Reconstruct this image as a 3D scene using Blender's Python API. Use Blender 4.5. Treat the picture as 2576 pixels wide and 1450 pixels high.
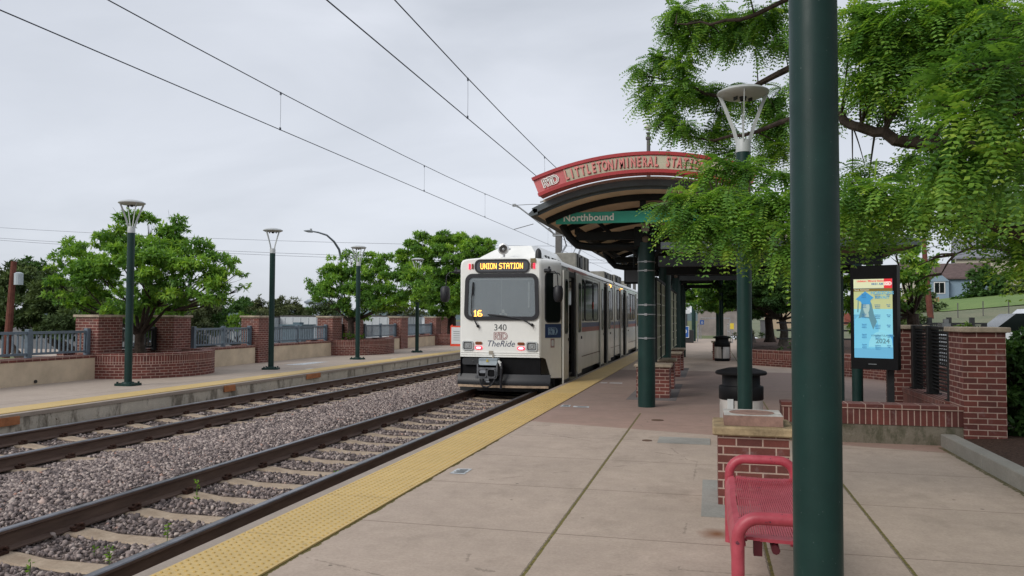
import bpy, math, random
import numpy as np
from mathutils import Vector, Matrix
for o in list(bpy.data.objects): bpy.data.objects.remove(o)
SC = bpy.context.scene
COL = SC.collection
PI = math.pi
# ------------------------------------------------------------------ camera
cam = bpy.data.cameras.new('camera'); camo = bpy.data.objects.new('camera', cam); COL.objects.link(camo)
cam.sensor_width = 36; cam.lens = 36*2000/2576; cam.clip_start = .05; cam.clip_end = 3000
camo.matrix_world = (Matrix.Translation((0,0,1.5)) @ Matrix.Rotation(math.radians(13.954),4,'Z')
    @ Matrix.Rotation(PI/2+math.radians(2.1193),4,'X') @ Matrix.Rotation(.004,4,'Z'))
SC.camera = camo
# ------------------------------------------------------------------ world: overcast sky
W = bpy.data.worlds.new('World'); SC.world = W; W.use_nodes = True
nt = W.node_tree; nt.nodes.clear()
def N(t, ty, **kw):
    n = t.nodes.new(ty)
    for k, v in kw.items():
        if k in ('operation','blend_type','data_type','sky_type','sun_disc','sun_elevation','sun_rotation','feature','distance','gradient_type','noise_dimensions','offset','offset_frequency','squash','layer_name','clamp','attribute_name','wave_type','bands_direction','normalize','attribute_type'):
            setattr(n, k, v)
        else: n.inputs[k].default_value = v
    return n
sky = N(nt,'ShaderNodeTexSky', sky_type='NISHITA', sun_disc=False, sun_elevation=math.radians(48), sun_rotation=math.radians(215))
tc = N(nt,'ShaderNodeTexCoord'); mp = N(nt,'ShaderNodeMapping'); mp.inputs['Scale'].default_value=(1,1,3.2)
nz = N(nt,'ShaderNodeTexNoise'); nz.inputs['Scale'].default_value=1.7; nz.inputs['Detail'].default_value=6; nz.inputs['Roughness'].default_value=.5; nz.inputs['Distortion'].default_value=.5
cr = N(nt,'ShaderNodeValToRGB')
cr.color_ramp.elements[0].position=.33; cr.color_ramp.elements[0].color=(.455,.483,.535,1)
cr.color_ramp.elements[1].position=.66; cr.color_ramp.elements[1].color=(.605,.632,.69,1)
mixs = N(nt,'ShaderNodeMix', data_type='RGBA'); mixs.inputs[0].default_value=.93
sk = N(nt,'ShaderNodeVectorMath', operation='SCALE'); sk.inputs['Scale'].default_value=.1
bg = N(nt,'ShaderNodeBackground'); wo = N(nt,'ShaderNodeOutputWorld')
L=nt.links.new
L(tc.outputs['Generated'],mp.inputs[0]); L(mp.outputs[0],nz.inputs['Vector']); L(nz.outputs[0],cr.inputs[0])
L(sky.outputs[0],sk.inputs[0]); L(sk.outputs[0],mixs.inputs[6]); L(cr.outputs[0],mixs.inputs[7])
L(mixs.outputs[2],bg.inputs[0]); L(bg.outputs[0],wo.inputs[0]); bg.inputs[1].default_value=1.0
sun = bpy.data.lights.new('sun','SUN'); sun.energy=1.5; sun.angle=math.radians(30); sun.color=(1,.96,.9)
suno = bpy.data.objects.new('sun', sun); COL.objects.link(suno)
suno.rotation_euler=(math.radians(56),0,math.radians(-35))
SC.view_settings.view_transform='Standard'; SC.view_settings.look='None'; SC.view_settings.exposure=0.38; SC.view_settings.gamma=1
SC.render.engine='CYCLES'
SC.cycles.max_bounces=6; SC.cycles.diffuse_bounces=3; SC.cycles.glossy_bounces=3; SC.cycles.transparent_max_bounces=8; SC.cycles.transmission_bounces=4
SC.cycles.caustics_reflective=False; SC.cycles.caustics_refractive=False
# ------------------------------------------------------------------ materials
MATS={}
def newmat(name):
    m=bpy.data.materials.new(name); m.use_nodes=True; t=m.node_tree; t.nodes.clear()
    o=t.nodes.new('ShaderNodeOutputMaterial'); p=t.nodes.new('ShaderNodeBsdfPrincipled'); t.links.new(p.outputs[0],o.inputs[0])
    MATS[name]=m
    return m,t,p,o
def rgb(t,c):
    n=t.nodes.new('ShaderNodeRGB'); n.outputs[0].default_value=(*c,1); return n.outputs[0]
def mix(t,a,b,f,mode='MIX'):
    n=t.nodes.new('ShaderNodeMix'); n.data_type='RGBA'; n.blend_type=mode
    for i,v in ((6,a),(7,b)):
        if isinstance(v,tuple): n.inputs[i].default_value=(*v,1)
        else: t.links.new(v,n.inputs[i])
    if isinstance(f,(int,float)): n.inputs[0].default_value=f
    else: t.links.new(f,n.inputs[0])
    return n.outputs[2]
def math_(t,op,a,b=None,c=None,clamp=False):
    n=t.nodes.new('ShaderNodeMath'); n.operation=op; n.use_clamp=clamp
    for i,v in enumerate((a,b,c)):
        if v is None: continue
        if isinstance(v,(int,float)): n.inputs[i].default_value=v
        else: t.links.new(v,n.inputs[i])
    return n.outputs[0]
def noise(t,scale,detail=4,rough=.6,vec=None,sc3=None):
    if vec is None:
        vec=t.nodes.new('ShaderNodeTexCoord').outputs['Object']
    if sc3:
        m=t.nodes.new('ShaderNodeMapping'); m.inputs['Scale'].default_value=sc3; t.links.new(vec,m.inputs[0]); vec=m.outputs[0]
    n=t.nodes.new('ShaderNodeTexNoise'); n.inputs['Scale'].default_value=scale; n.inputs['Detail'].default_value=detail; n.inputs['Roughness'].default_value=rough
    t.links.new(vec,n.inputs['Vector']); return n.outputs[0]
def ramp(t,f,a,b,ca=(0,0,0),cb=(1,1,1)):
    r=t.nodes.new('ShaderNodeValToRGB'); e=r.color_ramp.elements
    e[0].position=a; e[1].position=b; e[0].color=(*ca,1); e[1].color=(*cb,1); t.links.new(f,r.inputs[0]); return r.outputs[0]
def bump(t,p,h,strength=.3,dist=.01):
    b=t.nodes.new('ShaderNodeBump'); b.inputs['Strength'].default_value=strength; b.inputs['Distance'].default_value=dist
    t.links.new(h,b.inputs['Height']); t.links.new(b.outputs[0],p.inputs['Normal'])
def simple(name,c,rough=.6,metal=0,var=.12,scale=6,bmp=0,bscale=60,spec=.5,sc3=None):
    m,t,p,o=newmat(name)
    n=noise(t,scale,5,.65,sc3=sc3)
    lo=tuple(x*(1-var*1.6) for x in c); hi=tuple(min(1,x*(1+var)) for x in c)
    t.links.new(ramp(t,n,.3,.7,lo,hi),p.inputs['Base Color'])
    p.inputs['Roughness'].default_value=rough; p.inputs['Metallic'].default_value=metal
    p.inputs['Specular IOR Level'].default_value=spec if (rough<.6 or spec!=.5) else .22
    if bmp: bump(t,p,noise(t,bscale,4,.6),bmp,.01)
    return m
def emit(name,c,s=1.0,base=(0,0,0)):
    m,t,p,o=newmat(name); p.inputs['Base Color'].default_value=(*base,1) if base!=(0,0,0) else (*c,1)
    p.inputs['Emission Color'].default_value=(*c,1); p.inputs['Emission Strength'].default_value=s; return m
def xyz(t):
    g=t.nodes.new('ShaderNodeTexCoord'); s=t.nodes.new('ShaderNodeSeparateXYZ'); t.links.new(g.outputs['Object'],s.inputs[0]); return g.outputs['Object'],s.outputs
def brickmat(name,bw,rh,c1,c2,mort,ms=.0125,off=.5):
    m,t,p,o=newmat(name)
    uv=t.nodes.new('ShaderNodeUVMap'); b=t.nodes.new('ShaderNodeTexBrick'); b.offset=off
    t.links.new(uv.outputs[0],b.inputs['Vector'])
    for k,v in (('Scale',1),('Mortar Size',ms/2),('Mortar Smooth',.15),('Bias',0),('Brick Width',bw),('Row Height',rh)): b.inputs[k].default_value=v
    b.inputs['Color1'].default_value=(*c1,1); b.inputs['Color2'].default_value=(*c2,1); b.inputs['Mortar'].default_value=(*mort,1)
    n=noise(t,3.5,5,.7); n2=noise(t,70,3,.7)
    c=mix(t,b.outputs[0],ramp(t,n,.3,.7,(.72,.70,.70),(1.12,1.12,1.15)),1,'MULTIPLY')
    c=mix(t,c,ramp(t,n2,.3,.75,(.85,.85,.85),(1.1,1.1,1.1)),1,'MULTIPLY')
    c=mix(t,c,(.42,.36,.36),math_(t,'MULTIPLY',ramp(t,noise(t,5,5,.7),.56,.8),.35))
    t.links.new(c,p.inputs['Base Color']); p.inputs['Roughness'].default_value=.85
    h=math_(t,'SUBTRACT',math_(t,'MULTIPLY',n2,.15),b.outputs['Fac']); bump(t,p,h,.6,.006)
    return m
RED1=(.185,.050,.037); RED2=(.115,.034,.028); MORT=(.47,.335,.27)
brick=brickmat('brick',.203,.0677,RED1,RED2,MORT)
soldier=brickmat('brick_soldier',.0677,.2,RED1,RED2,MORT,off=0)
rowlock=brickmat('brick_rowlock',.203,.07,RED1,RED2,MORT,off=0)
stone=simple('limestone_cap',(.40,.33,.25),.85,var=.25,scale=9,bmp=.5,bscale=40)
stone_y=simple('buff_stone',(.36,.27,.16),.85,var=.3,scale=8,bmp=.9,bscale=25)
stone_w=simple('pale_slab_stone',(.50,.47,.44),.8,var=.22,scale=12,bmp=.3)
stone_p=simple('pinkish_slab_stone',(.30,.185,.15),.85,var=.25,scale=7,bmp=.4)
gpaint=simple('dark_green_paint',(.008,.037,.032),.40,var=.3,scale=3,bmp=.05,bscale=180,spec=.30)
def polepaint():
    m,t,p,o=newmat('scuffed_green_paint'); n=noise(t,3,5,.65); c=ramp(t,n,.3,.7,(.005,.023,.020),(.009,.037,.031))
    v,s=xyz(t); sc=noise(t,26,5,.8,sc3=(1,1,.22)); k=math_(t,'MULTIPLY',ramp(t,sc,.66,.70),ramp(t,noise(t,1.3,3,.6),.45,.6)); c=mix(t,c,(.10,.15,.14),math_(t,'MULTIPLY',k,.55))
    d=noise(t,120,2,.5); k2=ramp(t,d,.74,.78); c=mix(t,c,(.22,.26,.25),math_(t,'MULTIPLY',k2,.5))
    t.links.new(c,p.inputs['Base Color']); t.links.new(ramp(t,noise(t,5,4,.7),.3,.7,(.34,.34,.34),(.52,.52,.52)),p.inputs['Roughness']); p.inputs['Specular IOR Level'].default_value=.30
    bump(t,p,noise(t,170,3,.6),.12,.003); return m
gpaint=polepaint()
gpaint2=simple('shelter_dark_green_paint',(.012,.028,.028),.5,var=.25,scale=3,bmp=.05)
darkpaint=simple('shelter_dark_steel',(.008,.010,.011),.6,var=.3,scale=3,spec=.25)
railpaint=simple('grey_blue_railing_paint',(.125,.165,.205),.5,var=.15,scale=6)
lampw=simple('lamp_white_paint',(.46,.48,.48),.45,var=.08,scale=5)
blackp=simple('black_plastic',(.005,.005,.006),.55,var=.3,scale=6,spec=.15)
blackm=simple('black_metal',(.016,.017,.018),.5,var=.3,scale=6)
steel=simple('galvanised_steel',(.30,.31,.32),.5,.6,var=.2,scale=8)
steelg=simple('weathered_pole_steel',(.13,.125,.12),.6,.2,var=.15,scale=4)
wirem=simple('copper_wire_dark',(.035,.045,.065),.5,.3,var=.1)
white=simple('train_white_paint',(.86,.855,.81),.28,var=.045,scale=2.2)
def trainside():
    m,t,p,o=newmat('train_side_paint'); v,s=xyz(t)
    n=noise(t,2,5,.7,sc3=(1,1,.25)); 
    c=ramp(t,n,.3,.75,(.62,.61,.55),(.78,.77,.71))
    low=ramp(t,math_(t,'ADD',s[2],math_(t,'MULTIPLY',noise(t,3,4),.4)),.1,.95,(1,1,1),(0,0,0))
    c=mix(t,c,(.40,.36,.29),math_(t,'MULTIPLY',low,.4))
    t.links.new(c,p.inputs['Base Color']); p.inputs['Roughness'].default_value=.25; return m
tside=trainside()
tgrey=simple('train_roof_equipment_grey',(.24,.23,.20),.7,var=.2,scale=5)
rubber=simple('black_rubber',(.014,.014,.018),.5,var=.2)
stripeb=simple('stripe_blue',(.025,.05,.16),.4,var=.1); striper=simple('stripe_red',(.30,.045,.035),.4,var=.12)
redink=simple('logo_red',(.28,.03,.04),.5,var=.05); navyink=simple('navy_ink',(.05,.065,.12),.5,var=.05); darkink=simple('dark_ink',(.05,.06,.065),.5,var=.05)
signred=simple('sign_red_paint',(.56,.14,.145),.5,var=.12,scale=3); signred2=simple('sign_deep_red_trim',(.40,.03,.035),.45,var=.1)
salmon=simple('sign_salmon_letters',(.72,.24,.22),.5,var=.1); beige=simple('sign_beige_panel',(.52,.49,.37),.6,var=.08,scale=3); cream=simple('cream_fascia',(.48,.44,.37),.6,var=.12,scale=3)
gutter=simple('grey_gutter',(.085,.105,.115),.5,var=.15,scale=4)
signgreen=simple('sign_green',(.012,.36,.25),.4,var=.06); letterw=simple('letter_white',(.88,.90,.86),.5,var=.04)
benchred=None
def chipped():
    m,t,p,o=newmat('worn_red_bench_paint')
    n=noise(t,5,5,.7); c=ramp(t,n,.3,.7,(.31,.031,.048),(.48,.080,.108))
    k=ramp(t,noise(t,17,6,.78),.625,.65); c=mix(t,c,(.06,.02,.035),k)
    t.links.new(c,p.inputs['Base Color']); p.inputs['Roughness'].default_value=.45
    return m
benchred=chipped()
ctrim=simple('pale_grey_box',(.40,.37,.35),.5,var=.05)
def glassmat(name,c,rough=.06,alpha=1.0,spec=.6,ior=1.45):
    m,t,p,o=newmat(name); p.inputs['IOR'].default_value=ior; p.inputs['Base Color'].default_value=(*c,1); p.inputs['Roughness'].default_value=rough; p.inputs['Specular IOR Level'].default_value=spec
    if alpha<1: p.inputs['Alpha'].default_value=alpha
    return m
dglass=glassmat('dark_window_glass',(.010,.014,.013),.10,spec=.3,ior=1.10)
wglass=glassmat('windshield_glass',(.30,.345,.37),.05,.48,spec=.9)
ledpanel=simple('led_panel_dark',(.085,.09,.10),.25,var=.1)
lensw=glassmat('headlight_glass',(.30,.31,.31),.1)
amber=simple('amber_lens_off',(.22,.055,.015),.3,var=.1)
redlit=emit('red_lamp_lit',(1,.02,.06),.85); redwhite=emit('red_lamp_core',(1,.62,.75),2.2); amberlit=emit('amber_lamp_lit',(1,.42,.05),5); ledlit=emit('led_amber_dots',(1,.42,.06),3.6)
yellowsign=simple('yellow_sign',(.62,.47,.04),.5,var=.05); bluesign=simple('blue_sign',(.015,.09,.33),.5,var=.05)
orange=simple('orange_plywood_patch',(.42,.17,.075),.8,var=.2,scale=6); orangep=simple('orange_plastic',(.75,.07,.03),.5,var=.05)
paper=simple('white_sticker',(.55,.57,.58),.6,var=.3,scale=14); paperw=simple('white_board',(.62,.65,.66),.6,var=.03)
woodb=simple('brown_utility_pole_wood',(.15,.055,.04),.85,var=.2,scale=6); fencew=simple('cedar_fence_wood',(.36,.22,.11),.8,var=.15,scale=3)
bark=simple('tree_bark',(.055,.040,.032),.9,var=.35,scale=12,bmp=.9,bscale=35); barkg=simple('grey_bark',(.12,.105,.09),.9,var=.3,scale=12,bmp=.8,bscale=30)
creamw=simple('cream_stucco_wall',(.60,.49,.36),.85,var=.13,scale=1.7,bmp=.15,bscale=90)
whitewall=simple('white_metal_cladding',(.50,.53,.55),.6,var=.08,scale=1)
housebl=simple('light_blue_siding',(.22,.30,.37),.7,var=.06); roofbr=simple('brown_shingle_roof',(.12,.085,.08),.85,var=.15,scale=3); roofgr=simple('grey_shingle_roof',(.20,.205,.23),.85,var=.1); trimw=simple('white_trim',(.62,.62,.60),.6,var=.03)
housecr=simple('cream_siding',(.46,.43,.34),.7,var=.06); terracotta=simple('rust_panel',(.25,.08,.06),.7,var=.1)
roofpink=simple('canopy_shingles',(.30,.235,.205),.85,var=.2,scale=20)
underb=simple('canopy_beige_boards',(.74,.60,.45),.7,var=.1,scale=3,sc3=(1,.2,1))
carwhite=simple('car_white_paint',(.62,.64,.66),.25,var=.03); cardark=simple('car_dark_paint',(.03,.035,.05),.25,var=.1)
mesh_g=simple('windbreak_glass_block',(.42,.46,.33),.35,var=.15,scale=7); creamf=simple('windbreak_cream_frame',(.42,.41,.32),.6,var=.05)
def concrete(name,c,var=.12,joints=None,stain=0.0):
    m,t,p,o=newmat(name); v,s=xyz(t)
    a=noise(t,.9,6,.65); b=noise(t,45,4,.7); d=noise(t,6,5,.7)
    col=ramp(t,a,.3,.7,tuple(x*(1-var) for x in c),tuple(x*(1+var*.8) for x in c))
    col=mix(t,col,ramp(t,b,.25,.75,(.84,.84,.84),(1.12,1.12,1.12)),1,'MULTIPLY')
    col=mix(t,col,ramp(t,d,.35,.75,(.90,.89,.88),(1.05,1.05,1.05)),1,'MULTIPLY')
    return m,t,p,v,s,col,b
def sleepermat():
    m,t,p,v,s,col,b=concrete('sleeper_concrete',(.42,.33,.24),.15)
    col=mix(t,col,(.16,.10,.06),math_(t,'MULTIPLY',ramp(t,noise(t,4,5,.7),.45,.72),.55))
    t.links.new(col,p.inputs['Base Color']); p.inputs['Roughness'].default_value=.9; bump(t,p,b,.4,.006); return m
sleeperm=sleepermat()
def wallconc():
    m,t,p,v,s,col,b=concrete('stained_edge_concrete',(.54,.49,.41),.18)
    n=noise(t,2.3,6,.75,sc3=(1,1,.35)); col=mix(t,col,(.115,.095,.07),math_(t,'MULTIPLY',ramp(t,n,.53,.62),.8))
    n3=noise(t,1.1,3,.6); n4=noise(t,9,5,.8)
    k=math_(t,'MULTIPLY',ramp(t,n4,.60,.625),ramp(t,n3,.45,.6)); col=mix(t,col,(.09,.062,.04),math_(t,'MULTIPLY',k,.9))
    n2=noise(t,4,4,.6,sc3=(1,1,.2)); col=mix(t,col,(.45,.44,.43),math_(t,'MULTIPLY',ramp(t,n2,.63,.72),.6))
    t.links.new(col,p.inputs['Base Color']); p.inputs['Roughness'].default_value=.9; bump(t,p,n4,.35,.01); return m
edgeconc=wallconc()
def mosswall():
    m,t,p,v,s,col,b=concrete('moss_stained_concrete',(.20,.175,.135),.2)
    n=noise(t,7,6,.75,sc3=(1,1,.5)); col=mix(t,col,(.065,.065,.035),math_(t,'MULTIPLY',ramp(t,n,.46,.62),.8))
    col=mix(t,col,(.33,.31,.25),math_(t,'MULTIPLY',ramp(t,noise(t,13,4,.7),.6,.72),.5))
    t.links.new(col,p.inputs['Base Color']); p.inputs['Roughness'].default_value=.9; bump(t,p,b,.5,.008); return m
mossconc=mosswall()
def plain_conc(name,c,var=.1):
    m,t,p,v,s,col,b=concrete(name,c,var); t.links.new(col,p.inputs['Base Color']); p.inputs['Roughness'].default_value=.88; bump(t,p,b,.25,.004); return m
curbm=plain_conc('kerb_concrete',(.29,.275,.24)); edgetop=plain_conc('platform_edge_concrete',(.36,.30,.25)); slabd=plain_conc('dark_slab_patch',(.155,.14,.135),.2)
def line(t,coord,pos,w,jit,amp):
    d=math_(t,'ABSOLUTE',math_(t,'ADD',math_(t,'SUBTRACT',coord,pos),math_(t,'MULTIPLY',math_(t,'SUBTRACT',jit,.5),amp)))
    return math_(t,'LESS_THAN',d,w)
def platmat():
    m,t,p,v,s,col,b=concrete('platform_concrete',(.455,.362,.292),.11)
    X,Y=s[0],s[1]
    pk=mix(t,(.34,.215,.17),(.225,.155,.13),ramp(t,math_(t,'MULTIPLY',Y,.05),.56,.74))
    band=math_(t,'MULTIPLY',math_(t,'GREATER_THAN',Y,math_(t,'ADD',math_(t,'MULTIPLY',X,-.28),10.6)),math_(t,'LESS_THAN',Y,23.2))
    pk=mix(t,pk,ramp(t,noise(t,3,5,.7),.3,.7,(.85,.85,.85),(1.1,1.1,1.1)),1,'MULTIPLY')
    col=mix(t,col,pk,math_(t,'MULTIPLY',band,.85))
    # small dark flecks
    vo=t.nodes.new('ShaderNodeTexVoronoi'); vo.inputs['Scale'].default_value=3.2; t.links.new(v,vo.inputs['Vector'])
    fl=math_(t,'LESS_THAN',vo.outputs['Distance'],math_(t,'MULTIPLY',noise(t,5,2,.5),.075)); col=mix(t,col,(.09,.07,.05),math_(t,'MULTIPLY',fl,.75))
    vo2=t.nodes.new('ShaderNodeTexVoronoi'); vo2.inputs['Scale'].default_value=2.1; t.links.new(v,vo2.inputs['Vector'])
    fl=math_(t,'LESS_THAN',vo2.outputs['Distance'],.034); col=mix(t,col,(.17,.14,.11),math_(t,'MULTIPLY',fl,.55))
    st_=ramp(t,noise(t,1.6,6,.75,sc3=(1,.6,1)),.52,.70); col=mix(t,col,(.235,.185,.14),math_(t,'MULTIPLY',st_,.5))
    cr_=t.nodes.new('ShaderNodeTexVoronoi'); cr_.feature='DISTANCE_TO_EDGE'; cr_.inputs['Scale'].default_value=.35; t.links.new(v,cr_.inputs['Vector'])
    col=mix(t,col,(.16,.125,.095),math_(t,'MULTIPLY',math_(t,'MULTIPLY',math_(t,'LESS_THAN',math_(t,'ADD',cr_.outputs['Distance'],math_(t,'MULTIPLY',noise(t,12,5,.8),.03)),.0165),math_(t,'GREATER_THAN',noise(t,.8,2),.52)),.5))
    j=noise(t,9,4,.7)
    # cross joints every 1.48 m
    fy=math_(t,'ABSOLUTE',math_(t,'SUBTRACT',math_(t,'FRACT',math_(t,'DIVIDE',math_(t,'ADD',Y,math_(t,'MULTIPLY',j,.012)),1.48)),.715))
    jm=math_(t,'LESS_THAN',fy,.0038); col=mix(t,col,(.12,.085,.06),math_(t,'MULTIPLY',jm,.8))
    wv=noise(t,14,5,.8)
    for pos,y0,y1 in ((-1.06,-3,12.7),(1.165,-3,8.5),(.93,12.8,40),(.35,-3,6.0)):
        k=line(t,X,pos,.0105,wv,.016); k=math_(t,'MULTIPLY',k,math_(t,'MULTIPLY',math_(t,'GREATER_THAN',Y,y0),math_(t,'LESS_THAN',Y,y1)))
        col=mix(t,col,mix(t,(.085,.07,.015),(.19,.155,.03),ramp(t,noise(t,30,4,.7),.4,.6)),k)
        e=line(t,X,pos-.014,.005,noise(t,22,4,.8),.03); e=math_(t,'MULTIPLY',e,math_(t,'MULTIPLY',math_(t,'GREATER_THAN',Y,y0),math_(t,'LESS_THAN',Y,y1)))
        col=mix(t,col,(.10,.08,.05),math_(t,'MULTIPLY',e,.7))
    # moss along the tactile strip edge and along the kerb
    mw=ramp(t,noise(t,2.2,5,.75),.42,.62)
    d=math_(t,'SUBTRACT',X,-2.52); k=math_(t,'LESS_THAN',d,math_(t,'MULTIPLY',mw,.03)); col=mix(t,col,(.12,.095,.02),math_(t,'MULTIPLY',k,math_(t,'LESS_THAN',Y,9.5)))
    kx=math_(t,'SUBTRACT',2.64,X); k=math_(t,'LESS_THAN',kx,math_(t,'ADD',math_(t,'MULTIPLY',noise(t,11,5,.8),.13),-.01)); k=math_(t,'MULTIPLY',k,math_(t,'LESS_THAN',Y,10.3))
    col=mix(t,col,(.085,.078,.022),math_(t,'MULTIPLY',k,math_(t,'MULTIPLY',ramp(t,noise(t,25,4,.7),.3,.5),.95)))
    # rust stain beside the bench
    dx=math_(t,'DIVIDE',math_(t,'SUBTRACT',X,.04),.19); dy=math_(t,'DIVIDE',math_(t,'SUBTRACT',Y,5.77),.20)
    r=math_(t,'SQRT',math_(t,'ADD',math_(t,'MULTIPLY',dx,dx),math_(t,'MULTIPLY',dy,dy))); r=math_(t,'ADD',r,math_(t,'MULTIPLY',noise(t,6,4),.4))
    k=ramp(t,r,.25,1.25,(1,1,1),(0,0,0)); col=mix(t,col,(.19,.065,.016),math_(t,'MULTIPLY',k,1.0))
    t.links.new(col,p.inputs['Base Color']); p.inputs['Roughness'].default_value=.85; bump(t,p,b,.25,.004); return m
platm=platmat()
def platmat2():
    m,t,p,v,s,col,b=concrete('far_platform_concrete',(.42,.345,.285),.1); X,Y=s[0],s[1]
    k=line(t,X,-11.55,.012,noise(t,9,4,.7),.02); col=mix(t,col,(.15,.12,.09),math_(t,'MULTIPLY',k,.7))
    fy=math_(t,'ABSOLUTE',math_(t,'SUBTRACT',math_(t,'FRACT',math_(t,'DIVIDE',Y,3.0)),.5)); col=mix(t,col,(.15,.12,.09),math_(t,'MULTIPLY',math_(t,'LESS_THAN',fy,.003),.5))
    t.links.new(col,p.inputs['Base Color']); p.inputs['Roughness'].default_value=.85; bump(t,p,b,.25,.004); return m
platm2=platmat2()
def yellowmat():
    m,t,p,v,s,col,b=concrete('tactile_yellow',(.62,.44,.17),.08); 
    d=noise(t,11,6,.8); col=mix(t,col,(.16,.10,.03),math_(t,'MULTIPLY',ramp(t,d,.655,.70),.8))
    d2=noise(t,1.5,5,.7); col=mix(t,col,(.46,.33,.13),math_(t,'MULTIPLY',ramp(t,d2,.45,.7),.45))
    fy=math_(t,'ABSOLUTE',math_(t,'SUBTRACT',math_(t,'FRACT',math_(t,'DIVIDE',math_(t,'ADD',s[1],.55),1.22)),.5)); col=mix(t,col,(.17,.11,.04),math_(t,'MULTIPLY',math_(t,'LESS_THAN',fy,.0035),.75))
    t.links.new(col,p.inputs['Base Color']); p.inputs['Roughness'].default_value=.6; return m
yellow=yellowmat()
domem=simple('tactile_dome',(.52,.35,.11),.6,var=.12,scale=4)
def ballastmat():
    m,t,p,o=newmat('ballast_bed'); v,s=xyz(t)
    vo=t.nodes.new('ShaderNodeTexVoronoi'); vo.inputs['Scale'].default_value=24; t.links.new(v,vo.inputs['Vector'])
    sp=t.nodes.new('ShaderNodeSeparateColor'); t.links.new(vo.outputs['Color'],sp.inputs[0])
    c=ramp(t,sp.outputs[0],0,1,(.10,.075,.07),(.34,.28,.27)); c=mix(t,c,ramp(t,vo.outputs['Distance'],.2,.75,(1,1,1),(.25,.22,.2)),1,'MULTIPLY')
    c=mix(t,c,(.10,.065,.04),.35)
    t.links.new(c,p.inputs['Base Color']); p.inputs['Roughness'].default_value=.9
    bump(t,p,math_(t,'SUBTRACT',1,vo.outputs['Distance']),1,.03); return m
ballm=ballastmat()
def attrmat(name,stops,rough=.8,trans=0.0,spec=.3):
    m,t,p,o=newmat(name)
    a=t.nodes.new('ShaderNodeAttribute'); a.attribute_name='rnd'
    r=t.nodes.new('ShaderNodeValToRGB'); e=r.color_ramp.elements
    while len(e)<len(stops): e.new(.5)
    for i,(pp,c) in enumerate(stops): e[i].position=pp; e[i].color=(*c,1)
    t.links.new(a.outputs['Fac'],r.inputs[0]); t.links.new(r.outputs[0],p.inputs['Base Color']); p.inputs['Roughness'].default_value=rough; p.inputs['Specular IOR Level'].default_value=spec
    if trans:
        tr=t.nodes.new('ShaderNodeBsdfTranslucent'); t.links.new(mix(t,r.outputs[0],(1.25,1.25,.6),1,'MULTIPLY'),tr.inputs[0]); ms=t.nodes.new('ShaderNodeMixShader'); ms.inputs[0].default_value=trans
        t.links.new(p.outputs[0],ms.inputs[1]); t.links.new(tr.outputs[0],ms.inputs[2]); t.links.new(ms.outputs[0],o.inputs[0])
    return m
stonesm=attrmat('ballast_stones',[(0,(.06,.050,.050)),(.25,(.15,.120,.115)),(.5,(.265,.213,.197)),(.75,(.38,.31,.28)),(.93,(.52,.44,.39)),(1,(.36,.17,.12))],.9)
leaf_lo=attrmat('locust_leaves',[(0,(.055,.125,.035)),(.35,(.125,.27,.062)),(.7,(.26,.46,.08)),(1,(.52,.66,.12))],.5,.45)
leaf_as=attrmat('ash_leaves',[(0,(.055,.13,.034)),(.4,(.13,.275,.052)),(.75,(.24,.42,.062)),(1,(.38,.55,.075))],.5,.4)
leaf_dk=attrmat('dark_evergreen_leaves',[(0,(.036,.062,.024)),(.5,(.078,.12,.040)),(1,(.14,.19,.06))],.8,.15)
leaf_ol=attrmat('olive_pine_leaves',[(0,(.045,.064,.030)),(.5,(.10,.125,.055)),(1,(.17,.19,.08))],.8,.15)
leaf_br=attrmat('bright_shrub_leaves',[(0,(.07,.15,.02)),(.5,(.13,.25,.025)),(1,(.20,.33,.035))],.6,.35)
leaf_md=attrmat('mid_green_leaves',[(0,(.025,.060,.018)),(.5,(.05,.115,.028)),(1,(.085,.175,.035))],.7,.3)
def grassm(name,a,b):
    m,t,p,o=newmat(name); n=noise(t,.25,6,.75); n2=noise(t,8,4,.7)
    c=ramp(t,n,.35,.65,a,b); c=mix(t,c,ramp(t,n2,.3,.7,(.75,.75,.75),(1.2,1.2,1.2)),1,'MULTIPLY')
    t.links.new(c,p.inputs['Base Color']); p.inputs['Roughness'].default_value=.95; bump(t,p,n2,.6,.08); return m
grass=grassm('dry_lawn_grass',(.075,.105,.03),(.15,.16,.06)); hillg=grassm('hillside_grass',(.12,.15,.08),(.20,.20,.125)); hillg2=grassm('green_verge_grass',(.12,.20,.05),(.17,.25,.07))
mulch=simple('bark_mulch',(.075,.043,.03),.95,var=.5,scale=30,bmp=1,bscale=60); asphalt=simple('asphalt_road',(.11,.105,.10),.9,var=.15,scale=8); roadl=simple('pale_road_concrete',(.42,.35,.29),.9,var=.1,scale=1)
def railm():
    m,t,p,o=newmat('rusty_rail_steel'); n=noise(t,14,5,.7,sc3=(1,.15,1))
    t.links.new(ramp(t,n,.3,.7,(.072,.042,.032),(.15,.095,.07)),p.inputs['Base Color']); p.inputs['Roughness'].default_value=.75; return m
railrust=railm(); railtop=simple('polished_rail_head',(.22,.22,.24),.32,.85,var=.25,scale=5); clipm=simple('rusty_clip',(.06,.03,.022),.8,var=.3,scale=20)
canm=simple('brushed_can_panel',(.52,.49,.46),.38,.2,var=.25,scale=4,sc3=(1,1,.3))
plowm=None
def plow():
    m,t,p,o=newmat('scraped_black_plow'); v,s=xyz(t); n=noise(t,22,5,.8)
    zf=ramp(t,s[2],.02,.22,(1,1,1),(0,0,0)); k=math_(t,'MULTIPLY',ramp(t,n,.58,.66),zf)
    t.links.new(mix(t,(.012,.013,.016),(.35,.35,.36),k),p.inputs['Base Color']); p.inputs['Roughness'].default_value=.45; return m
plowm=plow(); worn=simple('worn_plow_edge',(.42,.31,.22),.8,var=.3,scale=8)
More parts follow.
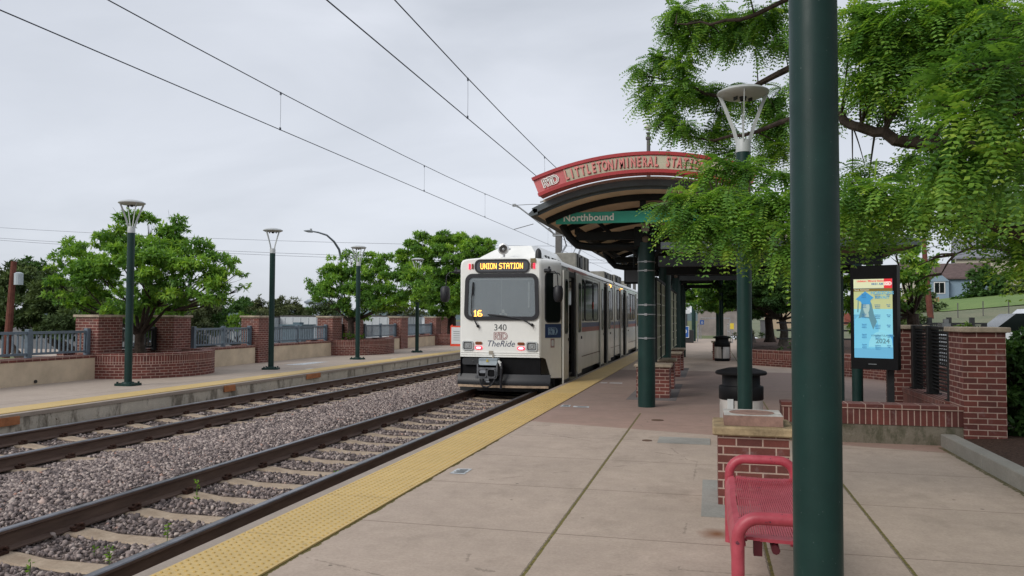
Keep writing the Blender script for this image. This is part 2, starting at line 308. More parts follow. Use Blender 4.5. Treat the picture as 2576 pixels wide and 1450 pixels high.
scr_yel=emit('screen_yellow_tint',(.42,.45,.22),.50); scr_lb=emit('screen_pale_blue',(.20,.50,.60),.50); scr_b=emit('screen_blue',(.04,.25,.50),.50); scr_cr=emit('screen_cream',(.60,.62,.40),.50); scr_rd=emit('screen_red',(.65,.02,.03),.50); scr_dk=emit('screen_dark_text',(.02,.10,.22),.8); scr_br=emit('screen_brown_bar',(.16,.11,.02),.50); scr_wh=emit('screen_white',(.75,.8,.75),.50); scr_sk=emit('screen_portrait_face',(.30,.42,.40),.50); scr_gown=emit('screen_gown',(.13,.42,.58),.5); scr_hair=emit('screen_portrait_hair',(.08,.20,.25),.50); scr_mid=emit('screen_mid_blue',(.10,.33,.50),.50)
greenlit=emit('green_signal_lit',(.05,1,.35),4)
# ------------------------------------------------------------------ mesh helpers
class MB:
    def __init__(s): s.v=[]; s.f=[]; s.m=[]; s.uv={}
    def add(s,vs,fs,mi=0,uvs=None):
        b=len(s.v); s.v+= [tuple(p) for p in vs]
        for i,f in enumerate(fs):
            if uvs: s.uv[len(s.f)]=uvs[i]
            s.f.append(tuple(b+k for k in f)); s.m.append(mi)
        return s
    def box(s,x0,x1,y0,y1,z0,z1,mi=0,bev=0):
        if bev:
            b=bev; V=[];
            for z,i in ((z0,b),(z0+b,0),(z1-b,0),(z1,b)):
                for (x,y) in ((x0+i+b,y0+i),(x1-i-b,y0+i),(x1-i,y0+i+b),(x1-i,y1-i-b),(x1-i-b,y1-i),(x0+i+b,y1-i),(x0+i,y1-i-b),(x0+i,y0+i+b)): V.append((x,y,z))
            F=[tuple(range(7,-1,-1)),tuple(range(24,32))]
            for r in range(3):
                for k in range(8): F.append((r*8+k,r*8+(k+1)%8,r*8+8+(k+1)%8,r*8+8+k))
            return s.add(V,F,mi)
        V=[(x0,y0,z0),(x1,y0,z0),(x1,y1,z0),(x0,y1,z0),(x0,y0,z1),(x1,y0,z1),(x1,y1,z1),(x0,y1,z1)]
        return s.add(V,[(3,2,1,0),(4,5,6,7),(0,1,5,4),(1,2,6,5),(2,3,7,6),(3,0,4,7)],mi)
    def obox(s,c,sx,sy,sz,rz=0,rx=0,ry=0,mi=0):
        M=Matrix.Translation(c)@Matrix.Rotation(rz,4,'Z')@Matrix.Rotation(rx,4,'X')@Matrix.Rotation(ry,4,'Y')
        V=[M@Vector((a*sx/2,b*sy/2,d*sz/2)) for d in(-1,1) for a,b in((-1,-1),(1,-1),(1,1),(-1,1))]
        return s.add(V,[(3,2,1,0),(4,5,6,7),(0,1,5,4),(1,2,6,5),(2,3,7,6),(3,0,4,7)],mi)
    def tube(s,pts,r,n=10,mi=0,cap=True):
        pts=[Vector(p) for p in pts]; rs=r if isinstance(r,(list,tuple)) else [r]*len(pts)
        V=[];ref=None
        for i,p in enumerate(pts):
            d=(pts[min(i+1,len(pts)-1)]-pts[max(i-1,0)]).normalized()
            if ref is None: ref=d.orthogonal().normalized()
            u=(ref-d*ref.dot(d)); u=u.normalized() if u.length>1e-5 else d.orthogonal().normalized(); ref=u; w=d.cross(u)
            for k in range(n): a=2*PI*k/n; V.append(p+(u*math.cos(a)+w*math.sin(a))*rs[i])
        F=[]
        for i in range(len(pts)-1):
            for k in range(n): F.append((i*n+k,i*n+(k+1)%n,(i+1)*n+(k+1)%n,(i+1)*n+k))
        if cap: F.append(tuple(range(n-1,-1,-1))); F.append(tuple((len(pts)-1)*n+k for k in range(n)))
        return s.add(V,F,mi)
    def cyl(s,p0,p1,r0,r1=None,n=16,mi=0): return s.tube([p0,p1],[r0,r1 if r1 is not None else r0],n,mi)
    def lathe(s,prof,c=(0,0,0),n=24,mi=0,axis='Z'):
        V=[];F=[]
        for r,z in prof:
            for k in range(n):
                a=2*PI*k/n; x,y=r*math.cos(a),r*math.sin(a)
                V.append((c[0]+x,c[1]+y,c[2]+z) if axis=='Z' else (c[0]+x,c[1]+z,c[2]+y))
        for i in range(len(prof)-1):
            for k in range(n):
                q=(i*n+k,i*n+(k+1)%n,(i+1)*n+(k+1)%n,(i+1)*n+k); F.append(q if axis=='Z' else q[::-1])
        return s.add(V,F,mi)
    def ball(s,c,r,n=12,mi=0,sz=1):
        return s.lathe([(max(1e-4,r*math.sin(PI*i/8)),-r*sz*math.cos(PI*i/8)) for i in range(9)],c,n,mi)
    def plate(s,poly,o,u,v,t,mi=0,mside=None):
        o,u,v=Vector(o),Vector(u),Vector(v); w=u.cross(v).normalized()*t; n=len(poly)
        V=[o+u*a+v*b for a,b in poly]+[o+u*a+v*b+w for a,b in poly]
        s.add(V,[tuple(range(n-1,-1,-1)),tuple(range(n,2*n))],mi)
        return s.add(V,[(k,(k+1)%n,n+(k+1)%n,n+k) for k in range(n)],mi if mside is None else mside)
    def ring(s,po,pi_,o,u,v,t,mi=0):
        o,u,v=Vector(o),Vector(u),Vector(v); w=u.cross(v).normalized()*t; n=len(po)
        A=[o+u*a+v*b for a,b in po]; B=[o+u*a+v*b for a,b in pi_]
        V=A+B+[p+w for p in A]+[p+w for p in B]; F=[]
        for k in range(n):
            j=(k+1)%n
            F+= [(2*n+k,2*n+j,3*n+j,3*n+k),(k,j,2*n+j,2*n+k),(n+j,n+k,3*n+k,3*n+j),(j,k,n+k,n+j)]
        return s.add(V,F,mi)
    def build(s,name,mats,parent=None,smooth=False,loc=(0,0,0)):
        if not isinstance(mats,(list,tuple)): mats=[mats]
        off=Vector(loc)
        if parent is not None and isinstance(parent,bpy.types.Object): off=off+world_loc(parent)
        me=bpy.data.meshes.new(name); me.from_pydata([tuple(Vector(p)-off) for p in s.v],[],s.f)
        for m in mats: me.materials.append(m)
        me.polygons.foreach_set('material_index',s.m)
        uvl=me.uv_layers.new(name='UVMap'); 
        for p in me.polygons:
            if p.index in s.uv:
                for li,q in zip(p.loop_indices,s.uv[p.index]): uvl.data[li].uv=q
                continue
            n=p.normal
            if abs(n.z)>.8:
                for li,vi in zip(p.loop_indices,p.vertices): c=s.v[vi]; uvl.data[li].uv=(c[0],c[1])
            else:
                tx,ty=-n.y,n.x; l=math.hypot(tx,ty) or 1; tx/=l;ty/=l
                if abs(tx)<.02: tx=0
                if abs(ty)<.02: ty=0
                for li,vi in zip(p.loop_indices,p.vertices): c=s.v[vi]; uvl.data[li].uv=(c[0]*tx+c[1]*ty,c[2])
        if smooth:
            me.polygons.foreach_set('use_smooth',[True]*len(me.polygons))
            try: me.set_sharp_from_angle(angle=math.radians(40))
            except Exception: pass
        me.update()
        o=bpy.data.objects.new(name,me); COL.objects.link(o)
        if parent is not None: o.parent=parent
        o.location=tuple(loc)
        return o
def world_loc(o):
    v=Vector((0,0,0))
    while o is not None: v=v+Vector(o.location); o=o.parent
    return v
def tag(o,label=None,cat=None,group=None,kind=None):
    if label: o['label']=label
    if cat: o['category']=cat
    if group: o['group']=group
    if kind: o['kind']=kind
    return o
def thing(name,loc,label,cat,group=None,rz=0):
    o=bpy.data.objects.new(name,None); COL.objects.link(o); o.location=loc; o.rotation_euler[2]=rz; o.empty_display_size=.1
    return tag(o,label,cat,group)
def struct(mb,name,mats,**k): return tag(mb.build(name,mats,**k),kind='structure')
def dup(o,loc=None,label=None,rz=None,parent=None,group=None):
    c=o.copy(); COL.objects.link(c); c.parent=parent
    if loc is not None: c.location=loc
    if rz is not None: c.rotation_euler[2]=rz
    if label: c['label']=label
    if group: c['group']=group
    for ch in [x for x in o.children]: dup(ch,parent=c)
    return c
def rrect(w,h,r,n=6,cx=0,cy=0):
    P=[]
    for sx,sy,a0 in ((1,1,0),(-1,1,90),(-1,-1,180),(1,-1,270)):
        for i in range(n+1):
            a=math.radians(a0+90*i/n); P.append((cx+sx*(w/2-r)+r*math.cos(a),cy+sy*(h/2-r)+r*math.sin(a)))
    return P
def text_verts(st,size,bold=0.0,extrude=.003,outline=0.0,shear=0,spacing=1.0):
    cu=bpy.data.curves.new('t','FONT'); cu.body=st; cu.size=size; cu.offset=bold; cu.extrude=extrude; cu.shear=shear; cu.space_character=spacing
    cu.align_x='CENTER'; cu.align_y='CENTER'; cu.resolution_u=3
    if outline: cu.fill_mode='NONE' if hasattr(cu,'fill_mode') else 'NONE'; cu.bevel_depth=outline; cu.bevel_resolution=0; cu.extrude=0
    o=bpy.data.objects.new('t',cu); COL.objects.link(o)
    dg=bpy.context.evaluated_depsgraph_get(); dg.update(); me=bpy.data.meshes.new_from_object(o.evaluated_get(dg))
    V=[tuple(v.co) for v in me.vertices]; F=[tuple(p.vertices) for p in me.polygons]
    bpy.data.objects.remove(o); bpy.data.curves.remove(cu); bpy.data.meshes.remove(me)
    return V,F
def add_text(mb,st,size,o,u=(1,0,0),v=(0,0,1),mi=0,sx=1,**k):
    V,F=text_verts(st,size,**k); o,u,v=Vector(o),Vector(u).normalized(),Vector(v).normalized(); w=u.cross(v)
    if not V: return mb
    return mb.add([o+u*a*sx+v*b+w*c for a,b,c in V],F,mi)
def npmesh(name,V,F,mat,parent=None,rnd=None,loc=(0,0,0)):
    off=np.array(loc,float)
    if parent is not None: off=off+np.array(world_loc(parent))
    V=np.asarray(V,np.float32)-off.astype(np.float32); F=np.asarray(F,np.int32); nf,k=F.shape
    me=bpy.data.meshes.new(name); me.vertices.add(len(V)); me.vertices.foreach_set('co',V.ravel())
    me.loops.add(nf*k); me.loops.foreach_set('vertex_index',F.ravel()); me.polygons.add(nf)
    me.polygons.foreach_set('loop_start',np.arange(0,nf*k,k,dtype=np.int32)); me.polygons.foreach_set('loop_total',np.full(nf,k,np.int32))
    me.materials.append(mat); me.update(calc_edges=True)
    if rnd is not None:
        a=me.attributes.new('rnd','FLOAT','FACE'); a.data.foreach_set('value',np.asarray(rnd,np.float32))
    o=bpy.data.objects.new(name,me); COL.objects.link(o); o.location=loc
    if parent is not None: o.parent=parent
    return o
RNG=np.random.default_rng(7)
def unit(a): return a/np.maximum(1e-9,np.linalg.norm(a,axis=-1,keepdims=True))
def leaves(P,D,Nn,Ln,Wd):
    """rhombic leaves from base points P along D; returns verts, faces"""
    n=len(P); D=unit(D); S=unit(np.cross(D,Nn)); U=np.cross(S,D); Ln=Ln[:,None];Wd=Wd[:,None]
    a=P; b=P+D*Ln*.45+S*Wd*.5-U*Ln*.02; c=P+D*Ln-U*Ln*.12; d=P+D*Ln*.45-S*Wd*.5-U*Ln*.02
    V=np.stack([a,b,c,d],1).reshape(-1,3); F=np.arange(4*n).reshape(n,4); return V,F
# ------------------------------------------------------------------ ground and terrain
mb=MB(); mb.add([(-900,-200,-.85),(2.6,-200,-.85),(2.6,1500,-.85),(-900,1500,-.85)],[(0,1,2,3)]); struct(mb,'ground',grass)
mb=MB()                                   # the land right of the platform rises gently into a grassed hillside
prof=[(5.58,-.83),(5.63,.06),(5.9,.10),(9,.2),(14,.35),(24,1.1),(34,2.2),(60,4.2),(120,7),(300,11),(900,20)]
ys=[-200,-20,0,10,20,30,40,60,90,150,400,1500]
V=[];F=[]
for y in ys:
    for x,z in prof:
        k=min(1,max(0,(y-5)/50)); V.append((x,y,z*(.35+.65*k) if x>9 else z))
n=len(prof)
for j in range(len(ys)-1):
    for i in range(n-1): F.append((j*n+i,j*n+i+1,(j+1)*n+i+1,(j+1)*n+i))
mb.add(V,F); hill=struct(mb,'hillside_ground',hillg,smooth=True)
def grid_terrain(name,m,y0,y1,x0,x1,zf,nx=16,ny=10):
    mb=MB(); V=[];F=[]
    for j in range(ny+1):
        for i in range(nx+1):
            x=x0+(x1-x0)*i/nx; y=y0+(y1-y0)*j/ny; V.append((x,y,zf(x,y)))
    for j in range(ny):
        for i in range(nx): F.append((j*(nx+1)+i,j*(nx+1)+i+1,(j+1)*(nx+1)+i+1,(j+1)*(nx+1)+i))
    mb.add(V,F); return struct(mb,name,m,smooth=True)
def hz(x,y):    # slope seen beyond the far fence
    t=min(1,max(0,(y-34)/46)); t=t*t*(3-2*t); return .05+t*(2.35+.11*(x-17))
grid_terrain('grassy_slope',hillg,30,84,4,70,hz,20,16)
grid_terrain('green_verge',hillg2,68,90,17.5,75,lambda x,y:hz(x,y)+.05+.02*(y-68)+max(0,(x-20)*.008),16,5)
mb=MB(); mb.add([(5.2,17,.118),(60,17,.118),(60,29,.118),(5.2,29,.118)],[(0,1,2,3)]); struct(mb,'side_road',asphalt)
mb=MB(); mb.add([(-300,20,-.84),(-17.5,20,-.84),(-17.5,400,-.84),(-300,400,-.84)],[(0,1,2,3)]); struct(mb,'parking_lot',asphalt)
mb=MB(); mb.add([(-300,15,-.836),(-26,15,-.836),(-26,37,-.836),(-300,37,-.836)],[(0,1,2,3)]); struct(mb,'lawn',grass)
mb=MB(); mb.add([(-300,38,-.832),(-30,38,-.832),(-30,46,-.832),(-300,46,-.832)],[(0,1,2,3)]); struct(mb,'street',roadl)
# distant low ridge on the horizon
mb=MB(); V=[];F=[]; rr=random.Random(5)
for i in range(60):
    x=-760+i*22; h=6.5+1.5*math.sin(i*.5)+rr.random()*2.5
    V+=[(x,700,-1),(x,700+40,h),(x,760,-1)]
for i in range(59): a=i*3; F+=[(a,a+3,a+4,a+1),(a+1,a+4,a+5,a+2)]
mb.add(V,F); struct(mb,'distant_ridge',simple('distant_blue_hills',(.10,.135,.14),1,var=.1,scale=.02))
# track bed
mb=MB(); V=[];F=[]; xs=[-10.24,-9.9,-8.9,-7.9,-7.2,-6.2,-5.6,-4.6,-3.6,-3.25]; zs=[-.36,-.35,-.375,-.35,-.31,-.29,-.34,-.375,-.36,-.37]
for y in (-25,110):
    for x,z in zip(xs,zs): V.append((x,y,z))
mb.add(V,[(i,i+1,len(xs)+i+1,len(xs)+i) for i in range(len(xs)-1)]); struct(mb,'ballast_bed',ballm)
# ballast stones, denser near the camera
def stones():
    ph=(1+5**.5)/2
    ico=np.array([(-1,ph,0),(1,ph,0),(-1,-ph,0),(1,-ph,0),(0,-1,ph),(0,1,ph),(0,-1,-ph),(0,1,-ph),(ph,0,-1),(ph,0,1),(-ph,0,-1),(-ph,0,1)]); ico/=np.linalg.norm(ico[0])
    fi=np.array([(0,11,5),(0,5,1),(0,1,7),(0,7,10),(0,10,11),(1,5,9),(5,11,4),(11,10,2),(10,7,6),(7,1,8),(3,9,4),(3,4,2),(3,2,6),(3,6,8),(3,8,9),(4,9,5),(2,4,11),(6,2,10),(8,6,7),(9,8,1)])
    P=[];
    def fill(x0,x1,y0,y1,dens,cond=None):
        n=int((x1-x0)*(y1-y0)*dens); x=RNG.uniform(x0,x1,n); y=RNG.uniform(y0,y1,n); z=np.interp(x,xs,zs)
        P.append(np.stack([x,y,z],1))
    fill(-7.9,-5.3,2.2,12,1250); fill(-7.9,-5.3,12,22,760); fill(-7.9,-5.3,22,34,300)
    fill(-5.25,-3.95,2.2,12,800); fill(-5.25,-3.95,12,17.2,380); fill(-9.5,-8.1,6,24,300); fill(-9.5,-8.1,24,34,160); fill(-3.85,-3.28,2.2,10,200); fill(-10.2,-9.65,7,20,150)
    P=np.concatenate(P)
    def near_tie(x0,x1,o): 
        ph_=np.abs((P[:,1]-o+.3675)%.735-.3675); return (P[:,0]>x0)&(P[:,0]<x1)&(ph_<.135)
    P=P[~(near_tie(-5.87,-3.35,5.76)|near_tie(-10.12,-7.6,5.69))]; n=len(P)
    s=RNG.uniform(.012,.027,n)*np.where(RNG.random(n)<.08,1.3,1)
    sc=s[:,None]*RNG.uniform(.55,1.35,(n,3))*np.array([1,1,.75]); P[:,2]+=s*.35
    # random rotation
    q=unit(RNG.normal(size=(n,4))); w,x,y,z=q.T
    R=np.stack([1-2*(y*y+z*z),2*(x*y-z*w),2*(x*z+y*w),2*(x*y+z*w),1-2*(x*x+z*z),2*(y*z-x*w),2*(x*z-y*w),2*(y*z+x*w),1-2*(x*x+y*y)],1).reshape(n,3,3)
    loc=ico[None]*(1+RNG.uniform(-.38,.30,(n,12,1)))
    V=np.einsum('nij,nkj->nki',R,loc*sc[:,None,:])+P[:,None,:]
    F=(fi[None]+12*np.arange(n)[:,None,None]).reshape(-1,3)
    r=np.clip(RNG.beta(1.3,1.5,n),0,1); brown=(P[:,0]>-5.25)&(RNG.random(n)<.3); r=np.where(brown,r*.6,r)
    tag(npmesh('ballast_stones',V.reshape(-1,3),F,stonesm,rnd=np.repeat(r,20)),'grey and pinkish crushed ballast stones between the rails','ballast',kind='stuff')
stones()
# ------------------------------------------------------------------ rails, sleepers
def rail(x,label):
    y0,y1=-12,95; mb=MB()
    P=[(-.075,-.33),(.075,-.33),(.075,-.318),(.012,-.300),(.009,-.205),(.036,-.192),(.036,-.172),(-.036,-.172),(-.036,-.192),(-.009,-.205),(-.012,-.300),(-.075,-.318)]
    V=[(x+a,y,b) for y in (y0,y1) for a,b in P]; n=len(P)
    mb.add(V,[(k,k+n,(k+1)%n+n,(k+1)%n) for k in range(n) if k!=6]+[tuple(range(n)),tuple(range(2*n-1,n-1,-1))])
    H=[(.036,-.172),(.031,-.163),(.018,-.16),(-.018,-.16),(-.031,-.163),(-.036,-.172)]; V=[(x+a,y,b) for y in (y0,y1) for a,b in H]; m=len(H)
    mb.add(V,[(k,k+m,k+1+m,k+1) for k in range(m-1)],1)
    tag(mb.build('rail',[railrust,railtop]),label,'rail','running rails of the two tracks')
rail(-3.87,'brown rusty rail nearest the yellow strip of the near platform'); rail(-5.355,'rusty rail of the train track on its gravel side, away from the near platform')
rail(-8.11,'rusty rail of the empty track on its gravel side'); rail(-9.60,'rusty rail of the empty track nearest the far platform wall')
def sleeper_proto(xc):
    t=thing('concrete_sleeper',(xc,0,0),'','sleeper')
    mb=MB(); X=[-1.28,-1.2,-.55,-.30,.30,.55,1.2,1.28]; Z=[-.345,-.33,-.33,-.362,-.362,-.33,-.33,-.345]; w=.115
    V=[]
    for x,z in zip(X,Z):
        V+=[(xc+x,-w-.02,-.46),(xc+x,-w,z-.015),(xc+x,-w+.02,z),(xc+x,w-.02,z),(xc+x,w,z-.015),(xc+x,w+.02,-.46)]
    F=[]
    for i in range(len(X)-1):
        for k in range(5): F.append((i*6+k,(i+1)*6+k,(i+1)*6+k+1,i*6+k+1))
    F+=[tuple(range(5,-1,-1)),tuple((len(X)-1)*6+k for k in range(6))]
    mb.add(V,F); mb.build('block',sleeperm,t)
    for s,g in ((-1,.745),(1,.745)):
        for sd in (-1,1):
            x=xc+s*g+sd*.105; m2=MB(); m2.box(x-.028,x+.028,-.05,.05,-.335,-.305)
            m2.tube([(x-.035*sd,-.045,-.30),(x+.02*sd,-.05,-.292),(x+.03*sd,-.02,-.272),(x-.03*sd,0,-.285),(x+.03*sd,.02,-.272),(x+.02*sd,.05,-.292),(x-.035*sd,.045,-.30)],.011,5)
            m2.build('clip',clipm,t)
    return t
pn=sleeper_proto(-4.612); pf=sleeper_proto(-8.855)
first=True
for k in range(-5,50):
    y=5.76+.735*k; jit=random.Random(k).uniform(-.02,.02)
    o=pn if first else dup(pn); o.location=(-4.612+jit,y,0); first=False
    tag(o,'worn concrete sleeper of the near track the train stands on','sleeper','sleepers under the near track')
first=True
for k in range(-6,52):
    y=5.69+.735*k; jit=random.Random(k+99).uniform(-.02,.02)
    o=pf if first else dup(pf); o.location=(-8.855+jit,y,0); first=False
    tag(o,'tan concrete sleeper of the empty track beside the far platform','sleeper','sleepers under the far track')
# ------------------------------------------------------------------ platforms
mb=MB()
def sheet(mb,x0,x1,y0,y1,z,mi=0,nx=1,ny=1):
    mb.add([(x0,y0,z),(x1,y0,z),(x1,y1,z),(x0,y1,z)],[(0,1,2,3)],mi)
sheet(mb,-3.05,2.64,-12,60,0,0); sheet(mb,2.64,3.1,10.25,13.8,0,0); sheet(mb,2.64,4.95,13.8,42,0,0)
sheet(mb,-3.243,-3.05,-12,75,0,1)
mb.add([(-3.243,-12,0),(-3.243,75,0),(-3.225,75,-.6),(-3.225,-12,-.6)],[(0,3,2,1)],1)
struct(mb,'near_platform',[platm,edgetop])
mb=MB(); sheet(mb,-14.3,-10.42,-12,80,0,0); sheet(mb,-10.42,-10.27,-12,80,0,1)
mb.add([(-10.27,-12,0),(-10.27,80,0),(-10.27,80,-.06),(-10.27,-12,-.06)],[(0,1,2,3)],1)
mb.add([(-10.285,-12,-.06),(-10.285,80,-.06),(-10.285,80,-.6),(-10.285,-12,-.6)],[(0,1,2,3)],2)
struct(mb,'far_platform',[platm2,edgetop,edgeconc])
def tact(name,x0,x1,y0,y1,dy1,dx=1):
    mb=MB(); mb.box(x0,x1,y0,y1,.001,.012,0)
    xs_=np.arange(x0+.03,x1-.01,.0595); ys_=np.arange(max(y0,2.2 if dx>0 else 8),dy1,.0595)
    for X in xs_:
        for Y in ys_:
            V=[];n=6
            for r,z in ((.0125,.0122),(.008,.0175)):
                for k in range(n): a=2*PI*k/n+.3; V.append((X+r*math.cos(a),Y+r*math.sin(a),z))
            mb.add(V,[(k,(k+1)%n,n+(k+1)%n,n+k) for k in range(n)]+[tuple(range(n,2*n))],1)
    struct(mb,name,[yellow,domem])
tact('tactile_paving',-3.125,-2.525,-12,75,15.5); tact('far_tactile_paving',-11.02,-10.42,-12,80,8,-1)
# stickers and other marks lying on the platforms
def decal(pts,label,dark=True):
    z=.004; mb=MB(); mb.add([(x,y,z) for x,y in pts],[(0,1,2,3)])
    t=mb.build('floor_sticker',[paper]); tag(t,label,'floor sticker')
    if dark:
        A,B,Cc,D=[Vector((x,y,0)) for x,y in pts]; m2=MB(); r=random.Random(len(label))
        def q(u,v): p=(A*(1-u)+B*u)*(1-v)+(D*(1-u)+Cc*u)*v; return (p.x,p.y,.0075)
        for i in range(4):
            v=.2+.17*i; u0=.15+r.random()*.15; m2.add([q(u0,v),q(.85,v),q(.85,v+.07),q(u0,v+.07)],[(0,1,2,3)])
        m2.build('lettering',darkink,t)
decal([(-2.43,7.31),(-2.28,7.31),(-2.28,7.59),(-2.43,7.57)],'small printed white sticker beside the yellow strip, nearest the camera')
decal([(-2.45,13.24),(-2.29,13.26),(-2.31,13.53),(-2.46,13.52)],'square worn sticker on pink paving before the green shelter column')
decal([(-2.23,13.23),(-1.96,13.23),(-1.98,13.42),(-2.25,13.43)],'oblong white sticker on pink paving left of the green shelter column')
decal([(-2.24,18.26),(-1.95,18.28),(-1.95,18.46),(-2.24,18.44)],'oblong white sticker beside the open train door, further along the platform',False)
decal([(-2.44,18.26),(-2.29,18.26),(-2.29,18.42),(-2.44,18.42)],'small square sticker touching the yellow strip by the train',False)
decal([(-10.95,14.6),(-10.8,14.6),(-10.8,15.05),(-10.95,15.05)][::1],'pale sticker by the yellow strip right of the nearest far platform lamp',False)
decal([(-12.8,22.2),(-12.2,22.4),(-12.3,24.3),(-12.7,24.0)],'large pale patch on the far platform beyond the second lamp',False)
decal([(-11.2,20.55),(-11.05,20.55),(-11.05,20.95),(-11.2,20.95)],'pale sticker on the far platform edge near the second lamp',False)
decal([(-11.2,26.8),(-11.05,26.8),(-11.05,27.3),(-11.2,27.3)],'pale sticker on the far platform edge beside the third lamp',False)
for (x,y,a,b,lab) in ((-.07,6.24,.9,1.4,'light grey concrete patch under the near brick pedestal'),(-.62,9.75,.62,.5,'square metal cover plate in the paving left of the near litter bin')):
    mb=MB(); mb.box(x,x+a,y,y+b,.0005,.006); tag(mb.build('paving_patch',[plain_conc('patch_'+str(int(y)),(.33,.32,.29),.25)]),lab,'paving patch')
    m2=MB(); m2.box(x-.025,x-.003,y,y+b,.0005,.004); o=bpy.data.objects[-1] if False else None
for (x0,x1,y0,y1,lab) in ((-1.50,-.60,14.75,18.5,'dark concrete patch under the first pair of shelter pedestals'),(-1.50,-.60,20.6,24.5,'dark concrete patch under the second pair of shelter pedestals')):
    mb=MB(); mb.box(x0,x1,y0,y1,.0005,.005); tag(mb.build('paving_patch',[slabd]),lab,'paving patch')
for i,(x,y,r_,lab) in enumerate(((-.75,11.9,.09,'small round drain cover further from the camera, near the litter bin'),(-.75,9.9,.06,'small round drain cover beside the square cover plate'))):
    mb=MB(); mb.cyl((x,y,.0005),(x,y,.006),r_,n=20); tag(mb.build('drain_cover',[simple('drain_iron%d'%i,(.13,.08,.055),.8)]),lab,'drain cover')
# orange timber patches on the far platform edge
for (y0,y1,z0,z1,lab) in ((8.8,10.05,-.16,-.035,'orange plywood patch on the far platform edge, left edge of photo'),(15.35,15.75,-.15,-.02,'small orange plywood patch, middle one on the far platform edge'),(19.0,19.75,-.14,-.02,'orange plywood patch on the far platform edge, farthest along')):
    mb=MB(); mb.box(-10.27,-10.24,y0,y1,z0,z1); tag(mb.build('plywood_patch',[orange]),lab,'plywood patch')
# ------------------------------------------------------------------ overhead line
def wire(pts,r,label,grp=None,name='overhead_wire',cat='wire'):
    mb=MB(); mb.tube(pts,r,6); return tag(mb.build(name,[wirem]),label,cat,grp)
def mess(x,y):   # catenary height
    return 6.27+.5*((y-15)/22.3)**2 if x<-6 else 6.15+.42*((y-22)/18.0)**2
def cont(x,y): return 5.43+.006*(y-8) if x<-6 else 5.42-.004*(y-15)
for X,nm,hang in ((-8.85,'far',[7.6-8,15.1,23.9,31.0,44,52]),(-4.61,'near',[6.5-8,14.87,22.4,30.6,46,54])):
    t=thing('overhead_line',(X,0,0),'pair of overhead wires with thin droppers above the %s track'%('empty far' if nm=='far' else 'near train'),'overhead wires')
    ysw=[-14,-9,-4,0,4,8,12,15,18,22,26,30,34,37.3] if nm=='far' else [-14,-9,-4,0,4,8,11,14.8,18,22.5,26,30,34,37.3]
    mb=MB(); mb.tube([(X,y,mess(X,y)) for y in ysw],.010,6); mb.tube([(X,y,mess(X,74.6-y)) for y in (37.3,42,48,54,60,66,74)],.010,6); mb.build('messenger_wire',wirem,t)
    mb=MB(); mb.tube([(X,y,cont(X,y)) for y in (-14,0,8,15,22,30,37,50,74)],.0095,6); mb.build('contact_wire',wirem,t)
    for y in hang:
        zt=mess(X,y if y<37.3 else 74.6-y); zb=cont(X,y); mb=MB(); mb.tube([(X,y,zt),(X+.004,y,(zt+zb)/2),(X,y,zb)],.0035,5); mb.box(X-.012,X+.012,y-.02,y+.02,zt-.05,zt+.01); mb.box(X-.012,X+.012,y-.02,y+.02,zb-.01,zb+.05); mb.build('dropper',wirem,t)
t=thing('catenary_pole',(-6.73,36,-.3),'plain grey steel pole between the tracks carrying the overhead wires','pole')
mb=MB(); mb.box(-6.865,-6.595,35.86,36.14,-.3,7.0); mb.build('mast',steelg,t)
for s,X,lz,up in ((-1,-8.85,5.62,6.75),(1,-4.61,5.4,6.6)):
    mb=MB(); mb.tube([(-6.73+s*.14,36,5.30),(X+s*-.1,36,up)],.035,8); mb.tube([(X,36,up),(X-s*.9,36,up+.02),(-6.73+s*.14,36,up-.05)],.014,6); mb.tube([(-6.73+s*1.2,36,5.85),(X,36,lz)],.018,6)
    for k in range(5): mb.lathe([(.02,0),(.06,.03),(.02,.06)],(-6.73+s*(.25+.05*k),36,5.33+.065*k),10)
    mb.box(X-.08,X+.08,35.95,36.05,up-.06,up+.06); mb.build('cantilever_arm',steel,t)
mb=MB(); mb.box(-7.0,-6.46,35.84,36.16,5.25,5.31); mb.build('bracket',steel,t)
# second, farther catenary pole
t=thing('catenary_pole',(-6.73,74,-.3),'farther catenary pole seen small beyond the shelter roof','pole')
mb=MB(); mb.box(-6.865,-6.595,73.86,74.14,-.3,7.0); mb.build('mast',steelg,t)
mb=MB(); mb.tube([(-6.6,74,5.3),(-4.7,74,6.6)],.035,8); mb.tube([(-6.6,74,6.5),(-4.6,74,6.6)],.014,6); mb.tube([(-6.6,74,5.3),(-8.8,74,6.6)],.035,8); mb.build('cantilever_arm',steel,t)
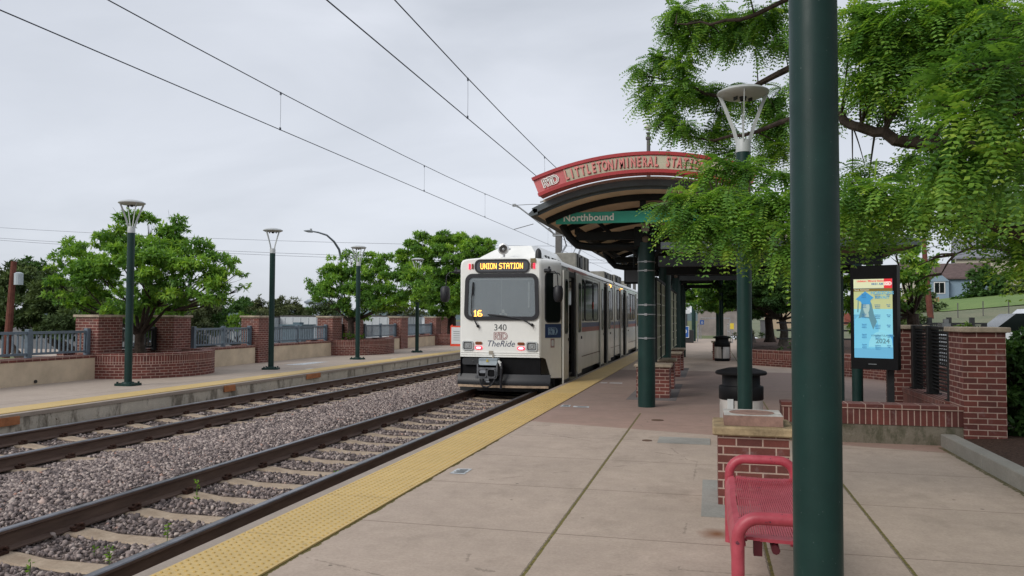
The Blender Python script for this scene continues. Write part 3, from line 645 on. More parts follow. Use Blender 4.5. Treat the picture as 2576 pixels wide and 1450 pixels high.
# ------------------------------------------------------------------ platform lamps
def lamp_proto():
    t=thing('platform_lamp',(0,0,0),'','lamp')
    mb=MB(); mb.lathe([(.078,.03),(.078,1.5),(.077,3.30)],n=28); o=mb.build('pole',gpaint,t,smooth=True)
    mb=MB(); mb.plate([(a*1.0,b*1.0) for a,b in rrect(.46,.40,.09)],(0,0,.004),(1,0,0),(0,1,0),.045); mb.lathe([(.13,.049),(.12,.075),(.085,.08)],n=20)
    for a,b in ((-1,-1),(1,-1),(1,1),(-1,1)): mb.cyl((a*.16,b*.13,.045),(a*.16,b*.13,.085),.022,n=6)
    mb.build('base_plate',gpaint,t)
    mb=MB(); mb.lathe([(.079,3.30),(.079,3.42),(.068,3.44),(.0,3.445)],n=24); mb.build('collar',lampw,t,smooth=True)
    for k in range(4):
        a=PI/4+k*PI/2+.25; c,s_=math.cos(a),math.sin(a); mb=MB()
        P=[(.06,3.40),(.10,3.55),(.19,3.80),(.245,3.93)]; w=.020; th=.005
        V=[]
        for r,z in P:
            for d in (-1,1):
                for e in (-1,1): V.append((c*(r+e*w)-s_*d*th,s_*(r+e*w)+c*d*th,z))
        F=[]
        for i in range(3):
            b=i*4; F+=[(b,b+1,b+5,b+4),(b+3,b+2,b+6,b+7),(b+2,b,b+4,b+6),(b+1,b+3,b+7,b+5)]
        F+=[(0,2,3,1),(12,13,15,14)]; mb.add(V,F); mb.build('arm',lampw,t)
    mb=MB(); mb.lathe([(.001,3.915),(.10,3.905),(.22,3.915),(.272,3.94),(.278,3.952),(.272,3.962),(.22,3.99),(.12,4.012),(.001,4.02)],n=40); mb.build('lamp_shade',lampw,t,smooth=True)
    mb=MB(); mb.box(-.10,-.085,-.03,.03,3.87,3.915); mb.box(.085,.10,-.03,.03,3.87,3.915); mb.lathe([(.03,3.87),(.04,3.91)],n=12); mb.build('lamp_fitting',blackm,t)
    return t
lp=lamp_proto(); grpL='green lamps along the far platform'; grpR='green lamps along the near platform'
lamps=[(-12.18,14.71,0,'green lamp post before the nearest curved brick planter on the far platform',grpL),(-12.08,20.3,.3,'second green lamp post of the far platform, before a lone brick pillar',grpL),(-12.05,25.95,-.2,'third green lamp post of the far platform, before the second brick planter',grpL),(-12.08,31.9,.5,'farthest green lamp post of the far platform, nearest the train front',grpL),
 (.344,2.82,.1,'thick dark green pole close to the camera, overlapping the red bench',grpR),(.365,8.93,.55,'dark green lamp post standing behind the brick pedestal, lamp among leaves',grpR),(.43,30.9,.2,'green lamp post right behind the distant litter bin',grpR),(.35,36.2,.8,'thin dark lamp post hidden just behind another one, far along the platform',grpR)]
for i,(x,y,rz,lab,g) in enumerate(lamps):
    o=lp if i==0 else dup(lp); o.location=(x,y,0); o.rotation_euler[2]=rz; tag(o,lab,'lamp',g)
# ------------------------------------------------------------------ far platform wall: stucco segments, brick piers, planters, railings
def stucco(y0,y1,lab,first=None):
    t=thing('low_wall',(-14.2,y0,0),lab,'low wall','low stucco walls behind the far platform')
    mb=MB(); mb.box(-14.55,-14.2,y0,y1,-.3,.505); mb.build('wall',creamw,t)
    mb=MB(); mb.box(-14.62,-14.185,y0,y1,.507,.572,0,bev=.004); mb.build('coping',rowlock,t)
def pier(x0,x1,y0,y1,lab,zb=-.3,zt=1.46,cap=.065,grp=None,name='brick_pillar'):
    t=thing(name,((x0+x1)/2,(y0+y1)/2,0),lab,'brick pillar',grp)
    mb=MB(); mb.box(x0,x1,y0,y1,zb,zt); mb.build('shaft',brick,t)
    mb=MB(); mb.box(x0-.045,x1+.045,y0-.045,y1+.045,zt+.001,zt+cap,0,bev=.008); mb.build('cap',stone,t); return t
GP='brick pillars along the far platform'
XW=-14.2
stucco(6.0,16.03,'cream wall segment left of the nearest planter'); stucco(18.9,22.9,'cream wall segment between the nearest planter and the second lamp'); stucco(23.75,28.25,'cream wall between the lone pillar and the second planter'); stucco(31.3,35.2,'short cream wall right of the second planter'); stucco(36.1,40.2,'cream wall segment ending at the farthest planter')
pier(-14.75,-14.16,15.85,16.75,'brick pillar at the left end of the nearest planter','',0) if False else None
pier(-14.80,-14.15,16.05,16.85,'brick pillar at the left end of the nearest curved planter',grp=GP)
pier(-15.05,-14.45,19.2,19.95,'brick pillar at the back right of the nearest curved planter, partly shaded',grp=GP)
pier(-14.75,-14.12,22.95,23.7,'lone brick pillar directly behind the second far lamp',grp=GP)
pier(-14.80,-14.15,28.2,29.0,'brick pillar at the left end of the second curved planter',grp=GP)
pier(-15.05,-14.45,30.9,31.7,'brick pillar at the back right of the second curved planter',grp=GP)
pier(-14.75,-14.12,35.2,36.05,'slim looking brick pillar left of the fourth far lamp',grp=GP)
pier(-14.80,-14.15,40.2,41.0,'brick pillar at the left end of the farthest planter',grp=GP)
pier(-15.05,-14.45,43.0,43.8,'brick pillar at the back of the farthest planter near the train',grp=GP)
def curved_planter(y0,y1,bul,lab,xw=-14.2):
    t=thing('brick_planter',(xw,(y0+y1)/2,0),lab,'planter','curved brick planters on the far platform')
    yc=(y0+y1)/2; h=(y1-y0)/2; n=36; O=[]
    for i in range(n+1):
        a=PI*i/n; O.append((xw+bul*math.sin(a)**.8,yc-h*math.cos(a)))
    arc=[0]
    for i in range(n): arc.append(arc[-1]+math.hypot(O[i+1][0]-O[i][0],O[i+1][1]-O[i][1]))
    def band(z0,z1,off,mi,mb):
        V=[];F=[];U=[]
        for i,(x,y) in enumerate(O):
            j0=max(0,i-1); j1=min(n,i+1); dx,dy=O[j1][0]-O[j0][0],O[j1][1]-O[j0][1]; l=math.hypot(dx,dy); nx,ny=dy/l,-dx/l
            V+=[(x+nx*off,y+ny*off,z0),(x+nx*off,y+ny*off,z1)]
        for i in range(n): F.append((2*i,2*i+2,2*i+3,2*i+1)); U.append([(arc[i],z0),(arc[i+1],z0),(arc[i+1],z1),(arc[i],z1)])
        mb.add(V,F,mi,U)
    mb=MB(); band(-.02,.345,0,0,mb); band(.345,.535,.0,1,mb); band(.535,.60,.004,2,mb)
    # top and inner face
    V=[];F=[]
    for i,(x,y) in enumerate(O):
        k=.80; V+=[(x+.004,y,.60),(xw+(x-xw)*k-.02,yc+(y-yc)*.88,.60),(xw+(x-xw)*k-.02,yc+(y-yc)*.88,.45)]
    for i in range(n): F+=[(3*i,3*i+3,3*i+4,3*i+1),(3*i+1,3*i+4,3*i+5,3*i+2)]
    mb.add(V,F,2); mb.build('curved_wall',[brick,soldier,rowlock],t)
    mb=MB(); mb.add([(xw+(x-xw)*.82-.02,yc+(y-yc)*.9,.50) for x,y in O]+[(xw-1.0,yc+h,.50),(xw-1.0,yc-h,.50)],[tuple(range(n+1))+(n+1,n+2)]); mb.build('soil',mulch,t)
    mb=MB(); mb.box(xw-1.1,xw-.9,y0,y1,-.3,.60); mb.build('back_wall',brick,t)
curved_planter(16.02,19.45,1.62,'nearest curved brick planter with one large tree, behind the first lamp')
curved_planter(28.24,32.3,1.5,'second curved brick planter with leafy ground plants and a tree')
curved_planter(40.3,45.0,1.4,'farthest brick planter beside the train front, holding a tall tree')
def railing(y0,y1,lab,posts=1,x=-14.42,z0=.60,z1=1.15,mat=railpaint,grp='grey blue railings on the far low wall'):
    t=thing('railing',(x,y0,0),lab,'railing',grp)
    mb=MB(); mb.box(x-.03,x+.03,y0,y1,z1-.06,z1); mb.build('top_rail',mat,t)
    mb=MB(); mb.box(x-.025,x+.025,y0,y1,z0+.03,z0+.08); mb.build('bottom_rail',mat,t)
    n=int((y1-y0)/.125); ns=posts+2; yp=[y0+.05+(y1-y0-.1)*k/(posts+1) for k in range(ns)]
    for y in yp:
        m2=MB(); m2.box(x-.055,x+.055,y-.055,y+.055,.55,z1+.05,0,bev=.006); m2.build('post',mat,t)
    for k in range(1,n):
        y=y0+(y1-y0)*k/n
        if min(abs(y-q) for q in yp)>.07: m2=MB(); m2.box(x-.015,x+.015,y-.015,y+.015,z0+.081,z1-.061); m2.build('baluster',mat,t)
railing(10.9,16.05,'grey blue railing left of the nearest planter, cut by the photo edge',posts=2); railing(20.0,22.95,'grey blue railing between the nearest planter and the lone pillar'); railing(23.7,28.2,'grey blue railing in front of the white trailers'); railing(31.7,35.2,'grey blue railing right of the second planter'); railing(36.05,40.2,'grey blue railing between the last two pillars')
railing(17.0,19.2,'dark railing behind the nearest tree between two pillars',posts=0,x=-15.05,mat=blackm,grp='dark railings behind the trees'); railing(29.1,30.9,'dark railing behind the second tree between two pillars',posts=0,x=-15.05,mat=blackm,grp='dark railings behind the trees')
mb=MB(); mb.tube([(-14.21,14.3,.07),(-14.17,14.3,.07)],.035,12); tag(mb.build('drain_outlet',[blackm]),'small black drain pipe outlet low in the cream wall','drain outlet')
# sandwich board by the train
t=thing('sandwich_board',(-12.72,39.3,0),'orange plastic sandwich board with a white notice beside the train','sign board')
mb=MB(); po=[(-.33,0),(.33,0),(.33,1.05),(.22,1.12),(.22,1.05),(-.22,1.05),(-.22,1.12),(-.33,1.05)]
mb.plate(po,(-12.72,39.3,0),(1,0,0),(0,0,1),-.05); mb.build('frame',orangep,t)
mb=MB(); mb.plate([(-.27,.12),(.27,.12),(.27,.98),(-.27,.98)],(-12.72,39.294,0),(1,0,0),(0,0,1),.004); mb.build('notice',paperw,t)
mb=MB()
for k in range(5): mb.plate([(-.16,.75-k*.11),(.18,.75-k*.11),(.18,.77-k*.11),(-.16,.77-k*.11)],(-12.72,39.288,0),(1,0,0),(0,0,1),.002)
mb.build('lettering',darkink,t)
# ------------------------------------------------------------------ light rail train
XC=-4.61; HW=1.30; YF=17.43; YB=41.9; XS=XC+HW
T=thing('light_rail_train',(XC,YF,-.16),'white light rail train with open doors and amber UNION STATION sign at the near platform','train')
ex=Vector((1,0,0)); ez=Vector((0,0,1))
def prof(hw,zt,zb,k=1):
    return [(hw,zb),(hw,zt-.17),(hw-.012,zt-.09),(hw-.05,zt-.035),(hw-.14,zt-.008),(hw*.5,zt+.02),(0,zt+.03),(-hw*.5,zt+.02),(-hw+.14,zt-.008),(-hw+.05,zt-.035),(-hw+.012,zt-.09),(-hw,zt-.17),(-hw,zb)]
def loft(mb,rings,mi=0):
    n=len(rings[0][1]); V=[(XC+a,y,b) for y,P in rings for a,b in P]; F=[]
    for i in range(len(rings)-1):
        for k in range(n-1): F.append((i*n+k,i*n+k+1,(i+1)*n+k+1,(i+1)*n+k))
    mb.add(V,F,mi)
# cab shell
mb=MB(); f0=prof(.885,2.835,.62); 
zt=2.845
fr=[(a,b) for a,b in prof(.905,zt-.03,.60)]
loft(mb,[(YF,fr),(YF+.03,prof(.945,zt-.01,.60)),(YF+.09,prof(.965,zt,.60))])
def facepoly(hw_b,hw_t,z0,z1): return [(-hw_b,z0),(hw_b,z0),(hw_t,z1),(-hw_t,z1)]
P=fr; mb.add([(XC+a,YF,b) for a,b in P],[tuple(range(len(P)-1,-1,-1))])
loft(mb,[(YF+.09,prof(.965,zt,2.2)),(18.02,prof(HW,zt,2.2)),(18.06,prof(HW,zt,2.2))])
for s in (1,-1):      # tapered cab sides, bottom edge slanting down
    a=.965; V=[(XC+s*a,YF+.09,.60),(XC+s*1.02,YF+.175,.57),(XC+s*1.115,YF+.33,.13),(XC+s*HW,18.06,.12),(XC+s*HW,18.06,2.2),(XC+s*a,YF+.09,2.2)]
    mb.add(V,[(0,1,2,3,4,5) if s>0 else (5,4,3,2,1,0)])
def hwl(y): return .965+(y-YF-.09)*.335/1.20
def narrow_left(mb):
    for i,(x,y,z) in enumerate(mb.v):
        if x<XC and YF+.09<y<18.7:
            hw=.965+(HW-.965)*min(1,(y-YF-.09)/.5); mb.v[i]=(XC+(x-XC)*hwl(y)/hw,y,z)
narrow_left(mb); mb.build('cab_shell',white,T,smooth=True)
# roof of the car
mb=MB(); rp=prof(HW,zt,2.70); loft(mb,[(18.06,rp),(18.40,rp),(18.72,rp),(28.35,rp)]); narrow_left(mb); loft(mb,[(28.75,rp),(YB,rp)]); mb.build('roof',tside,T,smooth=True)
mb=MB(); bp=prof(HW-.10,zt-.08,.0); loft(mb,[(28.3,bp),(28.4,bp)]); 
for k in range(8): loft(mb,[(28.34+.05*k,bp),(28.365+.05*k,prof(HW-.05,zt-.04,.0)),(28.39+.05*k,bp)])
mb.build('articulation_bellows',rubber,T)
# side walls with door openings
doors=[(18.75,20.0),(25.2,26.3),(31.0,32.3),(37.6,38.9)]
walls=[(18.06,18.72),(20.0,25.2),(26.3,28.35),(28.75,31.0),(32.3,37.6),(38.9,YB)]
mb=MB()
mb.add([(XC-hwl(18.06),18.06,.13),(XC-HW,18.72,.13),(XC-HW,18.72,2.70),(XC-hwl(18.06),18.06,2.70)],[(0,3,2,1)])
for (a,b) in walls:
    mb.box(XS-.05,XS,a,b,.13 if a<28 else .16,2.70)
    if a>18.1: mb.box(XC-HW,XC-HW+.05,a,b,.13,2.70)
for (a,b) in doors: mb.box(XS-.05,XS,a,b,2.62,2.70); mb.box(XC-HW,XC-HW+.05,a,b,.0,2.70)
# thin seams / lower trim
for (a,b) in ((20.75,24.9),(26.9,28.3),(28.8,30.6),(33.0,37.3)): mb.box(XS,XS+.012,a,b,.46,.478,1); mb.box(XS,XS+.006,a,b,2.60,2.606,1)
mb.build('side_wall',[tside,railrust],T)
# dark lower skirts and running gear
mb=MB()
for a,b in ((18.1,28.2),(28.9,YB)): mb.box(XC-HW+.24,XS-.16,a,b,-.14,.128)
mb.box(XC-1.1,XC+1.1,17.95,YB-.2,-.22,-.02)
mb.build('undercarriage',blackm,T)
for y in (20.0,27.9,29.3,39.5):
    for s in (-1,1):
        m2=MB(); m2.tube([(XC+s*.69,y,.19),(XC+s*.81,y,.19)],.33,20); m2.build('wheel',railrust,T)
# interior
mb=MB(); mb.box(XC-HW+.06,XS-.06,18.1,YB-.1,.10,.13); mb.build('floor',simple('train_floor_grey',(.12,.12,.12),.8),T)
mb=MB()
for y in (18.3,20.3,24.8,26.7,30.5,32.7): mb.box(XC-.95,XS-.30,y-.02,y+.02,.13,1.9)
mb.build('interior_screen',simple('interior_cream_panel',(.34,.31,.25),.6),T)
for y0 in (20.9,21.9,22.9,23.9,27.2,29.4,33.3,34.3,35.3,36.3):
    m2=MB(); m2.box(XS-.95,XS-.10,y0,y0+.45,.55,.62); m2.obox((XS-.52,y0+.45,.95),.84,.06,.7,rx=-.15); m2.build('seat',simple('seat_blue_%d'%int(y0*10),(.03,.045,.09),.8),T)
for (a,b) in doors:
    m2=MB(); m2.cyl((XS-.25,(a+b)/2,.13),(XS-.25,(a+b)/2,2.6),.018,n=10); m2.cyl((XS-.12,a+.12,.5),(XS-.12,a+.12,2.2),.016,n=8); m2.build('grab_pole',simple('pole_yellow%d'%int(a),(.45,.42,.33),.3,.6),T)
    m2=MB(); m2.box(XS-.35,XS+.02,a,b,-.02,.02); m2.box(XS-.30,XS+.015,a,b,-.02,-.1); m2.box(XS-.6,XS-.36,a,b,.0,.13); m2.build('step',simple('step_worn%d'%int(a),(.28,.25,.17),.6),T)
    m2=MB(); m2.box(XS-.08,XS+.006,a-.03,a+.04,.0,2.66); m2.box(XS-.08,XS+.012,b-.16,b+.01,.0,2.66); m2.box(XS-.08,XS+.004,a,b,2.50,2.62); m2.build('door_frame',rubber,T)
def leaf(y0,y1,z0=-.03):
    d=MB(); x=XS+.016; d.plate([(y0,z0),(y1,z0),(y1,2.60),(y0,2.60)],(x,0,0),(0,1,0),(0,0,1),.038); t=d.build('door_leaf',tside,T)
    w=MB(); c=(y0+y1)/2; w.plate(rrect((y1-y0)*.50,1.22,.09,5,c,1.76),(x+.039,0,0),(0,1,0),(0,0,1),.006); w.build('door_window',dglass,t)
    w=MB(); w.ring(rrect((y1-y0)*.50+.06,1.28,.11,5,c,1.76),rrect((y1-y0)*.50,1.22,.09,5,c,1.76),(x+.038,0,0),(0,1,0),(0,0,1),.011); w.build('window_seal',rubber,t)
    w=MB(); w.box(x+.039,x+.06,y1-.10,y1-.05,.95,1.02); w.box(x+.039,x+.055,y0,y1,z0,z0+.10) ; w.build('door_handle',rubber,t)
for (a,b) in doors: leaf(a-.68,a-.02); leaf(b+.03,b+.70)
for (a,b) in ((20.82,21.42),(21.62,22.98),(23.18,24.12),(27.15,27.85),(29.35,30.15),(33.2,34.2),(34.4,35.4),(35.6,36.4),(39.8,40.8)):
    w=MB(); w.plate(rrect(b-a,1.06,.10,5,(a+b)/2,1.975),(XS+.002,0,0),(0,1,0),(0,0,1),.010); f=w.build('window_pane',dglass,T)
    w=MB(); w.ring(rrect(b-a+.07,1.13,.13,5,(a+b)/2,1.975),rrect(b-a,1.06,.10,5,(a+b)/2,1.975),(XS+.001,0,0),(0,1,0),(0,0,1),.020); w.build('window_seal',rubber,f)
for (a,b) in ((20.72,24.48),(27.02,28.33),(28.77,30.3),(33.02,36.9)): mb=MB(); mb.box(XS,XS+.005,a,b,1.245,1.37,0); mb.box(XS,XS+.005,a,b,1.12,1.2452,1); mb.build('side_stripe',[stripeb,striper],T)
for y,z in ((27.0,2.58),(30.6,2.58),(33.0,2.58)):
    m2=MB(); m2.tube([(XS,y,z),(XS+.05,y,z)],.045,12); m2.tube([(XS,y+.13,z),(XS+.05,y+.13,z)],.045,12); m2.build('door_lamp',amberlit if y<31 else amber,T)
for y in (22.98,34.3):
    m2=MB(); m2.box(XS+.018,XS+.03,y,y+.08,1.75,1.95); m2.build('reflector',orangep,T)
mb=MB(); add_text(mb,'340',.17,(XS+.002,18.40,2.44),u=(0,1,0),v=(0,0,1),extrude=.002); mb.build('fleet_number',darkink,T)
mb=MB(); mb.plate([(18.9,2.715),(21.6,2.715),(22.3,2.69),(21.2,2.64),(20.3,2.655),(19.4,2.63),(18.9,2.665)],(XS+.001,0,0),(0,1,0),(0,0,1),.003); mb.build('faded_red_patch',simple('faded_pink_paint',(.50,.27,.24),.6,var=.3,scale=9),T)
# front ------------------------------------------------------------
FX=XC
def fplate(name,poly,cx,cz,t,mat,par=T,y=YF): m2=MB(); m2.plate([(a+cx,b+cz) for a,b in poly],(0,y,0),(1,0,0),(0,0,1),t); return m2.build(name,mat,par)
wsx,wsz,ww,wh=-4.575,1.965,1.73,1.06
def trap(P,c,k): return [(a*(1+k*(-(b))/1.0),b) for a,b in P]
WO=trap(rrect(ww,wh,.17,7),0,.035); WI=trap(rrect(ww-.17,wh-.17,.10,7),0,.035)
g=fplate('windshield',WI,wsx,wsz,.006,wglass,y=YF-.012)
m2=MB(); m2.ring([(a+wsx,b+wsz) for a,b in WO],[(a+wsx,b+wsz) for a,b in WI],(0,YF-.001,0),(1,0,0),(0,0,1),.035); m2.build('windshield_seal',rubber,g)
# things seen through the windshield
m2=MB(); m2.box(-5.36,-3.79,YF-.006,YF-.004,1.50,2.44); m2.build('cab_interior',simple('cab_interior_grey',(.10,.115,.12),.8,var=.5,scale=3,sc3=(2.5,1,.4)),T)
for nm,bx,mt in (('cab_post',(-3.96,-3.92,1.72,2.30),(.75,.78,.77)),('cab_post',(-4.58,-4.565,1.62,2.36),(.42,.45,.46)),('cab_ceiling_edge',(-5.28,-3.85,2.352,2.370),(.7,.74,.75)),('sun_visor',(-5.30,-3.84,2.37,2.43),(.20,.24,.25)),('dashboard_papers',(-4.62,-4.44,1.51,1.60),(.85,.86,.75)),('dashboard_papers',(-4.57,-4.50,1.55,1.68),(.8,.82,.72)),('dashboard_papers',(-5.29,-5.22,1.55,1.72),(.35,.38,.38)),('dashboard',(-5.3,-3.84,1.47,1.54),(.03,.035,.04)),('driver_seat',(-4.86,-4.70,1.56,1.80),(.04,.045,.05))):
    x0,x1,z0,z1=bx; m2=MB(); m2.plate(rrect(x1-x0,z1-z0,min(x1-x0,z1-z0)*.3,3,(x0+x1)/2,(z0+z1)/2),(0,YF-.0065,0),(1,0,0),(0,0,1),.003); m2.build(nm,simple(nm+str(mt[0]),mt,.7,var=.08),T)
for cx,cz in ((-5.14,2.42),(-4.55,2.42),(-4.2,2.42)): pass
DOT={'U':["10001"]*6+["01110"],'N':["10001","11001","11001","10101","10011","10011","10001"],'I':["111","010","010","010","010","010","111"],'O':["01110"]+["10001"]*5+["01110"],'S':["01111","10000","10000","01110","00001","00001","11110"],'T':["11111"]+["00100"]*6,'A':["01110","10001","10001","11111","10001","10001","10001"],'1':["010","110","010","010","010","010","111"],'6':["01110","10000","10000","11110","10001","10001","01110"],' ':["00"]*7}
def dots(st,x0,zc,h,y,name,par,r=.42,pw=None):
    pz=h/7; p=pw or pz; wd=sum(len(DOT[c][0])+1 for c in st)-1; m2=MB(); x=x0-wd*p/2
    for c in st:
        for j,row in enumerate(DOT[c]):
            for i,b in enumerate(row):
                if b=='1': X=x+(i+.5)*p; Z=zc+h/2-(j+.5)*pz; m2.box(X-p*r,X+p*r,y-.004,y,Z-pz*r,Z+pz*r)
        x+=(len(DOT[c][0])+1)*p
    return m2.build(name,ledlit,par)
# destination display
dx,dz,dw,dh=-4.565,2.665,1.285,.31
t=fplate('destination_display',rrect(dw-.07,dh-.07,.095,6),dx,dz,.010,ledpanel,y=YF-.003)
m2=MB(); m2.ring([(a+dx,b+dz) for a,b in rrect(dw,dh,.125,6)],[(a+dx,b+dz) for a,b in rrect(dw-.07,dh-.07,.095,6)],(0,YF-.001,0),(1,0,0),(0,0,1),.028); m2.build('display_seal',rubber,t)
dots('UNION STATION',dx-.01,dz-.0,.132,YF-.0135,'led_letters',t,.40,.0142)
dots('16',-5.12,1.585,.15,YF-.021,'run_number',g,.47)
# wipers
for nm,pts in (('a',[(-5.12,1.30),(-5.20,1.44),(-5.275,1.62),(-5.26,2.0),(-5.235,2.30)]),('b',[(-3.86,1.335),(-4.06,1.45),(-4.45,1.52),(-4.88,1.565)])):
    m2=MB(); P=[(a,YF-.06,b) for a,b in pts]; m2.tube(P,[.018]+[.012]*(len(P)-1),8); m2.ball((pts[0][0],YF-.03,pts[0][1]),.035); m2.tube([(pts[0][0],YF-.05,pts[0][1]),(pts[0][0]+.04,YF-.06,pts[0][1]-.04),(pts[0][0]+.03,YF-.04,pts[0][1]-.10)],.005,5)
    m2.tube([(P[-1][0]+.0,YF-.045,P[-1][2]),(P[-2][0]+.02,YF-.045,P[-2][2])],.018,6); m2.build('wiper',rubber,T)
# lettering and logo
m2=MB(); add_text(m2,'340',.205,(-4.60,YF-.002,1.265),extrude=.002); m2.build('fleet_number',darkink,T)
m2=MB(); add_text(m2,'TheRide',.195,(-4.595,YF-.002,.90),extrude=.002,shear=.28); m2.build('slogan',navyink,T)
def logo(mb,o,h,u,v,mi=0,r=.0,w=None):
    """double-line R T D monogram, drawn as stroked outlines"""
    o,u,v=Vector(o),Vector(u).normalized(),Vector(v).normalized(); k=h; r=r or .045*h
    def st(P): mb.tube([o+u*(a-.98)*k+v*(b-.5)*k for a,b in P],r,5,mi)
    st([(0,0),(0,1),(.42,1),(.60,.93),(.68,.78),(.62,.60),(.45,.50),(.66,.0),(.47,0),(.27,.47),(.18,.47),(.18,0),(0,0)])
    st([(.18,.62),(.18,.84),(.40,.84),(.48,.73),(.40,.62),(.18,.62)])
    st([(.60,1),(1.12,1),(1.12,.84),(.98,.84),(.98,0),(.80,0),(.80,.84),(.70,.84)])
    st([(1.18,1),(1.50,1),(1.78,.86),(1.93,.5),(1.78,.14),(1.50,0),(1.10,0),(1.10,.72),(1.28,.72),(1.28,.17),(1.46,.17),(1.66,.27),(1.74,.5),(1.66,.73),(1.46,.84),(1.20,.84)])
m2=MB(); logo(m2,(-4.585,YF-.004,1.08),.165,ex,ez,r=.0055); m2.build('logo',redink,T)
# head and tail lamps
for s,hx,lx in ((-1,-5.36,-5.105),(1,-3.865,-4.115)):
    zc=.855 if s<0 else .85; h=MB(); h.ring([(a+hx,b+zc) for a,b in rrect(.26,.215,.05,5)],[(a+hx,b+zc) for a,b in rrect(.205,.165,.035,5)],(0,YF-.001,0),(1,0,0),(0,0,1),.03); b=h.build('headlight',lampw,T)
    h=MB(); h.ring([(a+hx,b+zc) for a,b in rrect(.205,.165,.035,5)],[(a+hx,b+zc) for a,b in rrect(.175,.135,.03,5)],(0,YF-.001,0),(1,0,0),(0,0,1),.012); h.build('headlight_rim',rubber,b)
    h=MB(); h.plate([(a+hx,b+zc) for a,b in rrect(.175,.135,.03,5)],(0,YF-.001,0),(1,0,0),(0,0,1),.008); h.lathe([(.001,-.012),(.03,-.02),(.05,-.009)],(hx,YF,zc),14,axis='Y'); h.build('headlight_glass',lensw,b)
    h=MB(); h.plate([(a+lx,b+zc+.06) for a,b in rrect(.165,.062,.03,5)],(0,YF-.001,0),(1,0,0),(0,0,1),.018); h.build('indicator_lamp',amber,T)
    h=MB(); h.plate([(a+lx,b+zc-.045) for a,b in rrect(.17,.072,.035,5)],(0,YF-.001,0),(1,0,0),(0,0,1),.018); q=h.build('tail_lamp',redlit,T)
    h=MB(); h.plate([(a+lx,b+zc-.045) for a,b in rrect(.11,.035,.017,5)],(0,YF-.0195,0),(1,0,0),(0,0,1),.004); h.build('lamp_core',redwhite,q)
    ux=dx+s*.755; h=MB(); h.box(ux-.028,ux+.010,YF-.02,YF,2.60,2.72); q=h.build('marker_lamp',redlit,T)
    h=MB(); ax=ux-s*.062; h.box(ax-.020,ax+.020,YF-.018,YF,2.605,2.72); h.build('marker_indicator',amber,T)
m2=MB(); m2.box(-3.90,-3.78,YF-.03,YF,2.735,2.83); m2.build('vent_box',simple('brass_box',(.22,.18,.09),.6),T)
# ribs under the lamps, tag, buffer hatch
m2=MB()
for z in (.705,.655,.61): m2.box(XC-.93,XC+.93,YF-.014,YF,z-.011,z+.011,0,bev=.003)
m2.build('bumper_rib',white,T)
m2=MB(); m2.box(-4.86,-4.76,YF-.022,YF-.015,.66,.74); m2.obox((-4.76,YF-.03,.61),.03,.008,.12,ry=.12); m2.build('coupler_tag',simple('tape_grey',(.36,.32,.26),.7),T)
# coupler pocket behind: dark recess + plow
m2=MB(); m2.box(XC-.93,XC+.93,YF+.05,YF+.12,.0,.60); m2.box(XC-.93,XC-.915,YF,YF+.06,.05,.60); m2.build('front_recess',blackp,T)
m2=MB(); V=[];F=[];n=14
for i in range(n+1):
    x=-5.60+2.16*i/n; c=(i/n-.5)*2; yy=YF-.02-.10*(1-c*c)
    V+=[(x,yy,-.03),(x,yy-.02,.04),(x,yy+.02,.13),(x,yy+.07,.22)]
for i in range(n):
    for k in range(3): F.append((i*4+k,(i+1)*4+k,(i+1)*4+k+1,i*4+k+1))
m2.add(V,F); m2.build('snow_plow',plowm,T,smooth=True)
m2=MB(); V=[];F=[]
for i in range(n+1):
    x=-5.58+2.10*i/n; c=(i/n-.5)*2; yy=YF-.045-.10*(1-c*c); V+=[(x,yy,-.075),(x,yy,-.025),(x,yy+.03,-.025),(x,yy+.03,-.075)]
for i in range(n):
    for k in range(4): F.append((i*4+k,(i+1)*4+k,(i+1)*4+(k+1)%4,i*4+(k+1)%4))
m2.add(V,F); m2.build('plow_edge',worn,T)
m2=MB(); m2.plate(rrect(.40,.15,.05,5,-5.28,.50),(0,YF-.0,0),(1,0,0),(0,0,1),.05); m2.lathe([(.001,-.06),(.02,-.055),(.022,-.05)],(-5.22,YF,.50),10,axis='Y'); m2.build('horn_cover',simple('dark_step_metal',(.03,.032,.034),.4,var=.1),T)
# coupler
cpx=-4.83
m2=MB(); m2.box(cpx-.22,cpx+.22,YF-.20,YF+.05,.42,.58,0,bev=.012); m2.obox((cpx,YF-.21,.47),.42,.02,.09,rx=-.3); c=m2.build('coupler_cover',simple('coupler_cover_blue_grey',(.27,.32,.35),.5,var=.1),T)
m2=MB(); m2.plate([(-.035,0),(.035,0),(0,.062)],(cpx-.01,YF-.225,.505),(1,0,0),(0,0,1),.004); m2.build('warning_triangle',yellowsign,c)
m2=MB(); m2.plate([(-.006,.012),(.006,.012),(.002,.04),(-.002,.04)],(cpx-.01,YF-.2285,.505),(1,0,0),(0,0,1),.002); m2.build('warning_mark',darkink,c)
cg=simple('coupler_grey',(.16,.165,.175),.5,.4,var=.3,scale=12)
m2=MB(); PO=rrect(.46,.25,.05,5,0,0)
m2.plate(PO,(cpx,YF-.26,.255),(1,0,0),(0,0,1),.02)
for hx_ in (-.105,.105): m2.ring(rrect(.20,.19,.05,5,hx_,.0),rrect(.165,.155,.04,5,hx_,0),(cpx,YF-.28,.255),(1,0,0),(0,0,1),.035)
m2.box(cpx-.27,cpx-.22,YF-.29,YF-.22,.13,.20); m2.box(cpx-.20,cpx+.20,YF-.28,YF+.05,.16,.35); m2.box(cpx-.24,cpx-.21,YF-.27,YF,.2,.46); m2.box(cpx+.21,cpx+.24,YF-.27,YF,.2,.46)
m2.box(cpx-.05,cpx+.05,YF-.31,YF-.28,.09,.14); m2.build('coupler_head',cg,T)
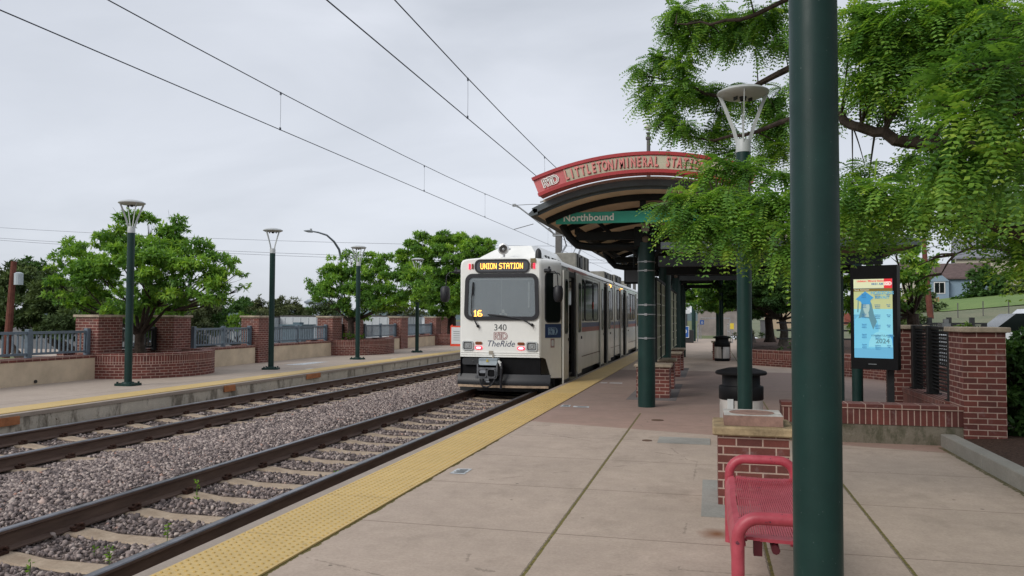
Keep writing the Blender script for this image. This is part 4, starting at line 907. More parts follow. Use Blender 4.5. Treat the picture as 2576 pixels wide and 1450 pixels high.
m2=MB(); m2.plate(rrect(.155,.145,.035,4,.105,0),(cpx,YF-.281,.255),(1,0,0),(0,0,1),.004); m2.plate(rrect(.155,.07,.03,4,-.105,-.035),(cpx,YF-.281,.255),(1,0,0),(0,0,1),.004); m2.build('coupler_socket',blackp,T)
m2=MB(); m2.plate(rrect(.14,.07,.03,4,-.105,.035),(cpx,YF-.281,.255),(1,0,0),(0,0,1),.012); m2.box(cpx-.02,cpx+.06,YF-.30,YF-.28,.055,.075); m2.build('coupler_pin',simple('bright_steel',(.42,.44,.47),.35,.7,var=.2),T)
m2=MB(); m2.tube([(cpx-.16,YF-.27,.12),(cpx-.15,YF-.29,.03),(cpx-.09,YF-.30,-.04),(cpx-.0,YF-.30,-.06),(cpx+.09,YF-.29,-.02),(cpx+.15,YF-.27,.06),(cpx+.17,YF-.25,.13)],.018,8); m2.build('air_hose',rubber,T)
m2=MB(); m2.tube([(cpx+.25,YF-.15,.50),(cpx+.31,YF-.22,.46),(cpx+.33,YF-.25,.36),(cpx+.31,YF-.24,.10),(cpx+.31,YF-.22,-.09)],[.03,.032,.034,.036,.03],10); m2.build('air_hose',rubber,T)
m2=MB(); m2.tube([(cpx+.23,YF-.15,.51),(cpx+.29,YF-.21,.48),(cpx+.315,YF-.23,.42)],.034,10); m2.build('hose_fitting',simple('white_hose_end',(.5,.5,.48),.5),T)
# cab side window, blue logo plate, notice
A=Vector((XC+.965,YF+.09,0)); Bv=Vector((XC+HW,18.06,0)); u=(Bv-A).normalized(); Ls=(Bv-A).length
m2=MB(); m2.plate(rrect(Ls*.76,1.10,.10,6,Ls*.53,1.955),A,u,ez,.012); w=m2.build('cab_side_window',dglass,T)
m2=MB(); m2.ring(rrect(Ls*.76+.05,1.15,.12,6,Ls*.53,1.955),rrect(Ls*.76,1.10,.10,6,Ls*.53,1.955),A,u,ez,.02); m2.build('window_seal',rubber,w)
m2=MB(); m2.plate([(Ls*.13,1.04),(Ls*.97,1.04),(Ls*.97,1.355),(Ls*.13,1.355)],A,u,ez,.006); q=m2.build('logo_plate',simple('plate_deep_blue',(.012,.04,.145),.4,var=.08),T)
m2=MB(); logo(m2,A+u*(Ls*.54)+u.cross(ez)*.009+ez*1.19,.155,u,ez,r=.005); m2.build('logo',simple('logo_pale_blue',(.35,.5,.62),.5),q)
m2=MB(); m2.plate([(Ls*.42,.82),(Ls*.62,.82),(Ls*.62,1.02),(Ls*.42,1.02)],A,u,ez,.005); q=m2.build('side_notice',simple('notice_pinkish',(.36,.22,.22),.5),T)
m2=MB(); m2.plate(rrect(Ls*.12,.14,.03,4,Ls*.52,.92),A+u.cross(ez)*.006,u,ez,.003); m2.build('notice_mark',paperw,q)
# mirrors
for s in (-1,1):
    bx=XC+s*1.02; m2=MB(); bb=Vector((bx,YF+.16,2.56))
    m2.tube([bb-Vector((s*.03,0,0)),bb+Vector((s*.10,0,0))],.045,10); m2.ball(bb+Vector((s*.08,0,0.0)),.055); m2.ball(bb+Vector((s*.08,0,.07)),.03)
    m2.tube([bb+Vector((s*.08,0,-.02)),bb+Vector((s*.22,-.06,-.02)),bb+Vector((s*.285,-.08,-.10)),bb+Vector((s*.30,-.09,-.34))],.012,8)
    m=m2.build('mirror_arm',rubber,T)
    m2=MB(); c=bb+Vector((s*.31,-.10,-.52)); m2.lathe([(.001,-.20),(.07,-.185),(.105,-.12),(.115,0),(.105,.12),(.07,.17),(.001,.18)],(c.x,c.y,c.z),14); m2.build('mirror',rubber,T,smooth=True)
# roof: front fairing, lamp, antenna, equipment, pantograph
m2=MB(); V=[];F=[]
R=[(17.98,-5.30,-3.86,2.85,2.86,.0),(18.06,-5.28,-3.87,2.85,2.93,.03),(18.55,-5.25,-3.90,2.85,3.22,.30),(19.2,-5.25,-3.90,2.86,3.27,.30),(21.8,-5.25,-3.90,2.86,3.27,.30)]
for y,x0,x1,z0,z1,ins in R: V+=[(x0,y,z0),(x0+ins*.35,y,z0+(z1-z0)*.55),(x0+ins*1.35,y,z1),(x1-ins*.8,y,z1),(x1-ins*.25,y,z0+(z1-z0)*.5),(x1,y,z0)]
for i in range(len(R)-1):
    for k in range(5): F.append((i*6+k+1,i*6+k,(i+1)*6+k,(i+1)*6+k+1))
F.append((5,4,3,2,1,0)); m2.add(V,F); f=m2.build('roof_fairing',white,T)
for y in (19.4,19.75,20.3,20.65,21.1): m2=MB(); m2.obox((-3.955,y,3.02),.02,.20,.055,ry=0); m2.build('fairing_vent',blackm,f)
lx,lz=-4.60,3.075
m2=MB(); m2.lathe([(.001,.12),(.09,.09),(.125,.0),(.135,-.03),(.13,-.045),(.10,-.05)],(lx,YF+.28,lz),24,axis='Y'); m2.tube([(lx,YF+.30,2.86),(lx,YF+.30,lz-.10)],.03,8); m2.box(lx-.16,lx+.16,YF+.22,YF+.36,2.85,2.875); m2.ball((lx+.14,YF+.28,lz),.03); h=m2.build('roof_headlamp',simple('chrome_lamp',(.75,.75,.75),.2,.7,var=.05),T,smooth=True)
m2=MB(); m2.lathe([(.10,-.048),(.085,-.02),(.05,.02),(.001,.04)],(lx,YF+.28,lz),20,axis='Y'); m2.build('lamp_reflector',simple('lamp_dark_bowl',(.35,.34,.33),.25,.7),h)
m2=MB(); m2.ball((lx,YF+.255,lz-.005),.035); m2.build('lamp_bulb',lensw,h)
m2=MB(); m2.lathe([(.075,0),(.075,.10),(.06,.17),(.03,.215),(.001,.23)],(-3.80,YF+.36,2.86),16); m2.box(-3.90,-3.70,YF+.3,YF+.43,2.84,2.862); m2.build('roof_horn',blackm,T,smooth=True)
for (y0,y1,x0,x1,z1) in ((22.2,24.6,-5.35,-3.65,3.34),(29.2,31.8,-5.3,-3.75,3.22),(32.3,34.6,-5.3,-3.72,3.26),(37,39,-5.3,-3.72,3.22)):
    m2=MB(); m2.box(x0,x1,y0,y1,2.90,z1,0,bev=.02); q=m2.build('roof_unit',tgrey,T)
    for k in range(4): m2=MB(); yy=y0+.2+(y1-y0-.4)*k/3; m2.box(x1,x1+.03,yy-.02,yy+.02,2.92,z1-.03); m2.build('roof_unit_rib',blackm,q)
    m2=MB(); m2.box(x1,x1+.04,y0+.5,y0+.9,2.95,z1-.1); m2.build('roof_unit_hatch',blackm,q)
    m2=MB(); m2.tube([(x1-.1,y1+.1,2.88),(x1-.05,y1+.25,2.95),(x1-.1,y1+.5,2.9)],.05,8); m2.tube([(x1-.4,y1+.1,2.88),(x1-.35,y1+.3,2.93),(x1-.4,y1+.6,2.9)],.05,8); m2.build('roof_insulator',rubber,q)
m2=MB(); 
for dx_ in (-.35,.35): m2.tube([(XC+dx_,25.0,2.95),(XC+dx_*.8,27.6,4.05)],.035,8); m2.tube([(XC+dx_*.8,27.6,4.05),(XC+dx_*.9,25.4,5.30)],.022,8)
m2.tube([(XC+.1,25.1,2.95),(XC+.1,27.5,4.0)],.015,6); m2.tube([(XC-.75,25.35,5.28),(XC-.5,25.35,5.34),(XC+.5,25.35,5.34),(XC+.75,25.35,5.28)],.03,8); m2.box(XC-.5,XC+.5,24.8,26.6,2.9,2.98); m2.build('pantograph',steel,T)
# ------------------------------------------------------------------ shelter with arched roof
SX=-.98; CZ=-.42
def arcpts(R,a0,a1,n): return [(SX+R*math.sin(math.radians(a0+(a1-a0)*i/n)),CZ+R*math.cos(math.radians(a0+(a1-a0)*i/n))) for i in range(n+1)]
def arcslab(mb,R0,R1,a,y0,y1,mi=0,n=28,miu=None):
    A=arcpts(R1,-a,a,n); B=arcpts(R0,-a,a,n); V=[];F=[];M=[]
    for y in (y0,y1):
        V+=[(x,y,z) for x,z in A]; V+=[(x,y,z) for x,z in B]
    m=n+1; o=2*m; S=[];U=[]
    for k in range(n):
        S.append((k,k+1,o+k+1,o+k)); U.append((m+k+1,m+k,o+m+k,o+m+k+1)); S.append((k+1,k,m+k,m+k+1)); S.append((o+k,o+k+1,o+m+k+1,o+m+k))
    S+=[(0,o,o+m,m),(n,m+n,o+m+n,o+n)]
    b=len(mb.v); mb.add(V,S,mi); mb.f+= [tuple(b+q for q in f) for f in U]; mb.m+=[mi if miu is None else miu]*len(U); return mb
def shelter(y0,y1,cols,lab,sign):
    t=thing('platform_shelter',(SX,y0,0),lab,'shelter','arched shelters on the near platform')
    aR=25.2
    mb=MB(); arcslab(mb,3.90,4.015,aR,y0+.10,y1,0,miu=1); mb.build('roof',[gutter,underb],t)
    mb=MB(); arcslab(mb,3.945,4.035,aR+.3,y0,y0+.10); mb.build('front_gutter',gutter,t)
    if sign: mb=MB(); arcslab(mb,4.04,4.085,22.5,y0+.03,y0+.30); mb.build('cream_fascia',cream,t)
    for s in (-1,1):      # eave: inclined fascia strip
        mb=MB(); x0=SX+s*3.99*math.sin(math.radians(aR)); z0=CZ+3.99*math.cos(math.radians(aR))
        V=[(x0,y0,z0+.03),(x0+s*.09,y0,z0-.05),(x0+s*.06,y0,z0-.10),(x0-s*.06,y0,z0-.06),(x0-s*.05,y0,z0+.02)]; n=5
        V+=[(a,y1,b) for a,_,b in V]; mb.add(V,[(k,(k+1)%n,n+(k+1)%n,n+k) for k in range(n)]+[(4,3,2,1,0),(5,6,7,8,9)]); mb.build('eave_gutter',gutter,t)
    ny=int((y1-y0)/1.5)
    for i in range(ny+1):
        y=y0+.55+i*1.5
        if y>y1-.1: break
        mb=MB(); arcslab(mb,3.80,3.898,aR-.4,y,y+.08); mb.build('roof_rib',darkpaint,t)
    mb=MB()
    mb.box(SX-.05,SX+.05,y0+.9,y1-.1,3.24,3.36)
    for s in (-1,1): mb.box(SX+s*1.25-.045,SX+s*1.25+.045,cols[0],y1-.1,2.95,3.06)
    mb.build('purlin',darkpaint,t)
    for y in cols:
        mb=MB(); mb.lathe([(.145,0),(.145,2.78)],(SX-.06,y,0),32); c=mb.build('column',gpaint,t,smooth=True)
        mb=MB(); xc=SX-.06
        for s in (-1,1):
            mb.tube([(xc,y,2.72),(xc+s*.95,y,2.72),(xc+s*1.18,y,2.76),(xc+s*1.32,y,2.90),(xc+s*1.45,y,3.12)],.07,10)
        mb.box(xc-.20,xc+.20,y-.11,y+.11,2.70,3.05,0,bev=.02); mb.box(xc-1.2,xc+1.2,y-.04,y+.04,2.84,2.98)
        for s in (-1,1): mb.tube([(xc+s*.14,y,2.55),(xc+s*.22,y,2.66),(xc+s*.4,y,2.70)],.04,8); mb.tube([(xc+s*.5,y,2.85),(xc+s*.95,y,3.28)],.035,8)
        mb.box(xc-.06,xc+.06,y-.06,y+.06,3.0,3.42); mb.build('cross_frame',darkpaint,t)
        mb=MB(); mb.ball((xc,y-.12,2.83),.062,16); mb.build('bolt_cap',simple('bolt_cap_tan%d'%int(y),(.16,.13,.10),.6),t)
    return t
sh=shelter(12.2,22.0,(13.66,19.4),'front shelter with arched roof, red station name board and green columns',True)
shelter(24.2,33.0,(26.0,31.5),'farther arched shelter of dark steel behind the front one',False)
# bands and small plates on the first column
xc=SX-.06
for z in (2.45,2.30,1.72,1.56,1.16):
    mb=MB(); mb.lathe([(.146,-.009),(.150,-.009),(.150,.009),(.146,.009)],(xc,13.66,z),32); mb.box(xc-.022,xc+.022,13.66-.158,13.66-.146,z-.02,z+.02); mb.build('strap_band',steel,sh)
# name board: red box with beige panel and raised letters
nb=thing('station_name_board',(SX,12.0,3.7),'curved red and beige LITTLETON/MINERAL STATION board on the shelter front','sign')
mb=MB(); arcslab(mb,4.09,4.395,22.3,11.93,12.19); mb.build('board_case',signred,nb)
mb=MB(); arcslab(mb,4.355,4.405,22.4,11.90,11.93); mb.build('top_trim',signred2,nb); mb=MB(); arcslab(mb,4.085,4.135,22.4,11.88,11.93); mb.build('bottom_trim',signred2,nb)
mb=MB(); A=arcpts(4.345,-15.8,22.0,30); B=arcpts(4.145,-15.8,22.0,30)
mb.add([(x,11.922,z) for x,z in A]+[(x,11.922,z) for x,z in B],[(k+1,k,31+k,32+k) for k in range(30)]); mb.build('beige_panel',beige,nb)
def arctext(st,R,a0,da,size,y,bold,mats,names,par):
    mb=MB(); ms=MB()
    for i,ch in enumerate(st):
        if ch==' ': continue
        a=math.radians(a0+da*i); u=Vector((math.cos(a),0,-math.sin(a))); v=Vector((math.sin(a),0,math.cos(a))); o=Vector((SX+R*math.sin(a),y,CZ+R*math.cos(a)))
        sx=.52 if ch not in 'I/' else .62
        add_text(mb,ch,size,o,u,v,sx=sx,bold=bold,extrude=.008)
        add_text(ms,ch,size,o+Vector((.007,.009,-.008)),u,v,sx=sx,bold=bold,extrude=.001)
    mb.build(names[0],mats[0],par); ms.build(names[1],mats[1],par)
arctext('LITTLETON/MINERAL STATION',4.245,-15.4,1.150,.205,11.905,.005,(salmon,signred2),('lettering','lettering_shadow'),nb)
mb=MB(); a=math.radians(-18.9); u=Vector((math.cos(a),0,-math.sin(a))); v=Vector((math.sin(a),0,math.cos(a))); logo(mb,Vector((SX+4.245*math.sin(a),11.915,CZ+4.245*math.cos(a))),.135,u,v,r=.0085); mb.build('logo',letterw,nb)
# green direction sign
gs=thing('direction_sign',(SX,12.8,3.1),'long green Northbound sign hung under the arched shelter roof','sign')
mb=MB(); mb.box(-2.44,.50,12.78,12.82,3.03,3.215); mb.build('panel',signgreen,gs)
mb=MB(); add_text(mb,'Northbound',.160,(-1.90,12.775,3.122),bold=.0035,extrude=.003,spacing=1.02); mb.build('lettering',letterw,gs)
mb=MB(); mb.box(-1.08,-.98,12.83,12.87,3.2,3.5); mb.box(-2.2,-2.16,12.83,12.87,3.2,3.32); mb.build('hanger',darkpaint,gs)
mb=MB(); mb.box(-1.10,-.975,13.40,13.50,2.955,3.085,0,bev=.006); tag(mb.build('junction_box',[ctrim]),'square pale junction box under the green Northbound sign','box')
# ball-topped mast above the shelter
t=thing('ball_mast',(-1.17,16,3.5),'dark mast topped with a pale ball above the name board','mast')
mb=MB(); mb.lathe([(.043,0),(.036,1.55)],(-1.17,16,3.55),16); mb.lathe([(.05,1.52),(.055,1.54),(.055,1.57),(.04,1.58)],(-1.17,16,3.55),16); mb.lathe([(.055,1.66),(.03,1.62),(.03,1.59)],(-1.17,16,3.55),16); mb.build('mast',steelg,t)
mb=MB(); mb.ball((-1.17,16,5.32),.068,20); mb.build('ball',simple('pearly_ball',(.62,.58,.54),.3,.2),t,smooth=True)
# hanging monitor
t=thing('hanging_monitor',(-1.75,17,2.7),'grey-faced monitor hanging under the shelter beside the train','monitor')
mb=MB(); mb.box(-1.76,-1.30,16.94,17.04,2.22,2.55,0,bev=.012); mb.build('case',blackp,t)
mb=MB(); mb.box(-1.73,-1.33,16.932,16.938,2.26,2.51); mb.build('screen',simple('monitor_grey',(.06,.062,.072),.3,var=.1),t); mb=MB(); mb.cyl((-1.55,17,2.55),(-1.55,17,2.86),.02,n=8); mb.build('hanger',darkpaint,t)
# side canopy running right from the shelter
t=thing('side_canopy',(1.2,14.5,2.6),'low dark side canopy with shingled roof reaching right behind the leaves','canopy')
mb=MB(); V=[(.0,12.9,2.70),(3.02,12.9,2.70),(3.02,16.1,2.70),(.0,16.1,2.70),(.0,14.5,3.0),(2.5,14.5,3.0)]; mb.add(V,[(0,1,5,4),(1,2,5),(2,3,4,5)]); mb.build('roof',roofpink,t)
mb=MB(); mb.box(-.75,3.06,12.84,12.89,2.60,2.71); mb.box(3.03,3.06,12.9,16.1,2.60,2.71); mb.build('fascia',gutter,t)
mb=MB(); mb.box(-.8,2.55,13.0,13.14,2.33,2.50); mb.box(-.8,2.55,15.5,15.64,2.33,2.50)
for k in range(4): mb.box(.1+.8*k,.2+.8*k,12.95,16.0,2.502,2.58)
mb.build('beam',darkpaint,t)
mb=MB(); mb.box(.0,3.0,12.93,16.05,2.60,2.63); mb.build('soffit',simple('canopy_soffit',(.2,.16,.12),.8),t)
for x,y in ((2.18,13.05),(2.3,15.57)):
    mb=MB(); mb.lathe([(.08,0),(.08,2.33)],(x,y,0),20); mb.build('column',gpaint,t,smooth=True)
mb=MB(); mb.box(-.9,1.1,25.0,25.12,2.66,2.80); tag(mb.build('cross_beam',[darkpaint]),'dark cross beam before the farther shelter','beam')
# windbreaks: brick pedestals with glass block panels
gp='brick pedestals under the shelter windbreaks'
for (y0,y1,lab) in ((15.17,15.80,'brick pedestal nearest the first shelter column'),(17.15,17.75,'brick pedestal at the middle of the first windbreak'),(20.70,21.25,'brick pedestal before the second windbreak'),(23.3,23.9,'brick pedestal farthest along the shelter')):
    pier(-1.345,-.735,y0,y1,lab,zb=0,zt=.575,cap=.055,grp=gp,name='brick_pedestal')
def windbreak(y0,y1,lab):
    t=thing('windbreak',(-1.05,y0,.6),lab,'windbreak','glass block windbreaks under the shelter'); z0,z1=.66,2.24
    mb=MB(); mb.box(-1.07,-1.03,y0,y1,z0,z1); mb.build('glass_panel',mesh_g,t)
    mb=MB(); n=7; m=2
    for i in range(n+1): z=z0+(z1-z0)*i/n; mb.box(-1.082,-1.018,y0,y1,z-.012,z+.012)
    for i in range(m*4+1): y=y0+(y1-y0)*i/(m*4); mb.box(-1.085,-1.015,y-.014,y+.014,z0,z1)
    mb.build('cream_grid',creamf,t)
    mb=MB(); 
    for y in (y0-.05,(y0+y1)/2,y1+.05): mb.box(-1.10,-1.0,y-.04,y+.04,.63,z1+.06)
    mb.box(-1.10,-1.0,y0,y1,z1+.0131,z1+.07); mb.build('dark_frame',darkpaint,t)
windbreak(15.9,18.9,'glass block windbreak with cream grid beside the first column'); windbreak(21.3,26.0,'farther glass block windbreak with cream grid')
# ------------------------------------------------------------------ near brick pedestal with stone slab
t=thing('brick_pedestal',(.335,6.9,0),'brick pedestal near the red bench, carrying a square pale stone slab','brick pedestal')
mb=MB(); mb.box(.06,.61,6.66,7.20,0,.56); mb.build('shaft',brick,t)
mb=MB(); mb.box(.018,.652,6.615,7.245,.561,.632,0,bev=.012)
mb.build('cap',stone_y,t)
mb=MB(); mb.box(.11,.565,6.70,7.16,.634,.716); mb.box(.109,.566,6.699,7.161,.7162,.7185,1); mb.lathe([(.18,.7186),(.18,.7205),(.001,.7206)],(.335,6.93,0),28,mi=0)
mb.build('slab',[stone_p,stone_w],t)
# ------------------------------------------------------------------ red bench
t=thing('metal_bench',(.34,4.8,0),'worn red metal bench with slatted seat and tube arms, partly behind the thick pole','bench')
for y,dz in ((5.60,0),(3.97,0)):
    mb=MB(); x0,x1=.13,.540; P=[(x0-.005,y,0),(x0-.005,y,.42)]
    for i in range(7): a=PI-PI/2*i/6; P.append((x0-.005+.10+.10*math.cos(a),y,.455+.10*math.sin(a)))
    for i in range(7): a=PI/2-PI/2*i/6; P.append((x1-.10+.10*math.cos(a),y,.455+.10*math.sin(a)))
    P.append((x1,y,0)); mb.tube(P,.031,14); mb.build('leg_frame',benchred,t,smooth=True)
def sz(x): u_=(x-.12)/.46; return .452-.012*math.sin(PI*min(1,max(0,u_)))-.06*max(0,(.07-u_)/.07)**1.5
mb=MB(); n=32
for i in range(n):
    x=.155+.36*i/(n-1); z=sz(x); mb.box(x-.0042,x+.0042,4.09,5.50,z-.009,z)
for y in (4.09,4.56,5.03,5.5): 
    for i in range(12): x=.14+.39*i/12; mb.box(x,x+.0325,y-.010,y+.010,min(sz(x),sz(x+.036))-.022,min(sz(x),sz(x+.036))-.009)
mb.build('seat_slat',benchred,t)
mb=MB(); 
for y0,y1 in ((4.03,4.10),(5.49,5.56)): 
    for i in range(12): x=.13+.405*i/12; mb.box(x,x+.0338,y0,y1,sz(x)-.014,sz(x)+.002)
E_=[(.150,sz(.15)+.002),(.118,.44),(.100,.405),(.096,.34),(.100,.325),(.104,.34),(.108,.40),(.126,.432),(.150,sz(.15)-.012)]
V=[(a,4.03,b) for a,b in E_]+[(a,4.4,b) for a,b in E_]+[(a-.006,4.8,b) for a,b in E_]+[(a,5.2,b) for a,b in E_]+[(a,5.56,b) for a,b in E_]
k=len(E_); mb.add(V,[(r*k+i,(r+1)*k+i,(r+1)*k+(i+1)%k,r*k+(i+1)%k) for r in range(4) for i in range(k)]+[tuple(range(k)),tuple(range(5*k-1,4*k-1,-1))])
mb.box(.518,.552,4.03,5.56,.40,.452); mb.build('seat_rim',benchred,t)
mb=MB(); mb.box(.20,.24,4.03,4.09,.36,.43); mb.box(.20,.24,5.50,5.56,.36,.43); mb.tube([(.3,4.0,.40),(.3,5.58,.40)],.02,8); mb.build('bracket',simple('bracket_dark_red',(.08,.015,.02),.6),t)
# ------------------------------------------------------------------ litter bins
def bin_(x,y,lab,rz=0):
    t=thing('litter_bin',(x,y,0),lab,'litter bin','litter bins on the near platform',rz); x_,y_=x,y
    def LB(prof,mat,nm,n=28): m=MB(); m.lathe(prof,(x,y,0),n); return m.build(nm,mat,t,smooth=True)
    LB([(.255,.0),(.262,.01),(.262,.09),(.255,.10)],blackp,'base'); LB([(.258,.10),(.258,.54)],canm,'body')
    LB([(.262,.50),(.268,.51),(.268,.655),(.262,.665),(.235,.67),(.228,.68),(.228,.80),(.30,.805),(.31,.815),(.31,.835),(.295,.85),(.16,.885),(.0,.90)],blackp,'hood')
    m=MB(); m.box(x-.02,x+.02,y-.275,y-.255,.02,.52); m.box(x-.03,x+.03,y-.285,y-.255,.42,.50); m.build('latch',blackp,t)
    m=MB(); m.box(x-.17,x-.10,y-.262,y-.250,.40,.52); m.build('bag_flap',simple('white_bag'+lab[:3],(.55,.57,.57),.5),t) if y<20 else None
    return t
bin_(.375,10.3,'black domed litter bin with pale metal sides near the pedestal'); bin_(.42,29.0,'small distant litter bin by a brick pedestal, further along')
pier(.10,.72,29.55,30.15,'brick pedestal behind the distant litter bin',zb=0,zt=.62,cap=.05,name='brick_pedestal')
# ------------------------------------------------------------------ low wall, pillars and louvred fence on the right
t=thing('brick_wall',(1.8,10.6,0),'low brick wall on stained concrete, left of the tall pillar','low wall')
mb=MB(); mb.box(.87,2.93,10.44,10.72,0,.225); mb.build('concrete_base',mossconc,t)
mb=MB(); mb.box(.865,2.93,10.43,10.73,.226,.405); mb.build('soldier_course',brickmat('soldier_wall',.0677,.21,RED1,RED2,MORT,off=0),t)
mb=MB(); mb.box(.86,2.94,10.42,10.74,.407,.468,0,bev=.003); mb.build('coping',rowlock,t)
pier(2.90,3.35,10.40,10.98,'tall brick pillar with stone cap at the end of the low wall',zb=-.05,zt=1.345,cap=.062)
pier(2.72,3.17,13.15,13.75,'brick pillar behind the digital display, partly hidden by it',zb=0,zt=1.345,cap=.062)
t=thing('louvred_fence',(3.03,12,0),'dark louvred metal fence on a brick wall between two pillars','fence')
mb=MB(); mb.box(2.84,3.16,10.99,13.14,0,.225,1); mb.box(2.835,3.165,10.99,13.14,.226,.40,0); mb.box(2.82,3.18,10.99,13.14,.402,.465,0,bev=.003); mb.build('base_wall',[soldier,mossconc],t)
for y in (11.15,12.15,13.0): 
    mb=MB(); mb.box(2.93,3.07,y-.055,y+.055,.465,1.41,0,bev=.006); mb.box(2.91,3.09,y-.09,y+.09,.466,.482); mb.build('post',blackm,t)
mb=MB()
for k in range(17): z=.55+.048*k; mb.obox((3.0,12.07,z),.05,1.86,.010,ry=.5)
mb.build('louvre_set',blackm,t); mb=MB(); mb.box(2.96,3.04,11.2,13.0,1.36,1.40); mb.build('top_rail',blackm,t)
mb=MB(); mb.obox((3.0,11.55,1.42),.10,.22,.05); mb.box(2.97,3.03,11.45,11.5,1.4,1.5); tag(mb.build('utility_box',[steel]),'small grey metal box fixed on top of the louvred fence','box')
# kerb and mulch bed
t=MB()
for y0,y1 in ((-4,8.93),(8.94,10.39)): t.box(2.64,2.80,y0,y1,-.1,.145,0,bev=.008)
tag(struct(t,'kerb',[curbm]),None)
mb=MB(); V=[];F=[]
for j in range(15):
    for i in range(9): x=2.80+.55*i; y=-3+1.05*j; V.append((x,min(y,10.9),.10+.025*math.sin(x*7+y*5)*.6))
for j in range(14):
    for i in range(8): F.append((j*9+i,j*9+i+1,(j+1)*9+i+1,(j+1)*9+i))
mb.add(V,F); b0=len(mb.v); mb.add([(3.1,10.85,.09),(8.5,10.85,.09),(8.5,18.2,.10),(4.95,18.2,.09),(4.95,13.8,.09),(3.1,13.8,.09)],[(0,1,2,3,4,5)]); struct(mb,'mulch_bed',[mulch],smooth=True)
# far planters in the plaza
def plan_wall(P,z1,lab,w=.25):
    t=thing('brick_planter',(P[0][0],P[0][1],0),lab,'planter','straight brick planters in the plaza')
    mb=MB()
    for (a,b) in zip(P[:-1],P[1:]):
        A=Vector((*a,0));B_=Vector((*b,0)); c=(A+B_)/2; d=B_-A; rz=math.atan2(d.y,d.x)
        for z0_,z1_,mi,gw in ((0,z1-.26,0,0),(z1-.26,z1-.07,1,0),(z1-.07,z1,2,.01)): mb.obox((c.x,c.y,(z0_+z1_)/2),d.length+gw,w+gw,z1_-z0_,rz=rz,mi=mi)
    mb.build('wall',[brick,soldier,rowlock],t); return t
plan_wall([(1.25,26.95),(3.4,24.9),(4.6,23.5)],.50,'brick planter wall crossing the plaza beyond the near bin')
plan_wall([(3.25,22.6),(3.9,21.7),(4.6,20.4),(4.9,18)],.50,'curved brick planter wall seen left of the digital display')
mb=MB(); mb.add([(1.4,27.1,.40),(3.5,25.1,.40),(4.7,23.7,.40),(8,24,.42),(8,46,.42),(1.5,46,.40)],[(0,1,2,3,4,5)]); struct(mb,'planting_bed',[mulch])
for i,(x,y) in enumerate(((1.05,31.5),(1.3,31.5),(1.55,31.5))):
    mb=MB(); mb.tube([(x,y,0),(x,y,.75),(x+.03,y+.1,.85),(x+.03,y+.5,.85),(x,y+.6,.75),(x,y+.6,0)],.03,8); tag(mb.build('bike_rack',[blackm]),'black hoop bicycle rack, %s of three beyond the far planter wall'%('left','middle','right')[i],'bike rack','hoop bicycle racks')
# mesh fence behind planter
t=thing('mesh_fence',(4.6,22,0),'dark mesh fence on the planter wall left of the digital display','fence')
mb=MB()
for k in range(36): y=16.6+.16*k; mb.box(4.98,5.0,y,y+.012,.5,1.38)
for k in range(18): z=.52+.05*k; mb.box(4.985,4.995,16.6,22.3,z,z+.012)
mb.build('mesh',blackm,t); mb=MB()
for y in (16.6,18.5,20.4,22.3): mb.box(4.95,5.03,y-.04,y+.04,.45,1.42)
mb.build('post',blackm,t)
# ------------------------------------------------------------------ digital display
A=Vector((1.83,11.42,0)); Bv=Vector((2.36,11.20,0)); u=(Bv-A).normalized(); w=u.cross(ez); WD=(Bv-A).length
t=thing('digital_display',(2.2,11.4,0),'tall black digital display showing train times over a graduation poster','display')
mb=MB(); mb.plate([(0,.835),(WD,.835),(WD,2.205),(0,2.205)],A,u,ez,-.20); mb.build('case',blackp,t)
def dp(name,poly,mat,lay,par=None): m=MB(); m.plate(poly,A+w*(.001+.0012*lay),u,ez,.001); return m.build(name,mat,par)
def R_(x0,x1,y0,y1): return [(x0,y0),(x1,y0),(x1,y1),(x0,y1)]
k=WD/.563; X0,X1,Z0,Z1=.045,WD-.055,.985,2.025; SW=X1-X0; SH=Z1-Z0
def S(a,b): return (X0+SW*a,Z0+SH*b)
def SP(P): return [S(a,b) for a,b in P]
sc=dp('screen',R_(X0,X1,Z0,Z1),scr_mid,0,t)
nb_=24
def ell(cx,cy,rx,ry,a0=0,a1=360,n=20): return [(cx+rx*math.cos(math.radians(a0+(a1-a0)*i/n)),cy+ry*math.sin(math.radians(a0+(a1-a0)*i/n))) for i in range(n+1)]
dp('poster_band',SP([(0,.62),(1,.62),(1,.87),(0,.87)]),scr_yel,1,sc); dp('poster_band',SP([(0,.55),(1,.55),(1,.62),(0,.62)]),scr_lb,1,sc); dp('poster_shape',SP([(.50,.30),(1,.30),(1,.57),(.85,.62),(.7,.62),(.5,.62)]),scr_lb,2,sc); dp('poster_shape',SP([(0,.15),(1,.15),(1,.30),(0,.30)]),scr_b,1,sc); dp('poster_shape',SP([(0,0),(1,0),(1,.15),(0,.15)]),scr_mid,1,sc)
dp('poster_gown',SP([(0,.12),(.02,.48),(.10,.53),(.30,.50),(.44,.53),(.62,.47),(.68,.12)]),scr_gown,3,sc); dp('poster_hair',SP([(.12,.50),(.18,.60),(.20,.70),(.28,.75),(.40,.75),(.47,.68),(.52,.56),(.60,.46),(.50,.36),(.40,.50),(.24,.52)]),scr_hair,4,sc)
dp('poster_face',SP(ell(.33,.645,.085,.085)),scr_sk,5,sc); dp('poster_neck',SP([(.28,.52),(.40,.52),(.38,.58),(.29,.58)]),scr_sk,5,sc)
dp('poster_cap',SP([(.05,.745),(.30,.845),(.52,.765),(.44,.73),(.44,.68),(.22,.68),(.18,.715)]),scr_b,6,sc); dp('poster_tassel',SP([(.09,.58),(.12,.58),(.13,.735),(.11,.74)]),scr_hair,7,sc)
